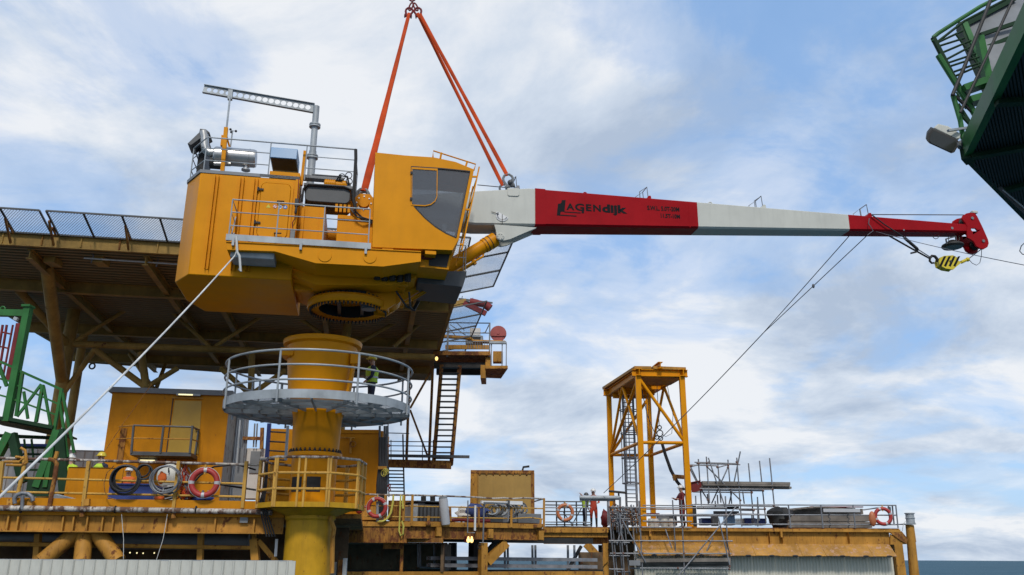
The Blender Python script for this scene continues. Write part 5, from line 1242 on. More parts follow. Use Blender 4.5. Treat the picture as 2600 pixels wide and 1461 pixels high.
bp('panel_seam', lbox(MB(), ls(z6(1215, 400), BD), BD - .02, DZ + .5, ls(z6(1222, 400), BD), BD, zr0 - .1), 'dark')
dr0 = bp('door', MB().prism([lp(z6(*p), BD - .03) for p in ((1258, 190), (1450, 196), (1428, 575), (1205, 570))], LV * .03), paint('door_yellow_paint', (0.46, 0.27, 0.02), .45, .08))
bp('door_handle', MB().tube([lp(z6(1405, 400), BD - .1), lp(z6(1420, 402), BD - .1)], .03, 6), 'dark', dr0)
bp('door_head', MB().prism([lp(z6(*p), BD - .06) for p in ((1235, 165), (1460, 170), (1458, 180), (1235, 176))], LV * .06), 'rig', dr0)
lf = bp('light_fitting', lrect(z6(1270, 138), z6(1440, 158), BD - .18, BD - .02), 'galv'); bp('lit_tube', lrect(z6(1285, 143), z6(1385, 153), BD - .24, BD - .185), 'tube', lf)
lf = bp('light_fitting', lrect(z6(990, 612), z6(1130, 630), BD - .18, BD - .02), 'galv'); bp('lit_tube', lrect(z6(1008, 617), z6(1110, 626), BD - .24, BD - .185), 'tube', lf)
bp('wall_recess', lrect(z6(870, 390), z6(880, 640), BD - .05, BD), 'rusty')
bb = 1.3
bal = bp('balcony', lrect(z6(938, 556), z6(1372, 592), BD - bb, BD), 'darkgrey')
for xs in ((962, 945), (1178, 1155), (1386, 1366)): bp('balcony_post', MB().beam(lp(z6(xs[0], 372), BD - bb), lp(z6(xs[1], 570), BD - bb), .07, .07), 'darkgrey', bal)
bp('balcony_rail', MB().tube([lp(z6(962, 370), BD - bb), lp(z6(1386, 382), BD - bb), lp(z6(1432, 402), BD - .1)], .035, 8), 'darkgrey', bal)
bp('balcony_rail', MB().tube([lp(z6(955, 462), BD - bb), lp(z6(1376, 470), BD - bb), lp(z6(1425, 485), BD - .1)], .025, 8), 'rig', bal)
bp('balcony_rail', MB().tube([lp(z6(858, 380), BD - .2), lp(z6(962, 370), BD - bb)], .03, 8).tube([lp(z6(840, 468), BD - .2), lp(z6(955, 462), BD - bb)], .025, 8), 'rig', bal, stuff=True)
bp('balcony_post', MB().beam(lp(z6(1430, 400), BD - .1), lp(z6(1400, 600), BD - .1), .06, .06), 'darkgrey', bal)
wire([lp(z6(1095, 70), BD - 1.5), lp(z6(890, 350), BD - 1.5), lp(z6(735, 585), BD - 4)], .012, 'brown guy line slanting across the orange block', 'line', 'guy_line', mat='rusty')
# cabinets and ladder right of the block
cb_ = thing('switch_cabinet', 'tall grey switch cabinets beside the orange block', 'cabinet', lp(a3(420, 1200), 10))
part('body', lrect(a3(235, 548), a3(340, 1240), 10.2, 11), M['midgrey'], cb_); part('body', lrect(a3(380, 548), a3(600, 1260), 10, 11), M['container'], cb_)
part('door_panel', lrect(a3(430, 590), a3(540, 900), 9.95, 10), M['midgrey'], cb_)
for x in (250, 330, 360): part('conduit', MB().tube([lp(a3(x + 30, 150), 9.9), lp(a3(x - 20, 760), 9.9)], .035, 6), M['galv_dark' if x > 300 else 'galv'], cb_)
for x in (485, 520): part('conduit', MB().tube([lp(a3(x, 200), 9.9), lp(a3(x - 20, 535), 9.9)], .03, 6), M['midgrey'], cb_)
part('pipe_bridge', MB().beam(lp(a3(315, 408), 9.8), lp(a3(600, 412), 9.8), .1, .12), M['rusty'], cb_); part('pipe_bridge', MB().beam(lp(a3(590, 260), 9.8), lp(a3(580, 560), 9.8), .12, .12), M['rusty'], cb_)
ld_ = thing('vertical_ladder', 'grey vertical ladder with blue edge standing left behind the column', 'ladder', lp(a3(800, 900), 6))
part('stile', MB().beam(lp(a3(690, 200), 6), lp(a3(650, 760), 6), .12, .1), M['blue'], ld_); part('stile', MB().beam(lp(a3(952, 230), 6), lp(a3(920, 720), 6), .08, .08), M['galv'], ld_)
for y_ in (318, 455, 585, 705): part('rung', MB().tube([lp(a3(690 - (y_ - 200) * .07, y_ - 4), 6), lp(a3(948 - (y_ - 230) * .065, y_ + 12), 6)], .028, 6), M['darkgrey'], ld_)
ow = thing('orange_cubicle', 'low orange steel cubicle behind the ladder and the basket', 'cubicle', lp(a3(850, 1200), 7.5))
part('wall', lrect(a3(690, 270), a3(1080, 1400), 7.5, 9.5), M['rig_clean'], ow); part('shelf', lrect(a3(730, 1090), a3(900, 1130), 7.0, 7.5), M['midgrey'], ow); part('door_seam', lrect(a3(700, 745), a3(900, 752), 7.46, 7.5), M['dark'], ow)
# far containers behind the crew
for x0, x1, y0, lab, d in ((480, 738, 545, 'pale corrugated container standing left of the orange block', 16), (-120, 420, 522, 'pale corrugated container behind the green gangway tower', 17)):
    ct_ = thing('freight_container', lab, 'container', lp(z6((x0 + x1) / 2, 900), d), 0, 'containers behind the crew')
    part('body', lrect(z6(x0, y0 + 8), z6(x1, 930), d, d + 2.4), M['container'], ct_); part('top_rail', lrect(z6(x0, y0), z6(x1 + 2, y0 + 10), d - .06, d + 2.45), M['container'], ct_)
    a_, b_ = ls(z6(x0, 700), d), ls(z6(x1, 700), d); zt_ = lp(z6(x0, y0 + 10), d).z
    cm = lbox(MB(), 0, -.05, DZ, .16, 0, zt_); base = LP(0, 0, 0)
    rm = cm.mesh('corrugation', M['container'])
    n = int((b_ - a_) / .36)
    for k in range(n): rep('corrugation', rm, ct_, Matrix.Translation(LU * (a_ + .1 + .36 * k) + LV * d))
# ------------------------------------------------------------------ pale corrugated cladding right in front, at the bottom edge
CL0, CL1 = onY((-60, 1420.5), 20.6), onY((742, 1424.8), 20.6)
cl = thing('corrugated_screen', 'cream corrugated cladding wall along the bottom left edge', 'wall', (CL0 + CL1) / 2 - Vector((0, 0, 3)))
cm = MB().box((0, 0, -3), (.20, .03, 0)).mesh('cladding_sheet', M['cladding']); rm = MB().prism([(-.02, .0, -3), (.0, -.035, -3), (.03, -.035, -3), (.05, .0, -3)], (0, 0, 3)).mesh('cladding_rib', M['cladding'])
n = int((CL1.x - CL0.x) / .245)
for k in range(n + 1):
    x = CL0.x + .245 * k; z = CL0.z + (CL1.z - CL0.z) * k / n
    o = rep('cladding_sheet', cm, cl, Matrix.Translation((x + .012, 20.6 + .012 * math.sin(k * 2.3), z)) @ Matrix.Diagonal((1.16 if k < n else .9, 1, 1, 1)))
    rep('cladding_rib', rm, cl, Matrix.Translation((x, 20.6, z)))
part('capping', MB().beam(CL0 + Vector((0, .06, .0)), CL1 + Vector((0, .06, .0)), .1, .02), M['galv'], cl)
pc = thing('stub_post', 'short grey frame post standing right of the cream cladding', 'post', onY((868, 1461), 24))
part('post', MB().beam(onY(z7(738, 1350), 24), onY(z7(733, 1460), 24), .1, .1), M['galv'], pc); part('panel', MB().box(onY(z7(650, 1460), 24.1), onY(z7(690, 1372), 24.2)), M['galv'], pc); part('panel', MB().box(onY(z7(692, 1460), 24.15), onY(z7(728, 1360), 24.25)), M['rusty'], pc)
wb = single('white_batten', MB().beam(lp(z7(345, 1240), .3), lp(z7(338, 1340), .3), .07, .03), M['sticker_w'], 'thin white batten leaning under the deck left of the column', 'batten')
# ------------------------------------------------------------------ green gangway tower at the left edge
GD = 2.9
gt = thing('gangway_tower', 'bright green steel gangway tower with railed walkway at the left edge', 'gangway', lp(y7(250, 1400), GD))
def g(p, d=0.0): return lp(y7(*p), GD + d)
def gpp(n, p, q, w, h, m='green', d=0.0, d2=None): return part(n, MB().beam(g(p, d), g(q, d if d2 is None else d2), w, h, (0, 1, 0)), M[m], gt)
gpp('portal_post', (212, 55), (50, 900), .19, .22); gpp('portal_beam', (-160, 98), (225, 106), .2, .17)
part('portal_cap', MB().box(g((178, 62)) - Vector((.02, .14, .0)), g((236, 62)) + Vector((.02, .14, .06))), M['green'], gt)
part('lifting_eye', MB().torus(g((20, 72)), (0, 1, 0), .07, .025, 14, 6), M['green'], gt)
for a, b in (((150, 530), (460, 668)), ((-60, 435), (95, 500))): gpp('top_rail', a, b, .07, .07)
for a, b in (((130, 635), (425, 770)), ((110, 740), (410, 850)), ((-60, 570), (75, 605)), ((-60, 690), (50, 720))): gpp('mid_rail', a, b, .05, .05, 'green')
for a, b in (((455, 660), (395, 990)), ((165, 545), (120, 860)), ((315, 630), (265, 905)), ((-10, 480), (50, 640))): gpp('rail_post', a, b, .085, .085)
for a, b in (((305, 625), (125, 865)), ((320, 640), (375, 940)), ((175, 680), (205, 880)), ((460, 690), (510, 950)), ((510, 940), (545, 1130)), ((440, 760), (500, 1160)), ((0, 640), (-60, 760))): gpp('diagonal', a, b, .07, .06)
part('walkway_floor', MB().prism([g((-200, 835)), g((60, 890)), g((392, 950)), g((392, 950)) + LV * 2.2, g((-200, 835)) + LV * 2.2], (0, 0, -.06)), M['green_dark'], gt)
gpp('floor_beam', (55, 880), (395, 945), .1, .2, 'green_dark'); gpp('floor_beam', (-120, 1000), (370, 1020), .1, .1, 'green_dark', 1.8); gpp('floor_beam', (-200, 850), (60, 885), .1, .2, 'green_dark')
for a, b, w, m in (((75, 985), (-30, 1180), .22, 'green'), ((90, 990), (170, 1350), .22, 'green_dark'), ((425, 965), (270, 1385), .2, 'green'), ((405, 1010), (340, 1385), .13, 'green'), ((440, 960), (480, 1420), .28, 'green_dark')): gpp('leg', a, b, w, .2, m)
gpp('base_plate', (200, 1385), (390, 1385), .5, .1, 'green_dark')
for y_ in (1090, 1140, 1195, 1255): gpp('rung', (170, y_), (335, y_ + 2), .06, .06, 'green_dark', 1.0)
for x in (178, 232): gpp('far_post', (x, 1030), (x + 14, 1170), .05, .05, 'green', 1.9)
gpp('blue_beam', (110, 1078), (345, 1080), .12, .1, 'blue', 2.6)
gpp('lamp_arm', (105, 140), (130, 150), .1, .12, 'steel')
gr_ = thing('gangway_ladder', 'maroon ladder mast seen behind the green tower at the left edge', 'ladder', g((60, 760), 4))
for a, b, w in (((140, 180), (60, 600), .14), ((95, 190), (25, 560), .05), ((50, 190), (-10, 560), .06), ((20, 190), (-40, 560), .06)): part('stile', MB().beam(g(a, 4), g(b, 4), w, w, (0, 1, 0)), M['redrust'], gr_)
for y_ in (240, 345, 450, 530): part('rung', MB().tube([g((5 - (y_ - 240) * .18, y_), 4), g((85 - (y_ - 240) * .18, y_ + 18), 4)], .03, 6), M['redrust'], gr_)
# ================================================================== middle part of the deck
MZ = 1.35
M0, M1, M2 = onz((850, 1322.5), MZ), onz((1040, 1323.0), MZ), onz((1383, 1330.5), MZ)
MU = (M2 - M1).normalized(); MV = Vector((-MU.y, MU.x, 0))
def mp_(p, d=0.0): return onpl(p, M1 + MV * d, MV)
def np_(p, d=0.0): return onY(p, M1.y + d)                 # flat section beside the pedestal
def MP(s, d, z): return Vector((M1.x, M1.y, z)) + MU * s + MV * d
def ms(p, d=0.0): return (mp_(p, d) - M1).dot(MU)
def mbox(mb, s0, d0, zz0, s1, d1, zz1):
    c = [MP(s, d, z) for z in (zz0, zz1) for s, d in ((s0, d0), (s1, d0), (s1, d1), (s0, d1))]
    return mb.add(c, [(0, 3, 2, 1), (4, 5, 6, 7), (0, 1, 5, 4), (1, 2, 6, 5), (2, 3, 7, 6), (3, 0, 4, 7)])
def mrect(p, q, d0, d1):
    a, b = mp_(p, d0), mp_(q, d0); return mbox(MB(), (a - M1).dot(MU), d0, min(a.z, b.z), (b - M1).dot(MU), d1, max(a.z, b.z))
def nrect(p, q, d0, d1):
    a, b = np_(p, d0), np_(q, d0); return MB().box((min(a.x, b.x), M1.y + d0, min(a.z, b.z)), (max(a.x, b.x), M1.y + d1, max(a.z, b.z)))
SM = ms((1383, 1330))
dk = [Vector((p.x, p.y, MZ - .1)) for p in (M0 + Vector((-1.5, .1, 0)), M1 + Vector((0, .1, 0)), M2 + MV * .1, M2 + MV * 10, M0 + Vector((-1.5, 16, 0)))]
structure('middle_deck', MB().prism(dk, (0, 0, .1)), M['rusty'])
mg = thing('middle_girder', 'rust streaked orange girder under the railed middle deck', 'girder', MP(1, 0, 0))
def mgp(n, mb, m='rig', **k): return part(n, mb, M[m], mg, **k)
mgp('kick_plate', nrect(z8(-60, 690), z8(762, 742), -.05, .02)); mgp('kick_plate', mrect(z8(755, 690), z8(2085, 764), -.05, .02)); 
mgp('web', nrect(z8(-60, 745), z8(722, 905), .0, .08), 'rusty'); mgp('web', mrect(z8(722, 735), z8(2105, 885), .1, .18), 'rusty')
mgp('lower_flange', nrect(z8(-60, 893), z8(724, 907), -.12, .3), 'rusty'); mgp('lower_flange', nrect(z8(724, 855), z8(1090, 905), .35, .5), 'rusty')
mgp('lower_flange', mrect(z8(724, 862), z8(2100, 874), -.02, .35), 'rusty')
for x, y in ((1050, 790), (1572, 808), (2080, 826)): mgp('bracket_block', mrect(z8(x - 24, y - 42), z8(x + 24, y + 50), -.12, .1), 'rig')
mgp('gusset', nrect(z8(490, 905), z8(680, 968), .3, .6), 'rusty')
mgp('second_beam', mrect(z8(1075, 840), z8(2600, 916), 2.2, 2.5), 'dark')
# railing of the middle deck
mr = thing('middle_railing', 'weathered railing of the middle deck right of the column', 'railing', MP(2, 0, MZ))
def mpoly(pts, d=0.0): return [(np_(z8(*p), d) if p[0] < 755 else mp_(z8(*p), d)) for p in pts]
part('rail', MB().tube(mpoly(((240, 415), (520, 425), (790, 427), (1110, 436), (1400, 447), (1480, 452), (1600, 460), (1700, 455), (1790, 462), (1900, 455), (2090, 464))), .034, 8), M['railworn'], mr)
part('rail', MB().tube(mpoly(((255, 530), (520, 535), (790, 538), (1110, 545), (1480, 552), (2095, 562))), .026, 8), M['railyel'], mr)
part('rail', MB().tube(mpoly(((300, 640), (560, 645), (790, 648), (1110, 652), (1500, 657), (1800, 662), (1960, 652), (2090, 668))), .026, 8), M['railyel'], mr)
for x0, x1, y0, y1_, m in ((434, 430, 425, 690, 'galv_dark'), (512, 505, 428, 690, 'rig'), (700, 690, 430, 690, 'rig'), (783, 772, 425, 735, 'rig'), (1160, 1165, 545, 690, 'rusty'), (1450, 1448, 545, 745, 'rusty'), (1778, 1776, 550, 750, 'rig'), (2106, 2104, 460, 765, 'rig'), (2075, 2068, 665, 760, 'rig')):
    part('post', MB().beam(mpoly(((x0, y0),), -.04)[0], mpoly(((x1, y1_),), -.04)[0], .09, .09), M[m], mr)
part('short_post', MB().beam(mp_(z8(945, 635), -.1), mp_(z8(942, 720), -.1), .1, .1), M['rig'], mr); part('bracket_knob', MB().sphere(mp_(z8(942, 715), -.12), .11, 10, 7), M['rusty'], mr)
part('return_rail', MB().tube([mp_(z8(2106, 462)), mp_(z8(2010, 490), 2.5)], .03, 8), M['galv_dark'], mr); part('corner_clamp', MB().box(mp_(z8(2000, 752), -.12), mp_(z8(2070, 725), .05)).sphere(mp_(z8(2065, 740), -.1), .12, 8, 6), M['rusty'], mr)
lifebuoy(np_(z8(425, 552), -.15), .40, Vector((0, 1, 0)), 'lifebuoy', 'dull red lifebuoy on the middle railing beside hanging yellow ropes', (1, 0, 0), (65, 155, 245, 335))
def bundle(pts, r, n, mat, label, name='rope_hank', cat='rope', d=-.12):
    th = thing(name, label, cat, mpoly((pts[0],), d)[0])
    for k in range(n):
        o = Vector((rnd.uniform(-1, 1) * r * 2.2, -.02 * k, rnd.uniform(-1, 1) * r)); part('strand', MB().tube([p + o * (0.4 + .6 * i / len(pts)) for i, p in enumerate(mpoly(pts, d))], r, 6), M[mat], th)
    return th
bundle(((590, 425), (585, 500), (565, 600), (530, 660), (480, 690), (440, 690)), .022, 5, 'yrope', 'yellow rope hank draped from the middle railing beside the lifebuoy')
bundle(((665, 425), (660, 540), (655, 680), (650, 790), (668, 838), (690, 820), (695, 740), (680, 690)), .02, 4, 'yrope', 'long yellow rope looped down over the girder from the middle railing')
bundle(((690, 425), (685, 500), (690, 560)), .022, 3, 'yrope', 'short yellow rope knot next to the long yellow loop')
single('red_valve', MB().sphere(np_(z8(245, 575), -.1), .14, 10, 7, (1, 1, 1.1)).tube([np_(z8(260, 540), -.1), np_(z8(345, 550), -.1)], .04, 6), M['lifebuoy'], 'small red valve hanging under the railing between basket and lifebuoy', 'valve')
# grey generator with two exhausts
gn = thing('generator', 'dark grey generator box with two stub exhausts behind the middle railing', 'generator', mp_(z8(980, 700), 1.5))
part('body', mrect(z8(832, 515), z8(1125, 700), 1.5, 3.5), M['darkgrey'], gn, bevel=.03); part('lid', mrect(z8(830, 480), z8(1140, 500), 1.4, 3.6), M['darkgrey'], gn)
part('lid_support', mrect(z8(840, 500), z8(905, 520), 1.5, 3.4), M['darkgrey'], gn); part('lid_support', mrect(z8(1060, 500), z8(1130, 520), 1.5, 3.4), M['darkgrey'], gn)
part('side_cover', mrect(z8(790, 515), z8(830, 700), 1.5, 3), M['galv'], gn)
for x in (893, 985): part('exhaust', MB().tube([mp_(z8(x, 485), 2), mp_(z8(x, 440), 2)], .11, 10), M['dark'], gn)
for k in range(7): part('vent_slat', mrect(z8(850 + 38 * k, 530), z8(856 + 38 * k, 690), 1.47, 1.5), M['dark'], gn)
part('rear_box', nrect(z8(540, 480), z8(830, 680), 4.0, 5), M['rusty'], gn)
cn = thing('white_canister', 'tilted white plastic canister strapped to the middle railing', 'canister', mp_(z8(1115, 730), -.25))
a, b = mp_(z8(1090, 462), -.25), mp_(z8(1118, 725), -.25); ax = (b - a).normalized()
part('body', MB().lathe(a, [(0, -.02), (.165, 0), (.175, .05), (.175, (b - a).length - .05), (.16, (b - a).length), (0, (b - a).length)], 22, ax), M['tape'], cn); part('cap', MB().lathe(a - ax * .06, [(.14, -.02), (.168, 0), (.168, .06)], 18, ax), M['galv'], cn); part('strap', MB().tube([a - ax * .05, mp_(z8(1085, 430))], .02, 6), M['dark'], cn)
# fluorescent fitting, lamp frame
ff = thing('floodlight_fitting', 'long white fluorescent fitting clamped to the middle railing', 'light fitting', mp_(z8(1690, 525), -.15))
part('housing', mrect(z8(1478, 482), z8(1745, 518), -.22, -.06), M['sticker_w'], ff); part('grille', mrect(z8(1500, 494), z8(1742, 512), -.25, -.22), M['midgrey'], ff); part('end_box', mrect(z8(1762, 484), z8(1890, 524), -.24, -.05), M['sticker_w'], ff); part('clamp', mrect(z8(1744, 478), z8(1762, 528), -.26, -.05), M['darkgrey'], ff)
for x in (1503, 1755): part('support_tube', MB().tube([mp_(z8(x, 500), -.1), mp_(z8(x - 12, 690 if x > 1600 else 900), -.1)], .035, 8), M['galv_dark'], ff)
lmp = thing('hanging_lamp', 'lit amber lamp on a frame below the middle railing', 'lamp', mp_(z8(1362, 905), -.2))
part('frame', MB().tube([mp_(z8(*p), -.15) for p in ((1340, 480), (1338, 640), (1336, 806), (1408, 806))], .028, 6), M['galv_dark'], lmp); part('white_tube', MB().tube([mp_(z8(1414, 530), -.17), mp_(z8(1410, 785), -.17)], .045, 8), M['sticker_w'], lmp)
part('lamp_body', mrect(z8(1325, 838), z8(1395, 905), -.2, .05), M['redrust'], lmp, bevel=.02)
for x in (1343, 1378): part('bulb', MB().sphere(mp_(z8(x, 882), -.24), .085, 10, 8, (.8, .6, 1.1)), M['lamp'], lmp)
part('bulb', MB().sphere(mp_(z8(1345, 852), -.22), .04, 8, 6), M['lamp'], lmp); part('bulb', MB().sphere(mp_(z8(1378, 852), -.22), .04, 8, 6), M['lamp'], lmp)
# man bending in blue, cabinets, hoses on the middle deck
lump('blue_bundle', mp_(z8(1415, 602), 1.0), .40, 'navyblue', 'blue tarpaulin bundle behind the white tube on the middle deck', 'bundle', (1.3, .8, .8)); lump('canvas_bag', mp_(z8(1305, 620), 1.2), .33, 'container', 'beige canvas bag left of the blue bundle', 'bag', (1.1, .8, .9))
cbn = thing('grey_cabinets', 'row of grey steel cabinets behind the middle railing at its right end', 'cabinet', mp_(z8(1820, 700), .8))
part('cabinet', mrect(z8(1560, 610), z8(1690, 700), .8, 2), M['darkgrey'], cbn); part('cabinet', mrect(z8(1692, 605), z8(1745, 700), .8, 2), M['midgrey'], cbn); part('cabinet', mrect(z8(1790, 600), z8(1835, 700), .85, 2), M['midgrey'], cbn); part('cabinet', mrect(z8(1845, 610), z8(2080, 712), .8, 2.2), M['midgrey'], cbn, bevel=.02)
hs = thing('hose_heap', 'grey and black hose heap under the fluorescent fitting', 'hoses', mp_(z8(1700, 600), .8))
for k in range(16): part('hose', MB().torus(mp_(z8(1570 + 22 * k, 560 + rnd.uniform(-12, 25)), .9), (rnd.uniform(-.5, .5), 1, rnd.uniform(-.6, .6)), rnd.uniform(.16, .3), .035, 16, 6), M[rnd.choice(['galv_dark', 'darkgrey', 'midgrey', 'galv'])], hs)
single('red_hose', MB().tube([mp_(z8(*p), .3) for p in ((1160, 680), (1280, 675), (1400, 690), (1560, 685))], .07, 8), M['redrust'], 'dark red hose lying along the kick plate of the middle deck', 'hose')
# orange freight container
fcY = 9.0
fc = thing('orange_container', 'ochre freight container with rusty edges on the middle deck', 'container', onY(z8(1690, 600), M1.y + fcY))
def fq(p, d=0.0): return onY(p, M1.y + fcY + d)
def frect(p, q, d0, d1): a, b = fq(p, d0), fq(q, d0); return MB().box((min(a.x, b.x), M1.y + fcY + d0, min(a.z, b.z)), (max(a.x, b.x), M1.y + fcY + d1, max(a.z, b.z)))
A_, B_ = fq(z8(1392, 204)), fq(z8(2000, 640)); B_.z = MZ
part('front', MB().box((A_.x, A_.y, MZ), (B_.x, A_.y + .1, A_.z)), paint('container_ochre', (0.44, 0.26, 0.055), .5, .06, rust=.12, grime=.25), fc)
part('end_wall', MB().box((A_.x, A_.y + .1, MZ), (A_.x + .08, A_.y + 6, A_.z)), M['rusty'], fc); part('roof', MB().box((A_.x, A_.y, A_.z), (B_.x, A_.y + 6, A_.z + .06)), M['rusty'], fc)
part('top_rail', MB().box((A_.x - .12, A_.y - .06, A_.z - .02), (B_.x + .04, A_.y + .06, A_.z + .14)), M['rusty'], fc)
for x0, x1, m in ((A_.x - .12, A_.x + .22, 'rig'), (B_.x - .12, B_.x + .05, 'rusty')): part('corner_post', MB().box((x0, A_.y - .05, MZ), (x1, A_.y + .1, A_.z)), M[m], fc)
part('door_edge', MB().box((A_.x + .24, A_.y - .03, MZ), (A_.x + .27, A_.y, A_.z)), M['rusty'], fc); part('end_frame', MB().box((A_.x - .14, A_.y + 5.7, MZ), (A_.x + .02, A_.y + 6.05, A_.z + .1)), M['dark'], fc)
part('end_door', MB().box((A_.x - .06, A_.y + .2, MZ), (A_.x - .01, A_.y + 5.6, A_.z - .1)), M['rusty'], fc); part('end_plate', MB().box((A_.x - .09, A_.y + .3, A_.z - .45), (A_.x - .065, A_.y + 4.6, A_.z - .2)), M['galv'], fc)
for k in range(8): part('bolt_head', MB().sphere((A_.x + (B_.x - A_.x) * (k + 1) / 9, A_.y - .02, A_.z - .06), .05, 8, 5), M['rusty'], fc)
part('roof_hook', MB().tube([(B_.x - .55, A_.y, A_.z + .1), (B_.x - .5, A_.y, A_.z + .3), (B_.x - .2, A_.y, A_.z + .34)], .06, 6), M['dark'], fc)
# dark module and steel below the middle deck, with the gap through which the sea shows
um = thing('under_deck_module', 'dark steel module under the middle deck with one orange column and brace', 'module', MP(1, 3, -2))
def up(n, mb, m='interior', **k): return part(n, mb, M[m], um, **k)
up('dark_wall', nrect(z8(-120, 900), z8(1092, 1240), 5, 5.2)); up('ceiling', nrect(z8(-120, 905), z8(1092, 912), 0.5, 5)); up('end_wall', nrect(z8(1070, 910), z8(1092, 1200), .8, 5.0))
up('thin_post', MB().beam(np_(z8(678, 930), .5), np_(z8(668, 1240), .5), .12, .12), 'rusty')
for x, m in ((840, 'galv_dark'), (857, 'galv_dark'), (1002, 'galv_dark')): up('pipe', MB().tube([np_(z8(x, 915), 2), np_(z8(x + 2, 1150), 2)], .05, 6), m)
up('pipe', MB().tube([np_(z8(855, 1150), 2), np_(z8(1075, 1160), 2)], .05, 6), 'galv_dark')
for x, w in ((1105, .12), (1120, .07), (1170, .12), (1205, .1), (1218, .05)): up('riser', MB().tube([mp_(z8(x, 905), 5), mp_(z8(x, 1240), 5)], w, 8), 'dark')
for x, y_ in ((1110, 980), (1132, 1000), (1118, 1035), (1140, 1040)): up('valve_body', MB().sphere(mp_(z8(x, y_), 5), .2, 8, 6), 'dark')
up('dark_column', mrect(z8(1400, 800), z8(1452, 1240), 1.2, 1.8), 'dark'); up('orange_column', mrect(z8(1480, 905), z8(1536, 1250), 0.0, .4), 'rig')
up('brace', MB().beam(mp_(z8(1720, 905), .2), mp_(z8(1530, 1100), .2), .3, .34), 'rig'); up('brace', MB().beam(mp_(z8(1640, 905), 2.4), mp_(z8(1450, 1110), 2.4), .3, .3), 'dark')
up('sill_beam', mrect(z8(100, 1178), z8(2700, 1200), 3.2, 3.6), 'dark'); up('sill_beam', mrect(z8(-60, 1199), z8(2700, 1250), .3, 1), 'rig')
up('hook', MB().torus(mp_(z8(1460, 945), .1), (0, 1, 0), .08, .02, 12, 5), 'dark')
for y_, m in ((1065, 'galv'), (1135, 'galv')):
    ctr = thing('cable_tray', 'upper grey cable tray crossing the gap above the sea' if y_ < 1100 else 'lower grey cable tray crossing the gap above the sea', 'cable tray', mp_(z8(1400, y_), .8), 0, 'cable trays under the deck')
    a, b = mp_(z8(965, y_ - 4), .8), mp_(z8(2640, y_ + 14), .8)
    part('side_channel', MB().beam(a, b, .06, .14), M['galv_dark'], ctr); part('side_channel', MB().beam(a + MV * .5, b + MV * .5, .06, .14), M['galv_dark'], ctr)
    gm = MB().box((-.02, 0, -.03), (.02, .5, .0)).mesh('rung', M['galv_dark'])
    for k in range(40): rep('rung', gm, ctr, Matrix.Translation(lerp(a, b, (k + .5) / 40)))
for x in (1710, 1740, 1988, 2018, 2345, 2410): up('hanger', MB().beam(mp_(z8(x, 930), 3), mp_(z8(x + 3, 1165), 3), .1, .1), 'galv_dark')
up('far_strut', MB().beam(mp_(z8(2480, 940), 3), mp_(z8(2340, 1190), 3), .12, .12), 'dark'); up('far_panel', mrect(z8(2470, 1000), z8(2700, 1180), 3.4, 3.6), 'interior')
# ================================================================== right part of the deck
RZ = 1.45
R0, R1, R2 = onz((1383, 1338), RZ), onz((1545, 1338.5), RZ), onz((2288, 1342), RZ)
RY = R1.y
def rp_(p, d=0.0): return onY(p, RY + d)
def rrct(p, q, d0, d1):
    a, b = rp_(p, d0), rp_(q, d0); return MB().box((min(a.x, b.x), RY + d0, min(a.z, b.z)), (max(a.x, b.x), RY + d1, max(a.z, b.z)))
structure('right_deck', MB().box((rp_((1383, 1338)).x, RY + .06, RZ - .12), (rp_((2284, 1340)).x, RY + 14, RZ)), M['rusty'])
rg = thing('right_girder', 'rusty orange girders and plates carrying the right deck', 'girder', Vector((9, RY, 0)))
def rgp(n, mb, m='rig', **k): return part(n, mb, M[m], rg, **k)
rgp('kick_plate', rrct(y1(-180, 1135), y1(245, 1170), -.04, .03), 'rig'); rgp('upper_web', rrct(y1(-180, 1150), y1(240, 1200), .1, .2), 'rig'); rgp('lower_web', rrct(y1(-180, 1190), y1(245, 1245), .4, .6), 'rusty')
rgp('post', rrct(y1(208, 1238), y1(248, 1470), -.02, .5), 'rig'); rgp('brace', MB().beam(rp_(y1(98, 1242), .1), rp_(y1(222, 1375), .1), .34, .4, (0, 1, 0)), 'rig'); rgp('inner_post', rrct(y1(180, 1250), y1(206, 1330), .8, 1), 'dark')
sh_ = thing('right_module', 'enclosed module at right with weathered orange skirt over stained pale cladding', 'module', Vector((13, RY, -3)))
def rm_(n, mb, m='rig', **k): return part(n, mb, M[m] if isinstance(m, str) else m, sh_, **k)
xa, xb = rp_(y1(385, 1200)).x, rp_(y2(1232, 900)).x
rm_('edge_plate', rrct(y1(380, 1140), y2(1335, 800), -.06, .03), 'rig'); rm_('girder_web', rrct(y1(400, 1155), y2(1232, 925), .15, .25), 'rusty' if 0 else 'rig')
for x in (20, 150, 820): rm_('web_stiffener', rrct(y2(x - 6, 800), y2(x + 6, 915), -.1, .15), 'rig')
for x, y_ in ((520, 1150), (1380, 1155)): rm_('bracket', rrct(y1(x - 8, y_), y1(x + 8, y_ + 45), -.14, .1), 'rig')
skirt = paint('weathered_skirt', (0.52, 0.26, 0.045), .55, .2, rust=.5, grime=.2, rustc=(.34, .20, .13))
za, zb_ = rp_(y2(500, 918)).z, rp_(y2(500, 1040), -.55).z
xs = [xa + .3 + (xb - xa - .3) * i / 11 for i in range(12)]
for i in range(11):
    x0, x1 = xs[i] + .004, xs[i + 1] - .004
    rm_('skirt_plate', MB().prism([(x0, RY + .15, za), (x1, RY + .15, za), (x1, RY - .55, zb_ + .01 * (i % 3)), (x0, RY - .55, zb_ + .01 * (i % 3))], (0, .02, -.03)), skirt)
    rm_('drip_edge', MB().sphere(((x0 + x1) / 2 + .2, RY - .54, zb_), .05, 8, 5, (3, .6, 1)), 'dark')
cx0, cx1 = xa + .2, rp_(y2(1262, 1100), .2).x
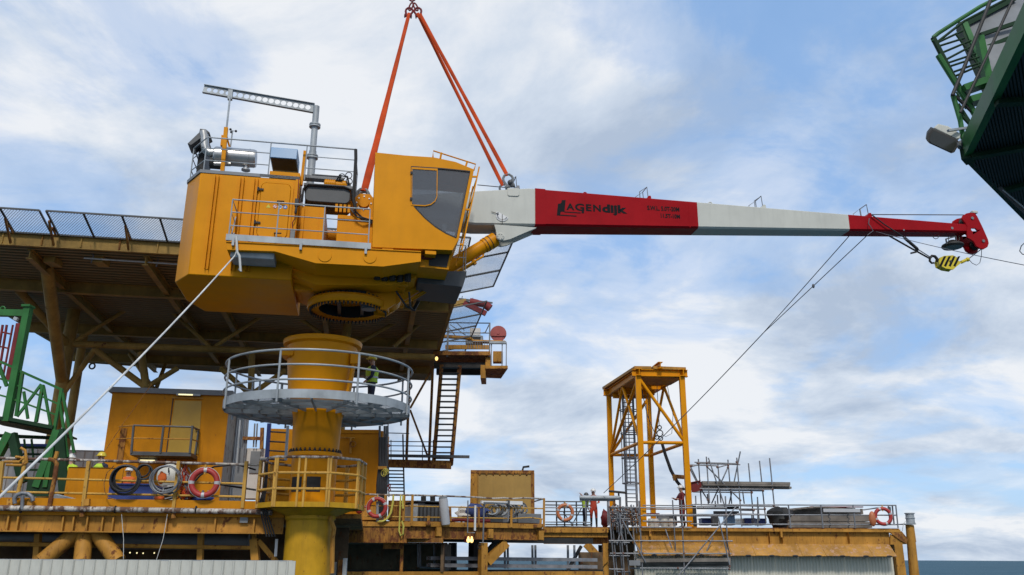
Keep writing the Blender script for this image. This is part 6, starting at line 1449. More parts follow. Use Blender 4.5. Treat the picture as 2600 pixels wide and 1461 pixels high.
cm = MB().prism([(0, 0, -3.2), (.05, -.045, -3.2), (.10, -.045, -3.2), (.15, 0, -3.2), (.15, .02, -3.2), (0, .02, -3.2)], (0, 0, 3.2 + zb_ + .12)).mesh('cladding_rib', M['cladstain'])
n = int((cx1 - cx0) / .15)
for k in range(n): rep('cladding_rib', cm, sh_, Matrix.Translation((cx0 + .15 * k, RY + .2, 0)))
rm_('cladding_back', MB().box((cx0, RY + .23, -3.2), (cx1, RY + .3, zb_ + .2)), 'cladstain')
rm_('end_column', rrct(y2(1268, 905), y2(1402, 1300), .0, 1.2), 'rig'); rm_('end_plate', MB().prism([rp_(y2(*p), -.05) for p in ((1190, 790), (1345, 790), (1410, 868), (1395, 915), (1330, 880), (1240, 812))], (0, .1, 0)), 'rusty')
rm_('gusset', MB().prism([rp_(y2(*p), .02) for p in ((1232, 818), (1400, 905), (1400, 920), (1232, 925))], (0, .1, 0)), 'rig')
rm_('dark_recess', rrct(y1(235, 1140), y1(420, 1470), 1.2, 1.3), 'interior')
lg = thing('corner_leg', 'slanted ochre tube leg with a grey lantern on top at the far right', 'leg', rp_(y2(1480, 1240)))
part('leg_tube', MB().tube([rp_(y2(1425, 728), .3), rp_(y2(1478, 1300), .3)], .19, 16, r2=.23), M['rig'], lg); part('side_tube', MB().tube([rp_(y2(1455, 735), .5), rp_(y2(1478, 900), .5)], .07, 8), M['rig'], lg); part('cap_plate', rrct(y2(1372, 712), y2(1492, 722), .0, .7), M['galv'], lg)
part('lantern', MB().lathe(rp_(y2(1436, 706), .35), [(.2, -.04), (.22, 0), (.2, .02), (.2, .2), (.23, .21), (.23, .24), (.2, .25), (.2, .42), (.24, .43), (.24, .47), (0, .48)], 20), M['galv'], lg); part('cable', MB().tube([rp_(y2(*p), .1) for p in ((1385, 690), (1362, 720), (1355, 770), (1352, 790))], .018, 5), M['rope'], lg)
# railings of the right deck
rr1 = thing('right_railing', 'dull grey scaffold style railing of the right deck', 'railing', Vector((12, RY, RZ)))
for ya, yb_ in (((870, 985), (525,)), ((880, 1050), (625,)), ((870, 1112), (720,))):
    part('rail', MB().tube([rp_(y1(785, ya[1])), rp_(y2(-20, yb_[0])), rp_(y2(1282, yb_[0] + 4))], .03, 8), M['galv_dark'], rr1)
for x in (205, 530, 855, 1285): part('post', MB().tube([rp_(y2(x, 525), -.03), rp_(y2(x + 24, 758), -.03)], .036, 8), M['galv_dark'], rr1)
part('post', MB().tube([rp_(y1(1222, 940), -.03), rp_(y1(1224, 1130), -.03)], .03, 8), M['galv_dark'], rr1)
for x, d in ((1210, 2.0), (1250, 1.0)): part('post', MB().tube([rp_(y2(x, 530), d), rp_(y2(x + 20, 730), d)], .04, 8), M['galv_dark'], rr1)
for p, q in (((1282, 529), (1215, 532)), ((1296, 628), (1225, 628)), ((1308, 724), (1235, 722)), ((960, 575), (1150, 548))): part('return_rail', MB().tube([rp_(y2(*p)), rp_(y2(*q), 3 if p[0] > 1000 else .2)], .03, 8), M['galv_dark'], rr1)
part('gate_plate', rrct(y2(1205, 545), y2(1240, 590), .5, .54), M['darkgrey'], rr1)
rr2 = thing('walkway_railing', 'dark multi rail fence between the middle and right deck', 'railing', rp_(y1(60, 1130), .4))
for y_, m in ((490, 'darkgrey'), (525, 'darkgrey'), (552, 'galv_dark'), (590, 'darkgrey'), (622, 'darkgrey'), (697, 'galv_dark'), (722, 'darkgrey'), (740, 'galv_dark')): part('rail', MB().tube([rp_(z8(2118, y_), 1.5 if m == 'darkgrey' else 0), rp_(z8(2580, y_ + 4), 1.5 if m == 'darkgrey' else 0)], .03 if m == 'galv_dark' else .035, 6), M[m], rr2)
for x in (2230, 2310, 2430): part('post', MB().tube([rp_(z8(x, 488), .1), rp_(z8(x + 4, 748), .1)], .04, 6), M['darkgrey'], rr2)
for p, q in (((2480, 560), (2380, 740)), ((2300, 600), (2400, 740))): part('strut', MB().tube([rp_(z8(*p), 1), rp_(z8(*q), 1)], .03, 6), M['darkgrey'], rr2)
for y_, d in ((985, 0), (1010, .6), (1095, .8)):
    part('rail', MB().tube([rp_(y1(470, y_ + 5), d), rp_(y1(800, y_ + 8), d)], .028, 6), M['rusty' if d else 'galv_dark'], rr2)
lifebuoy(rp_(z8(2318, 602), -.2), .425, Vector((0, 1, 0)), 'lifebuoy_or', 'pale orange lifebuoy on the dark fence near the two men', (1, 0, 0), (20, 110, 200, 290))
lifebuoy(rp_(y2(1158, 640), -.15), .435, Vector((0.1, 1, 0)), 'lifebuoy', 'red lifebuoy with small bands at the far right end of the railing', (1, 0, 0), (70, 160, 250, 340))
single('float_light', MB().sphere(rp_(y2(1052, 665), -.1), .2, 10, 8, (.9, .7, 1.8)), M['lifebuoy_or'], 'orange float light hanging left of the far right lifebuoy', 'float light')
# ------------------------------------------------------------------ orange lifting tower
tw = thing('lifting_tower', 'tall orange four legged lifting tower with a hoist beam on the right deck', 'tower', Vector((7, 45, RZ)))
FLb = onz(y1(482, 1112), RZ); FLb.y = RY + .35
def tleg(pt, pb, Y): return onY(pt, Y), onY(pb, Y)
Yf, Yb = RY + .4, RY + 5.6
FLt = onY(y1(437, 135), Yf); HT = FLt.z
FL = Vector((FLt.x, Yf, 0)); FRp = onY(y1(728, 150), Yf); FR = Vector((FRp.x, Yf + .1, 0)); 
BL = onz(y1(247, 262), HT); BL.z = 0; BR = FR + (BL - FL); 
def tz(P, y): return topz(Vector((P.x, P.y, 0)), 900 + y / 2.5815)
def tp(n, mb, m='crane', **k): return part(n, mb, M[m], tw, **k)
for P in (FL, FR, BL, BR):
    tp('leg', MB().beam(P + Vector((0, 0, RZ)), P + Vector((0, 0, HT)), .27, .27)); tp('base_plate', MB().box((P.x - .28, P.y - .28, RZ), (P.x + .28, P.y + .28, RZ + .05)))
def at(P, z): return Vector((P.x, P.y, z))
mid = tz(FL, 578)
for a, b in ((FL, FR), (FL, BL), (BL, BR), (FR, BR)):
    tp('ring_tube', MB().tube([at(a, mid), at(b, mid)], .085, 10)); d = (b - a).normalized()
    tp('top_beam', MB().ibeam(at(a, HT + .1) - d * .3, at(b, HT + .1) + d * .3, .24, .36, .03))
for a, b, za_, zb2 in ((FL, FR, HT - .1, mid), (BL, FL, mid, HT - .2), (BR, BL, HT - .2, mid)):
    tp('brace', MB().tube([at(a, za_), at(b, zb2)], .085, 10))
for a, b in ((FL, BL), (FR, BR)):
    m_ = (a + b) / 2
    tp('brace', MB().tube([at(m_, HT - .05), at(b, mid)], .075, 10)); tp('brace', MB().tube([at(m_, HT - .05), at(a, mid)], .075, 10))
tp('hoist_beam', MB().ibeam(lerp(BL, BR, .5) + Vector((0, -.6, HT - .25)), lerp(FL, FR, .5) + Vector((0, -1.2, HT + .32)), .22, .4, .03)) if 0 else tp('hoist_beam', MB().ibeam(lerp(BL, BR, .6) + Vector((0, .2, HT + .45)), lerp(FL, FR, .5) + Vector((0, -.4, HT + .45)), .24, .34, .03))
def tq(u, v, z): return at(FL, z) + (FR - FL) * u + (BL - FL) * v
for u0_, v0_, u1_, v1_ in ((-.04, .0, 1.04, .36), (-.04, .36, .42, .62), (-.04, .62, .86, 1.03)):
    tp('roof_plate', MB().prism([tq(u0_, v0_, HT - .12), tq(u1_, v0_, HT - .12), tq(u1_, v1_, HT - .12), tq(u0_, v1_, HT - .12)], (0, 0, .05)), 'rig')
tp('canopy_plate', MB().prism([tq(-.08, -.02, HT + .30), tq(.30, -.02, HT + .30), tq(.30, 1.06, HT + .38), tq(-.12, 1.06, HT + .34)], (0, 0, .14)), 'rig')
tp('canopy_plate', MB().prism([tq(.34, -.03, HT + .30), tq(1.08, -.03, HT + .26), tq(1.06, .30, HT + .26), tq(.34, .34, HT + .30)], (0, 0, .14)), 'rig')
for v_ in (.62, .82): tp('hoist_channel', MB().ibeam(tq(-.02, v_, HT - .26), tq(.86, v_, HT - .26), .2, .28, .03))
for u_, v0_, v1_ in ((.3, .3, .75), (.55, .05, .5), (.75, .0, .3)): tp('top_plate', MB().prism([tq(u_, v0_, HT + .3), tq(u_ + .16, v0_, HT + .3), tq(u_ + .16, v1_, HT + .34), tq(u_, v1_, HT + .34)], (0, 0, .12)))
tp('cross_beam', MB().ibeam(at(lerp(BL, FL, .45), HT - .02), at(lerp(BR, FR, .45), HT - .02), .2, .3, .03)); tp('cross_beam', MB().ibeam(at(lerp(BL, FL, .75), HT + .1), at(lerp(BR, FR, .75), HT + .1), .16, .25, .03))
tp('winch_box', MB().box(at(BL, HT + .28) + Vector((.1, .4, 0)), at(BL, HT + .7) + Vector((.9, 1.2, 0))), 'crane'); tp('roof_post', MB().box(at(BL, HT + .28) + Vector((1.1, .2, 0)), at(BL, HT + .95) + Vector((1.35, .45, 0))), 'galv')
# caged ladder beside the tower
lad = thing('caged_ladder', 'grey caged ladder standing inside the orange lifting tower', 'ladder', onY(y1(395, 1000), RY + 4.4))
def lq(x, y_, d=0.0): return onY(y1(x, y_), RY + 4.4 + d)
for xt, xb in ((338, 368), (404, 438)): part('stile', MB().beam(lq(xt, 265), lq(xb, 1120), .11, .11), M['galv_dark'], lad)
rg_m = seg_mesh(.025, 6, M['galv_dark'], 'rung')
for k in range(27):
    y_ = 290 + 26 * k; t = (y_ - 265) / 855; rep('rung', rg_m, lad, seg_matrix(lq(338 + 30 * t, y_), lq(404 + 34 * t, y_ + 1)))
for y_ in (375, 525, 685, 850):
    t = (y_ - 265) / 855; c = lerp(lq(338 + 30 * t, y_), lq(404 + 34 * t, y_), .5); part('cage_hoop', MB().torus(c + Vector((0, -.32, 0)), (0, 0, 1), .5, .03, 20, 6), M['galv_dark'], lad)
for x, d in ((322, -.3), (372, -.8), (352, -.75)): part('cage_strap', MB().beam(lq(x, 300, d), lq(x + 18, 850, d), .05, .02), M['galv_dark'], lad)
# hoist chains, hook and hanging hose
def tw_(p, d=2.2): return onY(y1(*p), Yf + d)
wire([tw_((562, 190)), tw_((578, 470))], .018, 'hoist chain hanging in the middle of the orange tower', 'chain', 'hoist_chain'); wire([tw_((455, 200)), tw_((500, 400)), tw_((560, 545))], .022, 'black cable slanting from the tower top to the hook', 'cable', 'hoist_cable'); wire([tw_((500, 210)), tw_((510, 420)), tw_((528, 560))], .015, 'thin chain loop left of the hook in the orange tower', 'chain', 'hoist_chain'); wire([tw_((628, 190)), tw_((668, 400)), tw_((660, 520)), tw_((620, 540)), tw_((590, 520))], .015, 'thin chain loop right of the hook in the orange tower', 'chain', 'hoist_chain')
hk = thing('chain_hook', 'small dark hook and rings hanging in the orange tower', 'hook', tw_((582, 570)))
for x, y_, r in ((580, 480, .1), (582, 518, .16), (562, 545, .1), (588, 552, .1)): part('ring', MB().torus(tw_((x, y_)), (.3, 1, 0), r, .03, 14, 6), M['dark'], hk)
for k in range(2): wire([tw_((592 + 6 * k, 580)), tw_((615 + 7 * k, 660)), tw_((650 + 8 * k, 760)), tw_((690 + 9 * k, 835)), tw_((735 + 9 * k, 890))], .06, ['black left hose of the pair curving down from the tower hook', 'black right hose of the pair curving down from the tower hook'][k], 'hose', 'hanging_hose', mat='black')
single('hose_guide', MB().beam(tw_((665, 800)), tw_((745, 806)), .12, .2).beam(tw_((675, 795)), tw_((680, 828)), .14, .14), M['rusty'], 'small rusty bracket guiding the black hoses beside the tower leg', 'bracket')
# ------------------------------------------------------------------ scaffolding
def couplers(th, pts, mat='coupler'):
    cm_ = MB().sphere((0, 0, 0), .062, 8, 5).mesh('coupler', M[mat])
    for p in pts: rep('coupler', cm_, th, Matrix.Translation(p))
sc1 = thing('hanging_scaffold', 'grey tube scaffold built in front of the right module', 'scaffold', rp_(y1(700, 1400), -1))
def s1(x, y_, d=-1.1): return rp_(y1(x, y_), d)
def tube1(p, q, d=-1.1, d2=None, r=.026, m='galv_dark', n='scaffold_tube'): part(n, MB().tube([s1(*p, d), s1(*q, d if d2 is None else d2)], r, 8), M[m], sc1)
for xt, yt, xb, d in ((245, 1000, 290, -1.1), (262, 1010, 305, -.2), (300, 1030, 340, -.5), (318, 1040, 352, -1.1), (345, 1060, 385, -.2), (395, 985, 425, -.3), (445, 960, 470, -1.1), (665, 955, 690, -.3), (722, 955, 745, -1.1), (1012, 930, 1030, -.2), (965, 1070, 1040, -1.15)):
    tube1((xt, yt), (xb, 1380 if xt > 900 or xt in (395, 665) else 1470), d, r=.032)
for xa_, xb2, y_, d in ((260, 440, 1002, -1.1), (255, 1020, 1005, -.3), (470, 1060, 1052, -1.15), (410, 1025, 1058, -.25), (470, 790, 1094, -.4), (400, 790, 1133, -1.1), (248, 1058, 1222, -1.15), (250, 385, 1232, -.3), (255, 1050, 1305, -1.1), (250, 385, 1320, -.3), (250, 350, 1408, -1.1), (300, 390, 1425, -.3), (385, 1045, 1402, -1.1), (560, 1040, 1388, -.2)):
    tube1((xa_, y_), (xb2, y_ + 2), d, r=.032)
for p, q, d, d2 in (((335, 1085), (490, 1365), -1.2, -1.2), ((1080, 1000), (700, 1455), -1.25, -1.25), ((300, 1060), (352, 1250), -.3, -.3), ((620, 1150), (660, 1270), -.3, -1), ((355, 1050), (300, 1250), -.4, -1), ((930, 1200), (880, 1310), -.3, -.3), ((1020, 1230), (1050, 1350), -1.1, -.3)): tube1(p, q, d, d2, r=.03)
for k in range(3):
    part('scaffold_board', MB().beam(s1(425, 1352 + 15 * k, -1.05 + .25 * k), s1(1042, 1347 + 15 * k, -1.05 + .25 * k), .22, .16), M['wood'], sc1)
part('grey_box', rrct(y1(380, 1350), y1(455, 1385), -1.3, -.8), M['midgrey'], sc1)
couplers(sc1, [s1(x, y_) for x, y_ in ((252, 1002), (275, 1222), (282, 1305), (322, 1002), (335, 1222), (342, 1305), (448, 1052), (458, 1133), (463, 1222), (468, 1305), (725, 1052), (732, 1133), (736, 1222), (740, 1305), (1015, 1052), (1025, 1222), (1035, 1305), (1040, 1390), (1038, 1408), (700, 1402))])
for k in range(14):
    x0 = 256 + 14 * k + rnd.uniform(-4, 4); tube1((x0, 985 + rnd.uniform(0, 40)), (x0 + rnd.uniform(4, 22), 1120 + rnd.uniform(0, 60)), -.15 - .06 * (k % 5), r=.027, m='galv_dark' if k % 3 else 'rusty')
for k in range(9): tube1((250 + rnd.uniform(0, 30), 1012 + 11 * k), (440 + rnd.uniform(-60, 20), 1014 + 11 * k + rnd.uniform(-4, 6)), -.2 - .1 * (k % 4), r=.024)
for k in range(36): part('coupler_heap', MB().sphere(s1(262 + rnd.uniform(0, 150), 985 + rnd.uniform(0, 120), -.6), .055, 7, 5), M['coupler' if k % 2 else 'galv_dark'], sc1)
sc2 = thing('deck_scaffold', 'open tube scaffold frame on the right deck carrying long timbers', 'scaffold', rp_(a7(900, 1200), 1.0))
def s2(x, y_, d=1.0): return rp_(a7(x, y_), d)
def tube2(p, q, d=1.0, d2=None, r=.034, m='galv_dark'): part('scaffold_tube', MB().tube([s2(*p, d), s2(*q, d if d2 is None else d2)], r, 8), M[m], sc2)
for xt, yt, xb, yb2, d in ((218, 172, 270, 950, 1.6), (352, 132, 405, 910, 1.0), (545, 265, 595, 900, 2.6), (712, 182, 775, 920, 1.8), (860, 148, 945, 1300, 1.0), (1055, 242, 1150, 1260, 2.4), (1240, 200, 1350, 1240, 1.8), (1408, 155, 1520, 1280, 1.0), (172, 785, 178, 930, 1.2), (370, 755, 385, 930, 2), (535, 770, 545, 920, 2), (668, 795, 675, 920, 1.2), (1205, 805, 1235, 1200, 2), (960, 715, 985, 920, 2.2), (500, 870, 505, 1000, 1.2), (60, 225, 80, 560, 1.2), (1110, 1090, 1120, 1260, 2.5)): tube2((xt, yt), (xb, yb2), d)
for p, q, d in (((155, 225), (880, 248), 1.0), ((185, 245), (918, 264), 1.8), ((75, 268), (550, 285), 2.4), ((90, 300), (230, 262), 1.3), ((540, 312), (720, 262), 2.0), ((130, 720), (1110, 732), 2.4), ((230, 690), (1310, 702), 1.8), ((240, 665), (1470, 680), 1.0), ((850, 1005), (1340, 1010), 1.8), ((860, 1085), (1500, 1105), 1.0), ((900, 1025), (1150, 1030), 2.4), ((150, 930), (1560, 968), 1.0)): tube2(p, q, d)
for p, q, d in (((60, 300), (215, 600), 1.2), ((75, 270), (225, 590), 1.8), ((385, 150), (660, 960), .95), ((365, 300), (925, 865), 1.05), ((920, 45), (815, 560), 1.2), ((715, 305), (440, 915), 1.7), ((270, 690), (410, 905), 1.3), ((775, 735), (730, 930), 1.5)): tube2(p, q, d)
couplers(sc2, [s2(x, y_) for x, y_ in ((222, 245), (360, 235), (400, 225), (535, 308), (715, 275), (712, 312), (858, 222), (870, 250), (365, 300), (920, 860), (1112, 730), (1300, 700), (1460, 680), (375, 850), (1475, 955), (1330, 1005), (1145, 1028), (100, 290))])
tb = thing('timber_stack', 'long dark timber beams lying on the deck scaffold', 'timber', s2(900, 650, 1.5), 0)
bm3 = []
for k, (y0, y1b, xL, xR, d) in enumerate(((545, 590, 270, 1730, 1.3), (592, 618, 275, 1725, 1.15), (620, 655, 255, 1752, 1.3))):
    part('timber', MB().beam(s2(xL, (y0 + y1b) / 2, d), s2(xR, (y0 + y1b) / 2 + 18, d), .5, abs(s2(0, y0).z - s2(0, y1b).z) * .95), M['wood'], tb)
single('red_beam', MB().ibeam(s2(90, 645, 1.2), s2(270, 610, 1.2), .2, .5, .03), M['redrust'], 'short dark red steel beam between tower leg and timber stack', 'beam')
# goods on the right deck
stw = thing('timber_crates', 'long weathered grey wooden crates behind the railing at far right', 'crate', rp_(y2(600, 755), 1.2))
part('crate_board', rrct(y2(190, 620), y2(1030, 690), 1.2, 2.4), M['wood'], stw); part('crate_board', rrct(y2(195, 692), y2(1050, 756), 1.15, 2.5), M['wood'], stw); part('crate_board', rrct(y2(250, 560), y2(960, 618), 1.4, 2.4), M['wood'], stw)
for k in range(6): part('loose_plank', MB().beam(rp_(y2(150 + 60 * k, 575 - 6 * k), 1.1), rp_(y2(420 + 90 * k, 548 + (k % 3) * 8), 1.3), .2, .06), M['wood'], stw)
part('crate_end', rrct(y2(95, 630), y2(200, 752), 1.0, 2.0), M['rusty'], stw); part('top_edge', rrct(y2(430, 538), y2(960, 550), 1.1, 1.3), M['redrust'], stw)
single('white_sign_board', rrct(y2(556, 562), y2(930, 598), -.12, -.06), M['tape'], 'blank white board tied to the railing in front of the crates', 'board')
for x in (620, 810): 
    wire([rp_(y2(x - 10, 600), -.1 + .02 * i) + Vector((.06 * math.sin(i * 1.9), 0, -.075 * i)) for i in range(18)], .022, 'left spiral cable hanging below the white board' if x < 700 else 'right spiral cable hanging below the white board', 'cable', 'spiral_cable', mat='darkgrey')
lump('dark_tarpaulin', rp_(y2(110, 650), .8), .5, 'dark', 'dark tarpaulin heap at the left end of the wooden crates', 'tarpaulin', (1.1, .8, 1.0))
for i, (x0, x1, y0, d, m, lab) in enumerate(((275, 440, 1165, 3, 'blue', 'blue plastic crate just right of the orange tower leg'), (1000, 1170, 1165, 3, 'blue', 'blue plastic crate left of the other one near the crates'), (1215, 1355, 1172, 3, 'blue', 'blue plastic crate nearest the dark tarpaulin heap'), (690, 840, 1105, 2.6, 'bluegrey', 'grey blue container box behind the scaffold legs'))):
    bx = thing('deck_crate', lab, 'crate', rp_(a7((x0 + x1) / 2, 1270), d), 0, 'crates on the right deck')
    part('body', rrct(a7(x0, y0), a7(x1, 1275), d, d + .8), M[m], bx, bevel=.03); part('rim', rrct(a7(x0 - 8, y0 - 8), a7(x1 + 8, y0 + 6), d - .05, d + .85), M[m], bx)
lt = thing('bright_cabinet', 'pale yellow slatted cabinet between the blue crates', 'cabinet', rp_(a7(930, 1260), 3.2))
for k in range(4): part('slat', rrct(a7(850, 1165 + 24 * k), a7(1000, 1182 + 24 * k), 3.2, 3.5), M['helmet_y' if k < 0 else 'cladding'], lt)
dkp = thing('dark_post_frame', 'dark upright steel frame right behind the tower leg', 'frame', rp_(a7(160, 1300), .8))
part('upright', rrct(a7(110, 950), a7(200, 1300), .8, 1.4), M['dark'], dkp); part('crossbar', rrct(a7(200, 960), a7(900, 1010), 2.0, 2.2), M['dark'], dkp); part('crossbar', rrct(a7(480, 1040), a7(900, 1090), 2.2, 2.4), M['darkgrey'], dkp); part('upright', rrct(a7(450, 1100), a7(560, 1290), 2.2, 2.6), M['darkgrey'], dkp)
for i, (x, lab) in enumerate(((1165, 'first small white drum from the tower leg'), (1230, 'second small white drum from the tower leg'), (1370, 'third small white drum from the tower leg'), (1480, 'fourth small white drum, nearest the climbing man'))):
    c = rp_(a6(x, 690), 1.4); single('drum', MB().lathe(Vector((c.x, c.y, RZ)), [(0, 0), (.17, 0), (.18, .03), (.18, .38), (.15, .42), (.15, .46), (0, .46)], 16), M['container' if i % 2 else 'cladding'], lab, 'drum', 'small drums on the right deck')
bx = thing('tool_boxes', 'dark tool cases stacked on the deck between the tower legs', 'cases', rp_(a6(1400, 600), 2.4))
part('case', rrct(a6(1090, 500), a6(1290, 520), 2.4, 2.8), M['redrust'], bx); part('case', rrct(a6(1270, 545), a6(1440, 690), 2.4, 3), M['midgrey'], bx); part('case', rrct(a6(1430, 520), a6(1560, 690), 2.5, 3), M['darkgrey'], bx)
wp_ = thing('winch_pipe', 'pale grey double pipe on stands in front of the two men', 'pipe', rp_(a6(370, 700), -.1))
part('pipe', MB().tube([rp_(a6(70, 262), -.1), rp_(a6(670, 268), -.1)], .10, 12), M['galv'], wp_); part('pipe', MB().tube([rp_(a6(72, 292), -.05), rp_(a6(600, 298), -.05)], .07, 10), M['galv'], wp_)
for x, w in ((160, .06), (500, .09), (685, .1), (595, .12)): part('stand', MB().beam(rp_(a6(x, 255), -.02), rp_(a6(x + 8, 690), -.02), w, w), M['rusty' if x == 595 else 'galv_dark'], wp_)
mc = thing('tower_guard_rail', 'dark guard rail bracket round the back leg of the orange tower', 'rail', rp_(a6(660, 180), 3.5))
part('bar', MB().tube([rp_(a6(515, 165), 3.5), rp_(a6(790, 192), 3.5)], .06, 8), M['dark'], mc); part('upright', MB().tube([rp_(a6(665, 180), 3.5), rp_(a6(668, 250), 3.5)], .05, 6), M['dark'], mc)
mch = thing('pump_unit', 'cluttered dark pump unit at the foot of the caged ladder', 'pump', rp_(a6(820, 700), .8))
for k in range(16): part('pump_piece', MB().box(rp_(a6(620 + rnd.uniform(0, 330), 690 - rnd.uniform(0, 250)), .9 + rnd.uniform(0, .8)) - Vector((.09, .1, .09)), rp_(a6(620 + rnd.uniform(0, 5) + 20 * k, 690 - rnd.uniform(0, 330) * (k % 3) / 2), 1.2) + Vector((.1, .1, .1))) if 0 else MB().sphere(rp_(a6(600 + 24 * k, 690 - (k * 97 % 280)), 1.2), .16, 9, 6, (rnd.uniform(.5, 1.2), 1, rnd.uniform(.5, 1.4))), M[rnd.choice(['dark', 'rusty', 'galv_dark', 'darkgrey'])], mch)
for k in range(6): part('pump_pipe', MB().tube([rp_(a6(610 + 60 * k, 690), 1.1), rp_(a6(610 + 60 * k, 560 - (k * 83 % 200)), 1.1), rp_(a6(650 + 50 * k, 550 - (k * 61 % 150)), 1.1)], .05, 7), M[['rusty', 'galv_dark', 'dark'][k % 3]], mch)
lump('red_sack', rp_(a6(460, 590), 1.2), .24, 'redrust', 'dark red sack standing beside the man in red overalls', 'sack', (.9, .8, 1.8))
# ================================================================== green platform of the neighbouring rig, top right
np0 = thing('green_platform', 'dark green platform of the neighbouring rig in the top right corner', 'platform', onY((2600, 300), 15))
GZ = topz(onY((2455, 400), 14.0), 398)
def gz(p, dz=0.0): return onz(z5(*p), GZ + dz)
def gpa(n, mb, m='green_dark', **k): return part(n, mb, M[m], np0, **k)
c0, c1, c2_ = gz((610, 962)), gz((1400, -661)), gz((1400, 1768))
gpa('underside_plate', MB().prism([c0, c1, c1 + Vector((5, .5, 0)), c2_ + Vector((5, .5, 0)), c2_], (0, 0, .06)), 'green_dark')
def side(a, b, n, w, h, m, dz=0.0): gpa(n, MB().beam(a + Vector((0, 0, dz)), b + Vector((0, 0, dz)), w, h), m)
side(c0, c1, 'edge_beam', .12, .34, 'green', .12); side(c0, c2_, 'edge_beam', .10, .18, 'green_dark', .05)
for (p, q) in (((640, 935), (1400, 800)), ((790, 600), (1400, 575)), ((820, 1150), (1400, 998))): side(gz(p), gz(q), 'underside_beam', .14, .14, 'green_dark', -.06)
rib = []
for k in range(40):
    t = k / 40; side(lerp(c0, c1, t), lerp(c0, c2_, t), 'grating_rib', .03, .05, 'dark', -.02)
gpa('corner_block', MB().beam(gz((605, 940)), gz((635, 975)), .16, .2), 'green_dark')
GY = onY(z5(600, 900), 14).y
gc = c0.y
def gy(p, d=0.0): return onY(z5(*p), gc + d)
def gt2(n, pts, r, m='green', d=0.0): gpa(n, MB().tube([gy(p, d) for p in pts], r, 8), m)
# upper level with its grating seen from below
u0, u1, u2 = gy((575, 165), 1.2), gy((890, 0), 1.2), gy((790, 450), .6)
gpa('upper_floor', MB().prism([gy((600, 170), 1.2), gy((900, -20), 1.6), gy((1000, -75), 1.7), gy((1500, -75), 1.7), gy((1500, 330), .8), (gy((790, 470), .6))], (0, 0.05, .05)), 'midgrey')
gpa('floor_beam', MB().beam(gy((570, 165), 1.15), gy((900, -10), 1.5), .1, .14), 'green_dark'); gpa('floor_beam', MB().beam(gy((575, 160), 1.1), gy((760, 590), .3), .12, .2), 'green_dark')
gpa('floor_beam', MB().beam(gy((600, 150), 1.0), gy((780, 590), .2), .1, .12), 'green')
for p, q in (((700, 215), (1500, -56)), ((740, 290), (1500, -20)), ((770, 380), (1500, 155))): gpa('floor_beam', MB().beam(gy(p, 1.0), gy(q, 1.2), .06, .08), 'green_dark')
for p, q, w, m in (((690, 225), (765, 600), .13, 'green'), ((780, 600), (1010, 150), .12, 'green'), ((740, 590), (800, 470), .16, 'green')): gpa('post', MB().beam(gy(p, .1), gy(q, .1), w, w), m)
gt2('stair_stringer', ((408, 232), (530, 470), (690, 740)), .05, 'green_dark'); gt2('hand_rail', ((820, -20), (700, 40), (580, 115), (440, 205), (412, 228), (412, 255)), .04, 'green'); gt2('hand_rail', ((850, 0), (600, 130), (430, 262)), .025, 'green_dark'); 
gt2('stringer', ((440, 340), (540, 500), (700, 760)), .055, 'green')
for p, q in (((430, 265), (590, 190)), ((440, 285), (600, 235)), ((450, 330), (640, 250)), ((490, 365), (650, 280)), ((505, 385), (670, 330)), ((520, 405), (690, 350)), ((540, 440), (695, 385)), ((550, 465), (700, 400)), ((545, 205), (700, 420))): gt2('rail_bar', (p, q), .022, 'green_dark')
gpa('stair_tread', MB().beam(gy((580, 560)), gy((735, 505)), .3, .12), 'green'); gpa('stair_tread', MB().beam(gy((620, 630)), gy((760, 590)), .3, .12), 'green')
for p, q in (((660, 690), (750, 660)), ((680, 705), (740, 685))): gt2('stair_tread', (p, q), .03, 'green_dark')
gt2('ladder_rail', ((765, -10), (600, 410), (527, 585)), .035, 'dark', -.2); gt2('ladder_rail', ((900, -10), (740, 340), (575, 690)), .027, 'dark', -.2); gt2('ladder_rail', ((975, 70), (790, 480), (640, 760)), .025, 'dark', -.2)
gt2('brace', ((530, 585), (575, 740), (592, 850)), .045, 'green'); gt2('brace', ((545, 590), (650, 690), (700, 740)), .03, 'dark'); gt2('brace', ((560, 640), (650, 780)), .035, 'green_dark'); gt2('brace', ((575, 700), (640, 770)), .03, 'green_dark')
gpa('edge_angle', MB().beam(gy((815, 1150), .1), gy((1000, 1330), .1), .04, .05), 'darkgrey'); gpa('edge_pipe', MB().tube([gy((835, 1165), 0), gy((1010, 1310), 0)], .012, 6), 'galv')
fl2 = thing('floodlight', 'white backed floodlight with dark glass fixed to the green platform corner', 'floodlight', gy((480, 870), -.2))
def fq2(x, y_, d=-.2): return gy((x, y_), d)
fc_ = [fq2(*p) for p in ((400, 788), (560, 860), (572, 880), (540, 935), (520, 942), (385, 880), (368, 862), (375, 820))]; ctr_ = sum(fc_, Vector()) / len(fc_)
part('housing', MB().prism(fc_, Vector((.05, .12, .1))), M['dark'], fl2, bevel=.01); part('glass', MB().prism([p + (ctr_ - p) * .18 + Vector((-.004, -.012, -.008)) for p in fc_], Vector((.002, .006, .004))), M['lens'], fl2)
part('back', MB().prism([fq2(*p, -.05) for p in ((412, 785), (440, 758), (500, 772), (580, 820), (575, 850), (550, 855))], Vector((.05, .3, .06))), M['white'], fl2, bevel=.02); part('bracket', MB().beam(fq2(500, 802), fq2(650, 780, 0), .05, .04), M['galv'], fl2); part('bracket', MB().beam(fq2(555, 885), fq2(610, 900, 0), .06, .06), M['midgrey'], fl2); part('lamp_base', MB().sphere(fq2(585, 890, -.05), .09, 8, 6), M['midgrey'], fl2)
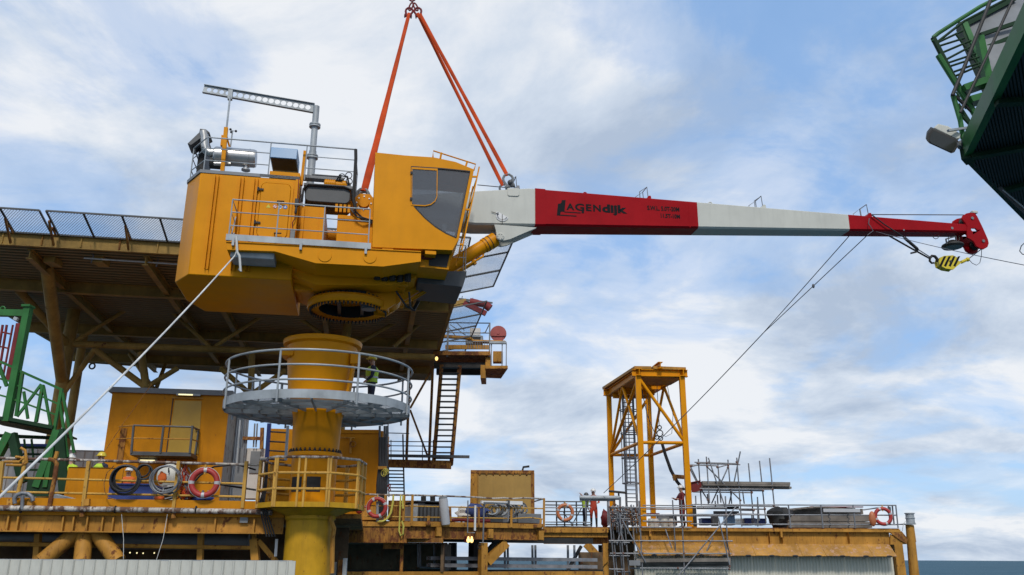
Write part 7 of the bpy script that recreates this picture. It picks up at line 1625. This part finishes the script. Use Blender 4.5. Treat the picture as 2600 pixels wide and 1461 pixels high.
# ================================================================== people
def person(label, foot, H, face, jacket, trousers, helmet, arms=None, group='crew working on the platform', vest=None, lean=0.0, boots='black', legs=None, back=False):
    """face: direction the person looks, in degrees from +X; arms: {side: (elbow, hand)} in body space, metres for a 1.75 m figure"""
    k = H / 1.75
    th = thing('person', label, 'person', foot, R(face - 90), group)
    V = []; E = []; RAD = []; TAG = []
    def vert(p, r, tag, parent=None):
        y = p[1] + (lean * max(0, p[2] - 0.9)); V.append((p[0] * k, y * k, p[2] * k)); RAD.append(r * k); TAG.append(tag)
        if parent is not None: E.append((parent, len(V) - 1))
        return len(V) - 1
    pel = vert((0, 0, .93), .145, 'tr'); ab = vert((0, .01, 1.10), .135, 'ja', pel); ch = vert((0, .01, 1.30), .155, 'ja', ab); up_ = vert((0, 0, 1.43), .12, 'ja', ch)
    nk = vert((0, .0, 1.51), .058, 'sk', up_); hd0 = vert((0, .025, 1.58), .085, 'sk', nk); hd1 = vert((0, .02, 1.68), .092, 'sk', hd0)
    for s in (-1, 1):
        lg_ = (legs or {}).get(s, ((.12, .02, .50), (.125, -.02, .10)))
        hp1 = vert((s * .10, 0, .84), .10, 'tr', pel); kn = vert((s * lg_[0][0], lg_[0][1], lg_[0][2]), .068, 'tr', hp1); an = vert((s * lg_[1][0], lg_[1][1], lg_[1][2]), .05, 'bo', kn)
        vert((s * lg_[1][0] * 1.05, lg_[1][1] + .08, max(.045, lg_[1][2] - .05)), .05, 'bo', an); vert((s * lg_[1][0] * 1.1, lg_[1][1] + .18, max(.035, lg_[1][2] - .06)), .038, 'bo', len(V) - 1)
        el, ha = (arms or {}).get(s, ((.27, -.02, 1.14), (.27, .12, .92)))
        sh1 = vert((s * .185, 0, 1.41), .072, 'ja', up_); e = vert((s * el[0], el[1], el[2]), .05, 'ja', sh1); hx = Vector((s * ha[0], ha[1], ha[2])); ex = Vector((s * el[0], el[1], el[2])); d = (hx - ex).normalized()
        wr = vert(tuple(hx - d * .05), .036, 'ja', e); pm_ = vert(tuple(hx + d * .03), .036, 'sk', wr)
        side_ = d.cross(Vector((0, 0, 1))); side_ = side_.normalized() if side_.length > .1 else Vector((1, 0, 0)); nrm_ = d.cross(side_)
        for i, (o, ln_) in enumerate(((-.03, .055), (-.01, .075), (.01, .08), (.03, .07))):
            f0 = vert(tuple(hx + d * .075 + side_ * o), .010, 'sk', pm_); vert(tuple(hx + d * (.075 + ln_ * .7) + side_ * o * 1.1 + nrm_ * .022), .009, 'sk', f0)
        t0 = vert(tuple(hx + d * .03 + side_ * -.045), .012, 'sk', pm_); vert(tuple(hx + d * .07 + side_ * -.06), .010, 'sk', t0)
    me = bpy.data.meshes.new('body'); me.from_pydata(V, E, []); o = bpy.data.objects.new('body', me); col.objects.link(o)
    sm = o.modifiers.new('skin', 'SKIN'); sm.use_smooth_shade = True
    for i, sv in enumerate(me.skin_vertices[0].data): sv.radius = (RAD[i] * (1.12 if TAG[i] in ('ja', 'tr') and i < 4 else 1), RAD[i] * (.82 if i < 4 else 1)); sv.use_root = i == 0
    o.modifiers.new('sub', 'SUBSURF').levels = 1
    dg = bpy.context.evaluated_depsgraph_get(); nm = bpy.data.meshes.new_from_object(o.evaluated_get(dg)); nm.name = 'body'
    bpy.data.objects.remove(o); o = bpy.data.objects.new('body', nm); col.objects.link(o); o.parent = th; W[o] = W[th]
    nm.materials.clear(); ms_ = [M['skin'], M[jacket], M[trousers], M[boots]]
    for m_ in ms_: nm.materials.append(m_)
    idx = {'sk': 0, 'ja': 1, 'tr': 2, 'bo': 3}; vv = [Vector(v) for v in V]
    seg = [(vv[a], vv[b], TAG[b] if TAG[b] != 'ja' or TAG[a] != 'tr' else 'ja', RAD[b]) for a, b in E]
    for p in nm.polygons:
        c = p.center; best = None
        for a, b, t, r_ in seg:
            ab_ = b - a; u = max(0, min(1, (c - a).dot(ab_) / ab_.length_squared)); dist = (c - a - ab_ * u).length - r_ * .5
            if best is None or dist < best[0]: best = (dist, t)
        p.material_index = idx[best[1]]
    hc = Vector((0, (.02 + lean * .8) * k, 1.69 * k))
    if helmet:
        part('helmet', MB().lathe(hc, [(.125 * k, -.005), (.135 * k, .0), (.128 * k, .03 * k), (.112 * k, .075 * k), (.075 * k, .115 * k), (.03 * k, .132 * k), (0, .134 * k)], 20).prism([hc + Vector((x * k, y * k, .0)) for x, y in ((-.09, .09), (-.06, .17), (0, .19), (.06, .17), (.09, .09))], (0, 0, .012 * k)), M[helmet], th, local=True)
        part('chin_strap', MB().tube([hc + Vector((-.10 * k, .03 * k, .0)), hc + Vector((-.06 * k, .06 * k, -.16 * k)), hc + Vector((.06 * k, .06 * k, -.16 * k)), hc + Vector((.10 * k, .03 * k, 0))], .006, 5), M['dark'], th, local=True)
    part('nose', MB().sphere(hc + Vector((0, .105 * k, -.055 * k)), .017 * k, 8, 6, (.8, 1, 1.4)), M['skin'], th, local=True)
    part('mouth', MB().box(hc + Vector((-.024 * k, .088 * k, -.105 * k)), hc + Vector((.024 * k, .096 * k, -.096 * k))), M['redrust'], th, local=True)
    for s in (-1, 1):
        part('eye', MB().sphere(hc + Vector((s * .034 * k, .086 * k, -.025 * k)), .012 * k, 8, 6), M['dark'], th, local=True)
        part('ear', MB().sphere(hc + Vector((s * .096 * k, .0, -.04 * k)), .024 * k, 8, 6, (.4, .7, 1.2)), M['skin'], th, local=True)
    if vest:
        yv = lean * .35
        part('vest', MB().prism([Vector((x * k, 0, z * k)) for x, z in ((-.19, 1.0), (.19, 1.0), (.2, 1.38), (.11, 1.47), (-.11, 1.47), (-.2, 1.38))], (0, .01, 0)) if 0 else MB().lathe((0, .01 * k + yv * k, 1.0 * k), [(.175 * k, 0), (.165 * k, .1 * k), (.185 * k, .28 * k), (.19 * k, .38 * k), (.11 * k, .47 * k)], 18, caps=False), M[vest], th, local=True)
        part('reflective_stripe', MB().lathe((0, .01 * k + yv * k, 1.12 * k), [(.172 * k, 0), (.178 * k, .0), (.183 * k, .05 * k), (.176 * k, .05 * k)], 18, caps=False), M['tape'], th, local=True)
    return th
def stand(p, Yfun, zfloor):
    q = Yfun(p); return Vector((q.x, q.y, zfloor))
c = onY((945, 960), 24.6); f = Vector((c.x, c.y, ZP + .08))
person('man in dark and yellow work clothes and yellow helmet standing on the round platform', f, topz(f, 908) - f.z, 200, 'navy', 'navy', 'helmet_y', {1: ((.26, .05, 1.16), (.12, .24, 1.18)), -1: ((.27, .06, 1.15), (.18, .22, 1.0))}, vest='hivis')
c = rp_(a6(290, 690), .75); f = Vector((c.x, c.y, RZ)); h = topz(f, 1220 + 145 / 6.009) - RZ
person('man in red overalls and white helmet with one hand raised to the tag line', f, h, 262, 'coverall_red', 'coverall_red', 'helmet_w', {-1: ((.27, .05, 1.16), (.20, .24, 1.12)), 1: ((.36, .14, 1.28), (.58, .16, 1.52))})
c = rp_(a6(150, 690), .85); f = Vector((c.x, c.y, RZ)); h = topz(f, 1220 + 205 / 6.009) - RZ
person('man in dark clothes with green vest left of the man in red overalls', f, h, 20, 'navy', 'navy', 'darkgrey', vest='hivis', lean=.12)
c = rp_(a6(1650, 690), 1.1); f = Vector((c.x, c.y, RZ)); h = topz(f, 1220 + 95 / 6.009) - RZ
person('man in blue and maroon with white helmet half hidden by the orange tower leg', f, h, 195, 'redrust', 'redrust', 'helmet_w', {1: ((.3, .12, 1.2), (.2, .3, 1.25)), -1: ((.3, .1, 1.15), (.2, .3, 1.2))})
c = lp(a1(560, 900), 6.5); f = Vector((c.x, c.y, DZ)); h = topz(f, 1150 + 335 / 8.05) - DZ
person('man in orange overalls and white helmet framed by the black hose coil', f, h, 275, 'coverall_or', 'coverall_or', 'helmet_w')
c = lp(a2(1945, 600), 2.8); f = Vector((c.x, c.y, DZ)); h = topz(f, 1110 + 335 / 7.619) - DZ
person('man in yellow helmet and dark hi vis jacket behind the orange box', f, h, 250, 'navy', 'navy', 'helmet_y', vest='hivis')
c = lp(a2(1345, 600), 3.0); f = Vector((c.x, c.y, DZ)); h = topz(f, 1110 + 365 / 7.619) - DZ
person('man in white helmet and yellow hi vis jacket beside the green tower', f, h, 90, 'hivis', 'navy', 'helmet_w', vest='hivis')
lump('life_vest', lp(a1(1310, 500), .25), .13, 'coverall_or', 'orange red life vest hanging behind the grey wire coil', 'life vest', (.9, .5, 1.2))
# rear orange block right of the column, with the black hose bundle
lb = thing('orange_shelter', 'orange steel shelter wall right of the column above the lifebuoy', 'shelter', np_(a4(300, 1290), 3))
part('wall', nrect(a4(-60, 170), a4(505, 1320), 3, 5), M['rig_clean'], lb); part('top_rim', nrect(a4(-60, 155), a4(520, 205), 2.94, 5.1), M['rig_clean'], lb)
part('wall_pipe', MB().tube([np_(a4(150, 260), 2.85), np_(a4(148, 460), 2.85)], .05, 8), M['rig'], lb); part('valve_wheel', MB().torus(np_(a4(180, 340), 2.8), (0, 1, 0), .12, .03, 14, 6), M['rusty'], lb); part('wall_pipe', MB().tube([np_(a4(30, 258), 2.85), np_(a4(200, 262), 2.85)], .035, 8), M['rig'], lb); part('lower_plinth', nrect(a4(290, 1130), a4(500, 1300), 2.5, 3), M['rig'], lb)
hb2 = thing('hose_bundle', 'bundle of thick black hoses hanging beside the orange shelter', 'hoses', np_(a4(545, 1000), 2))
for k in range(8):
    x = 500 + 14 * k; part('hose', MB().tube([np_(a4(x + 30 - 4 * k, 255 + 20 * (k % 3)), 2.2 + .1 * (k % 3)), np_(a4(x + 22 - 2 * k, 600), 2.1), np_(a4(x + rnd.uniform(-6, 6), 850), 2.0), np_(a4(x - 6, 1040), 2.0), np_(a4(x - 4, 1250), 2.1)], .07, 8), M['black'], hb2)
for x in (520, 582, 612): part('support_pipe', MB().tube([np_(a4(x, 110), 2.5), np_(a4(x - 8, 1000), 2.5)], .05, 7), M['darkgrey'], hb2)
part('clamp_bar', MB().beam(np_(a4(500, 640), 1.9), np_(a4(610, 640), 1.9), .08, .12), M['rig'], hb2)
yk = thing('rope_tangle', 'small yellow rope tangle tied on the black hose bundle', 'rope', np_(a4(590, 720), 1.8))
for k in range(6): part('rope_turn', MB().torus(np_(a4(585 + rnd.uniform(-20, 20), 715 + rnd.uniform(-35, 35)), 1.8), (rnd.uniform(-1, 1), 1, rnd.uniform(-.5, .5)), rnd.uniform(.06, .13), .014, 14, 5), M['yrope'], yk)
single('blue_drum_cover', nrect(a4(10, 1255), a4(150, 1300), .8, 1.6), M['blue'], 'low blue cover beside the basket under the shelter wall', 'cover', bevel=.04)
for x, y_ in ((635, 360), (640, 870), (643, 920)): part('red_handle', MB().torus(np_(a4(x, y_), 1.9), (0, 1, 0), .05, .02, 12, 5), M['redrust'], hb2)
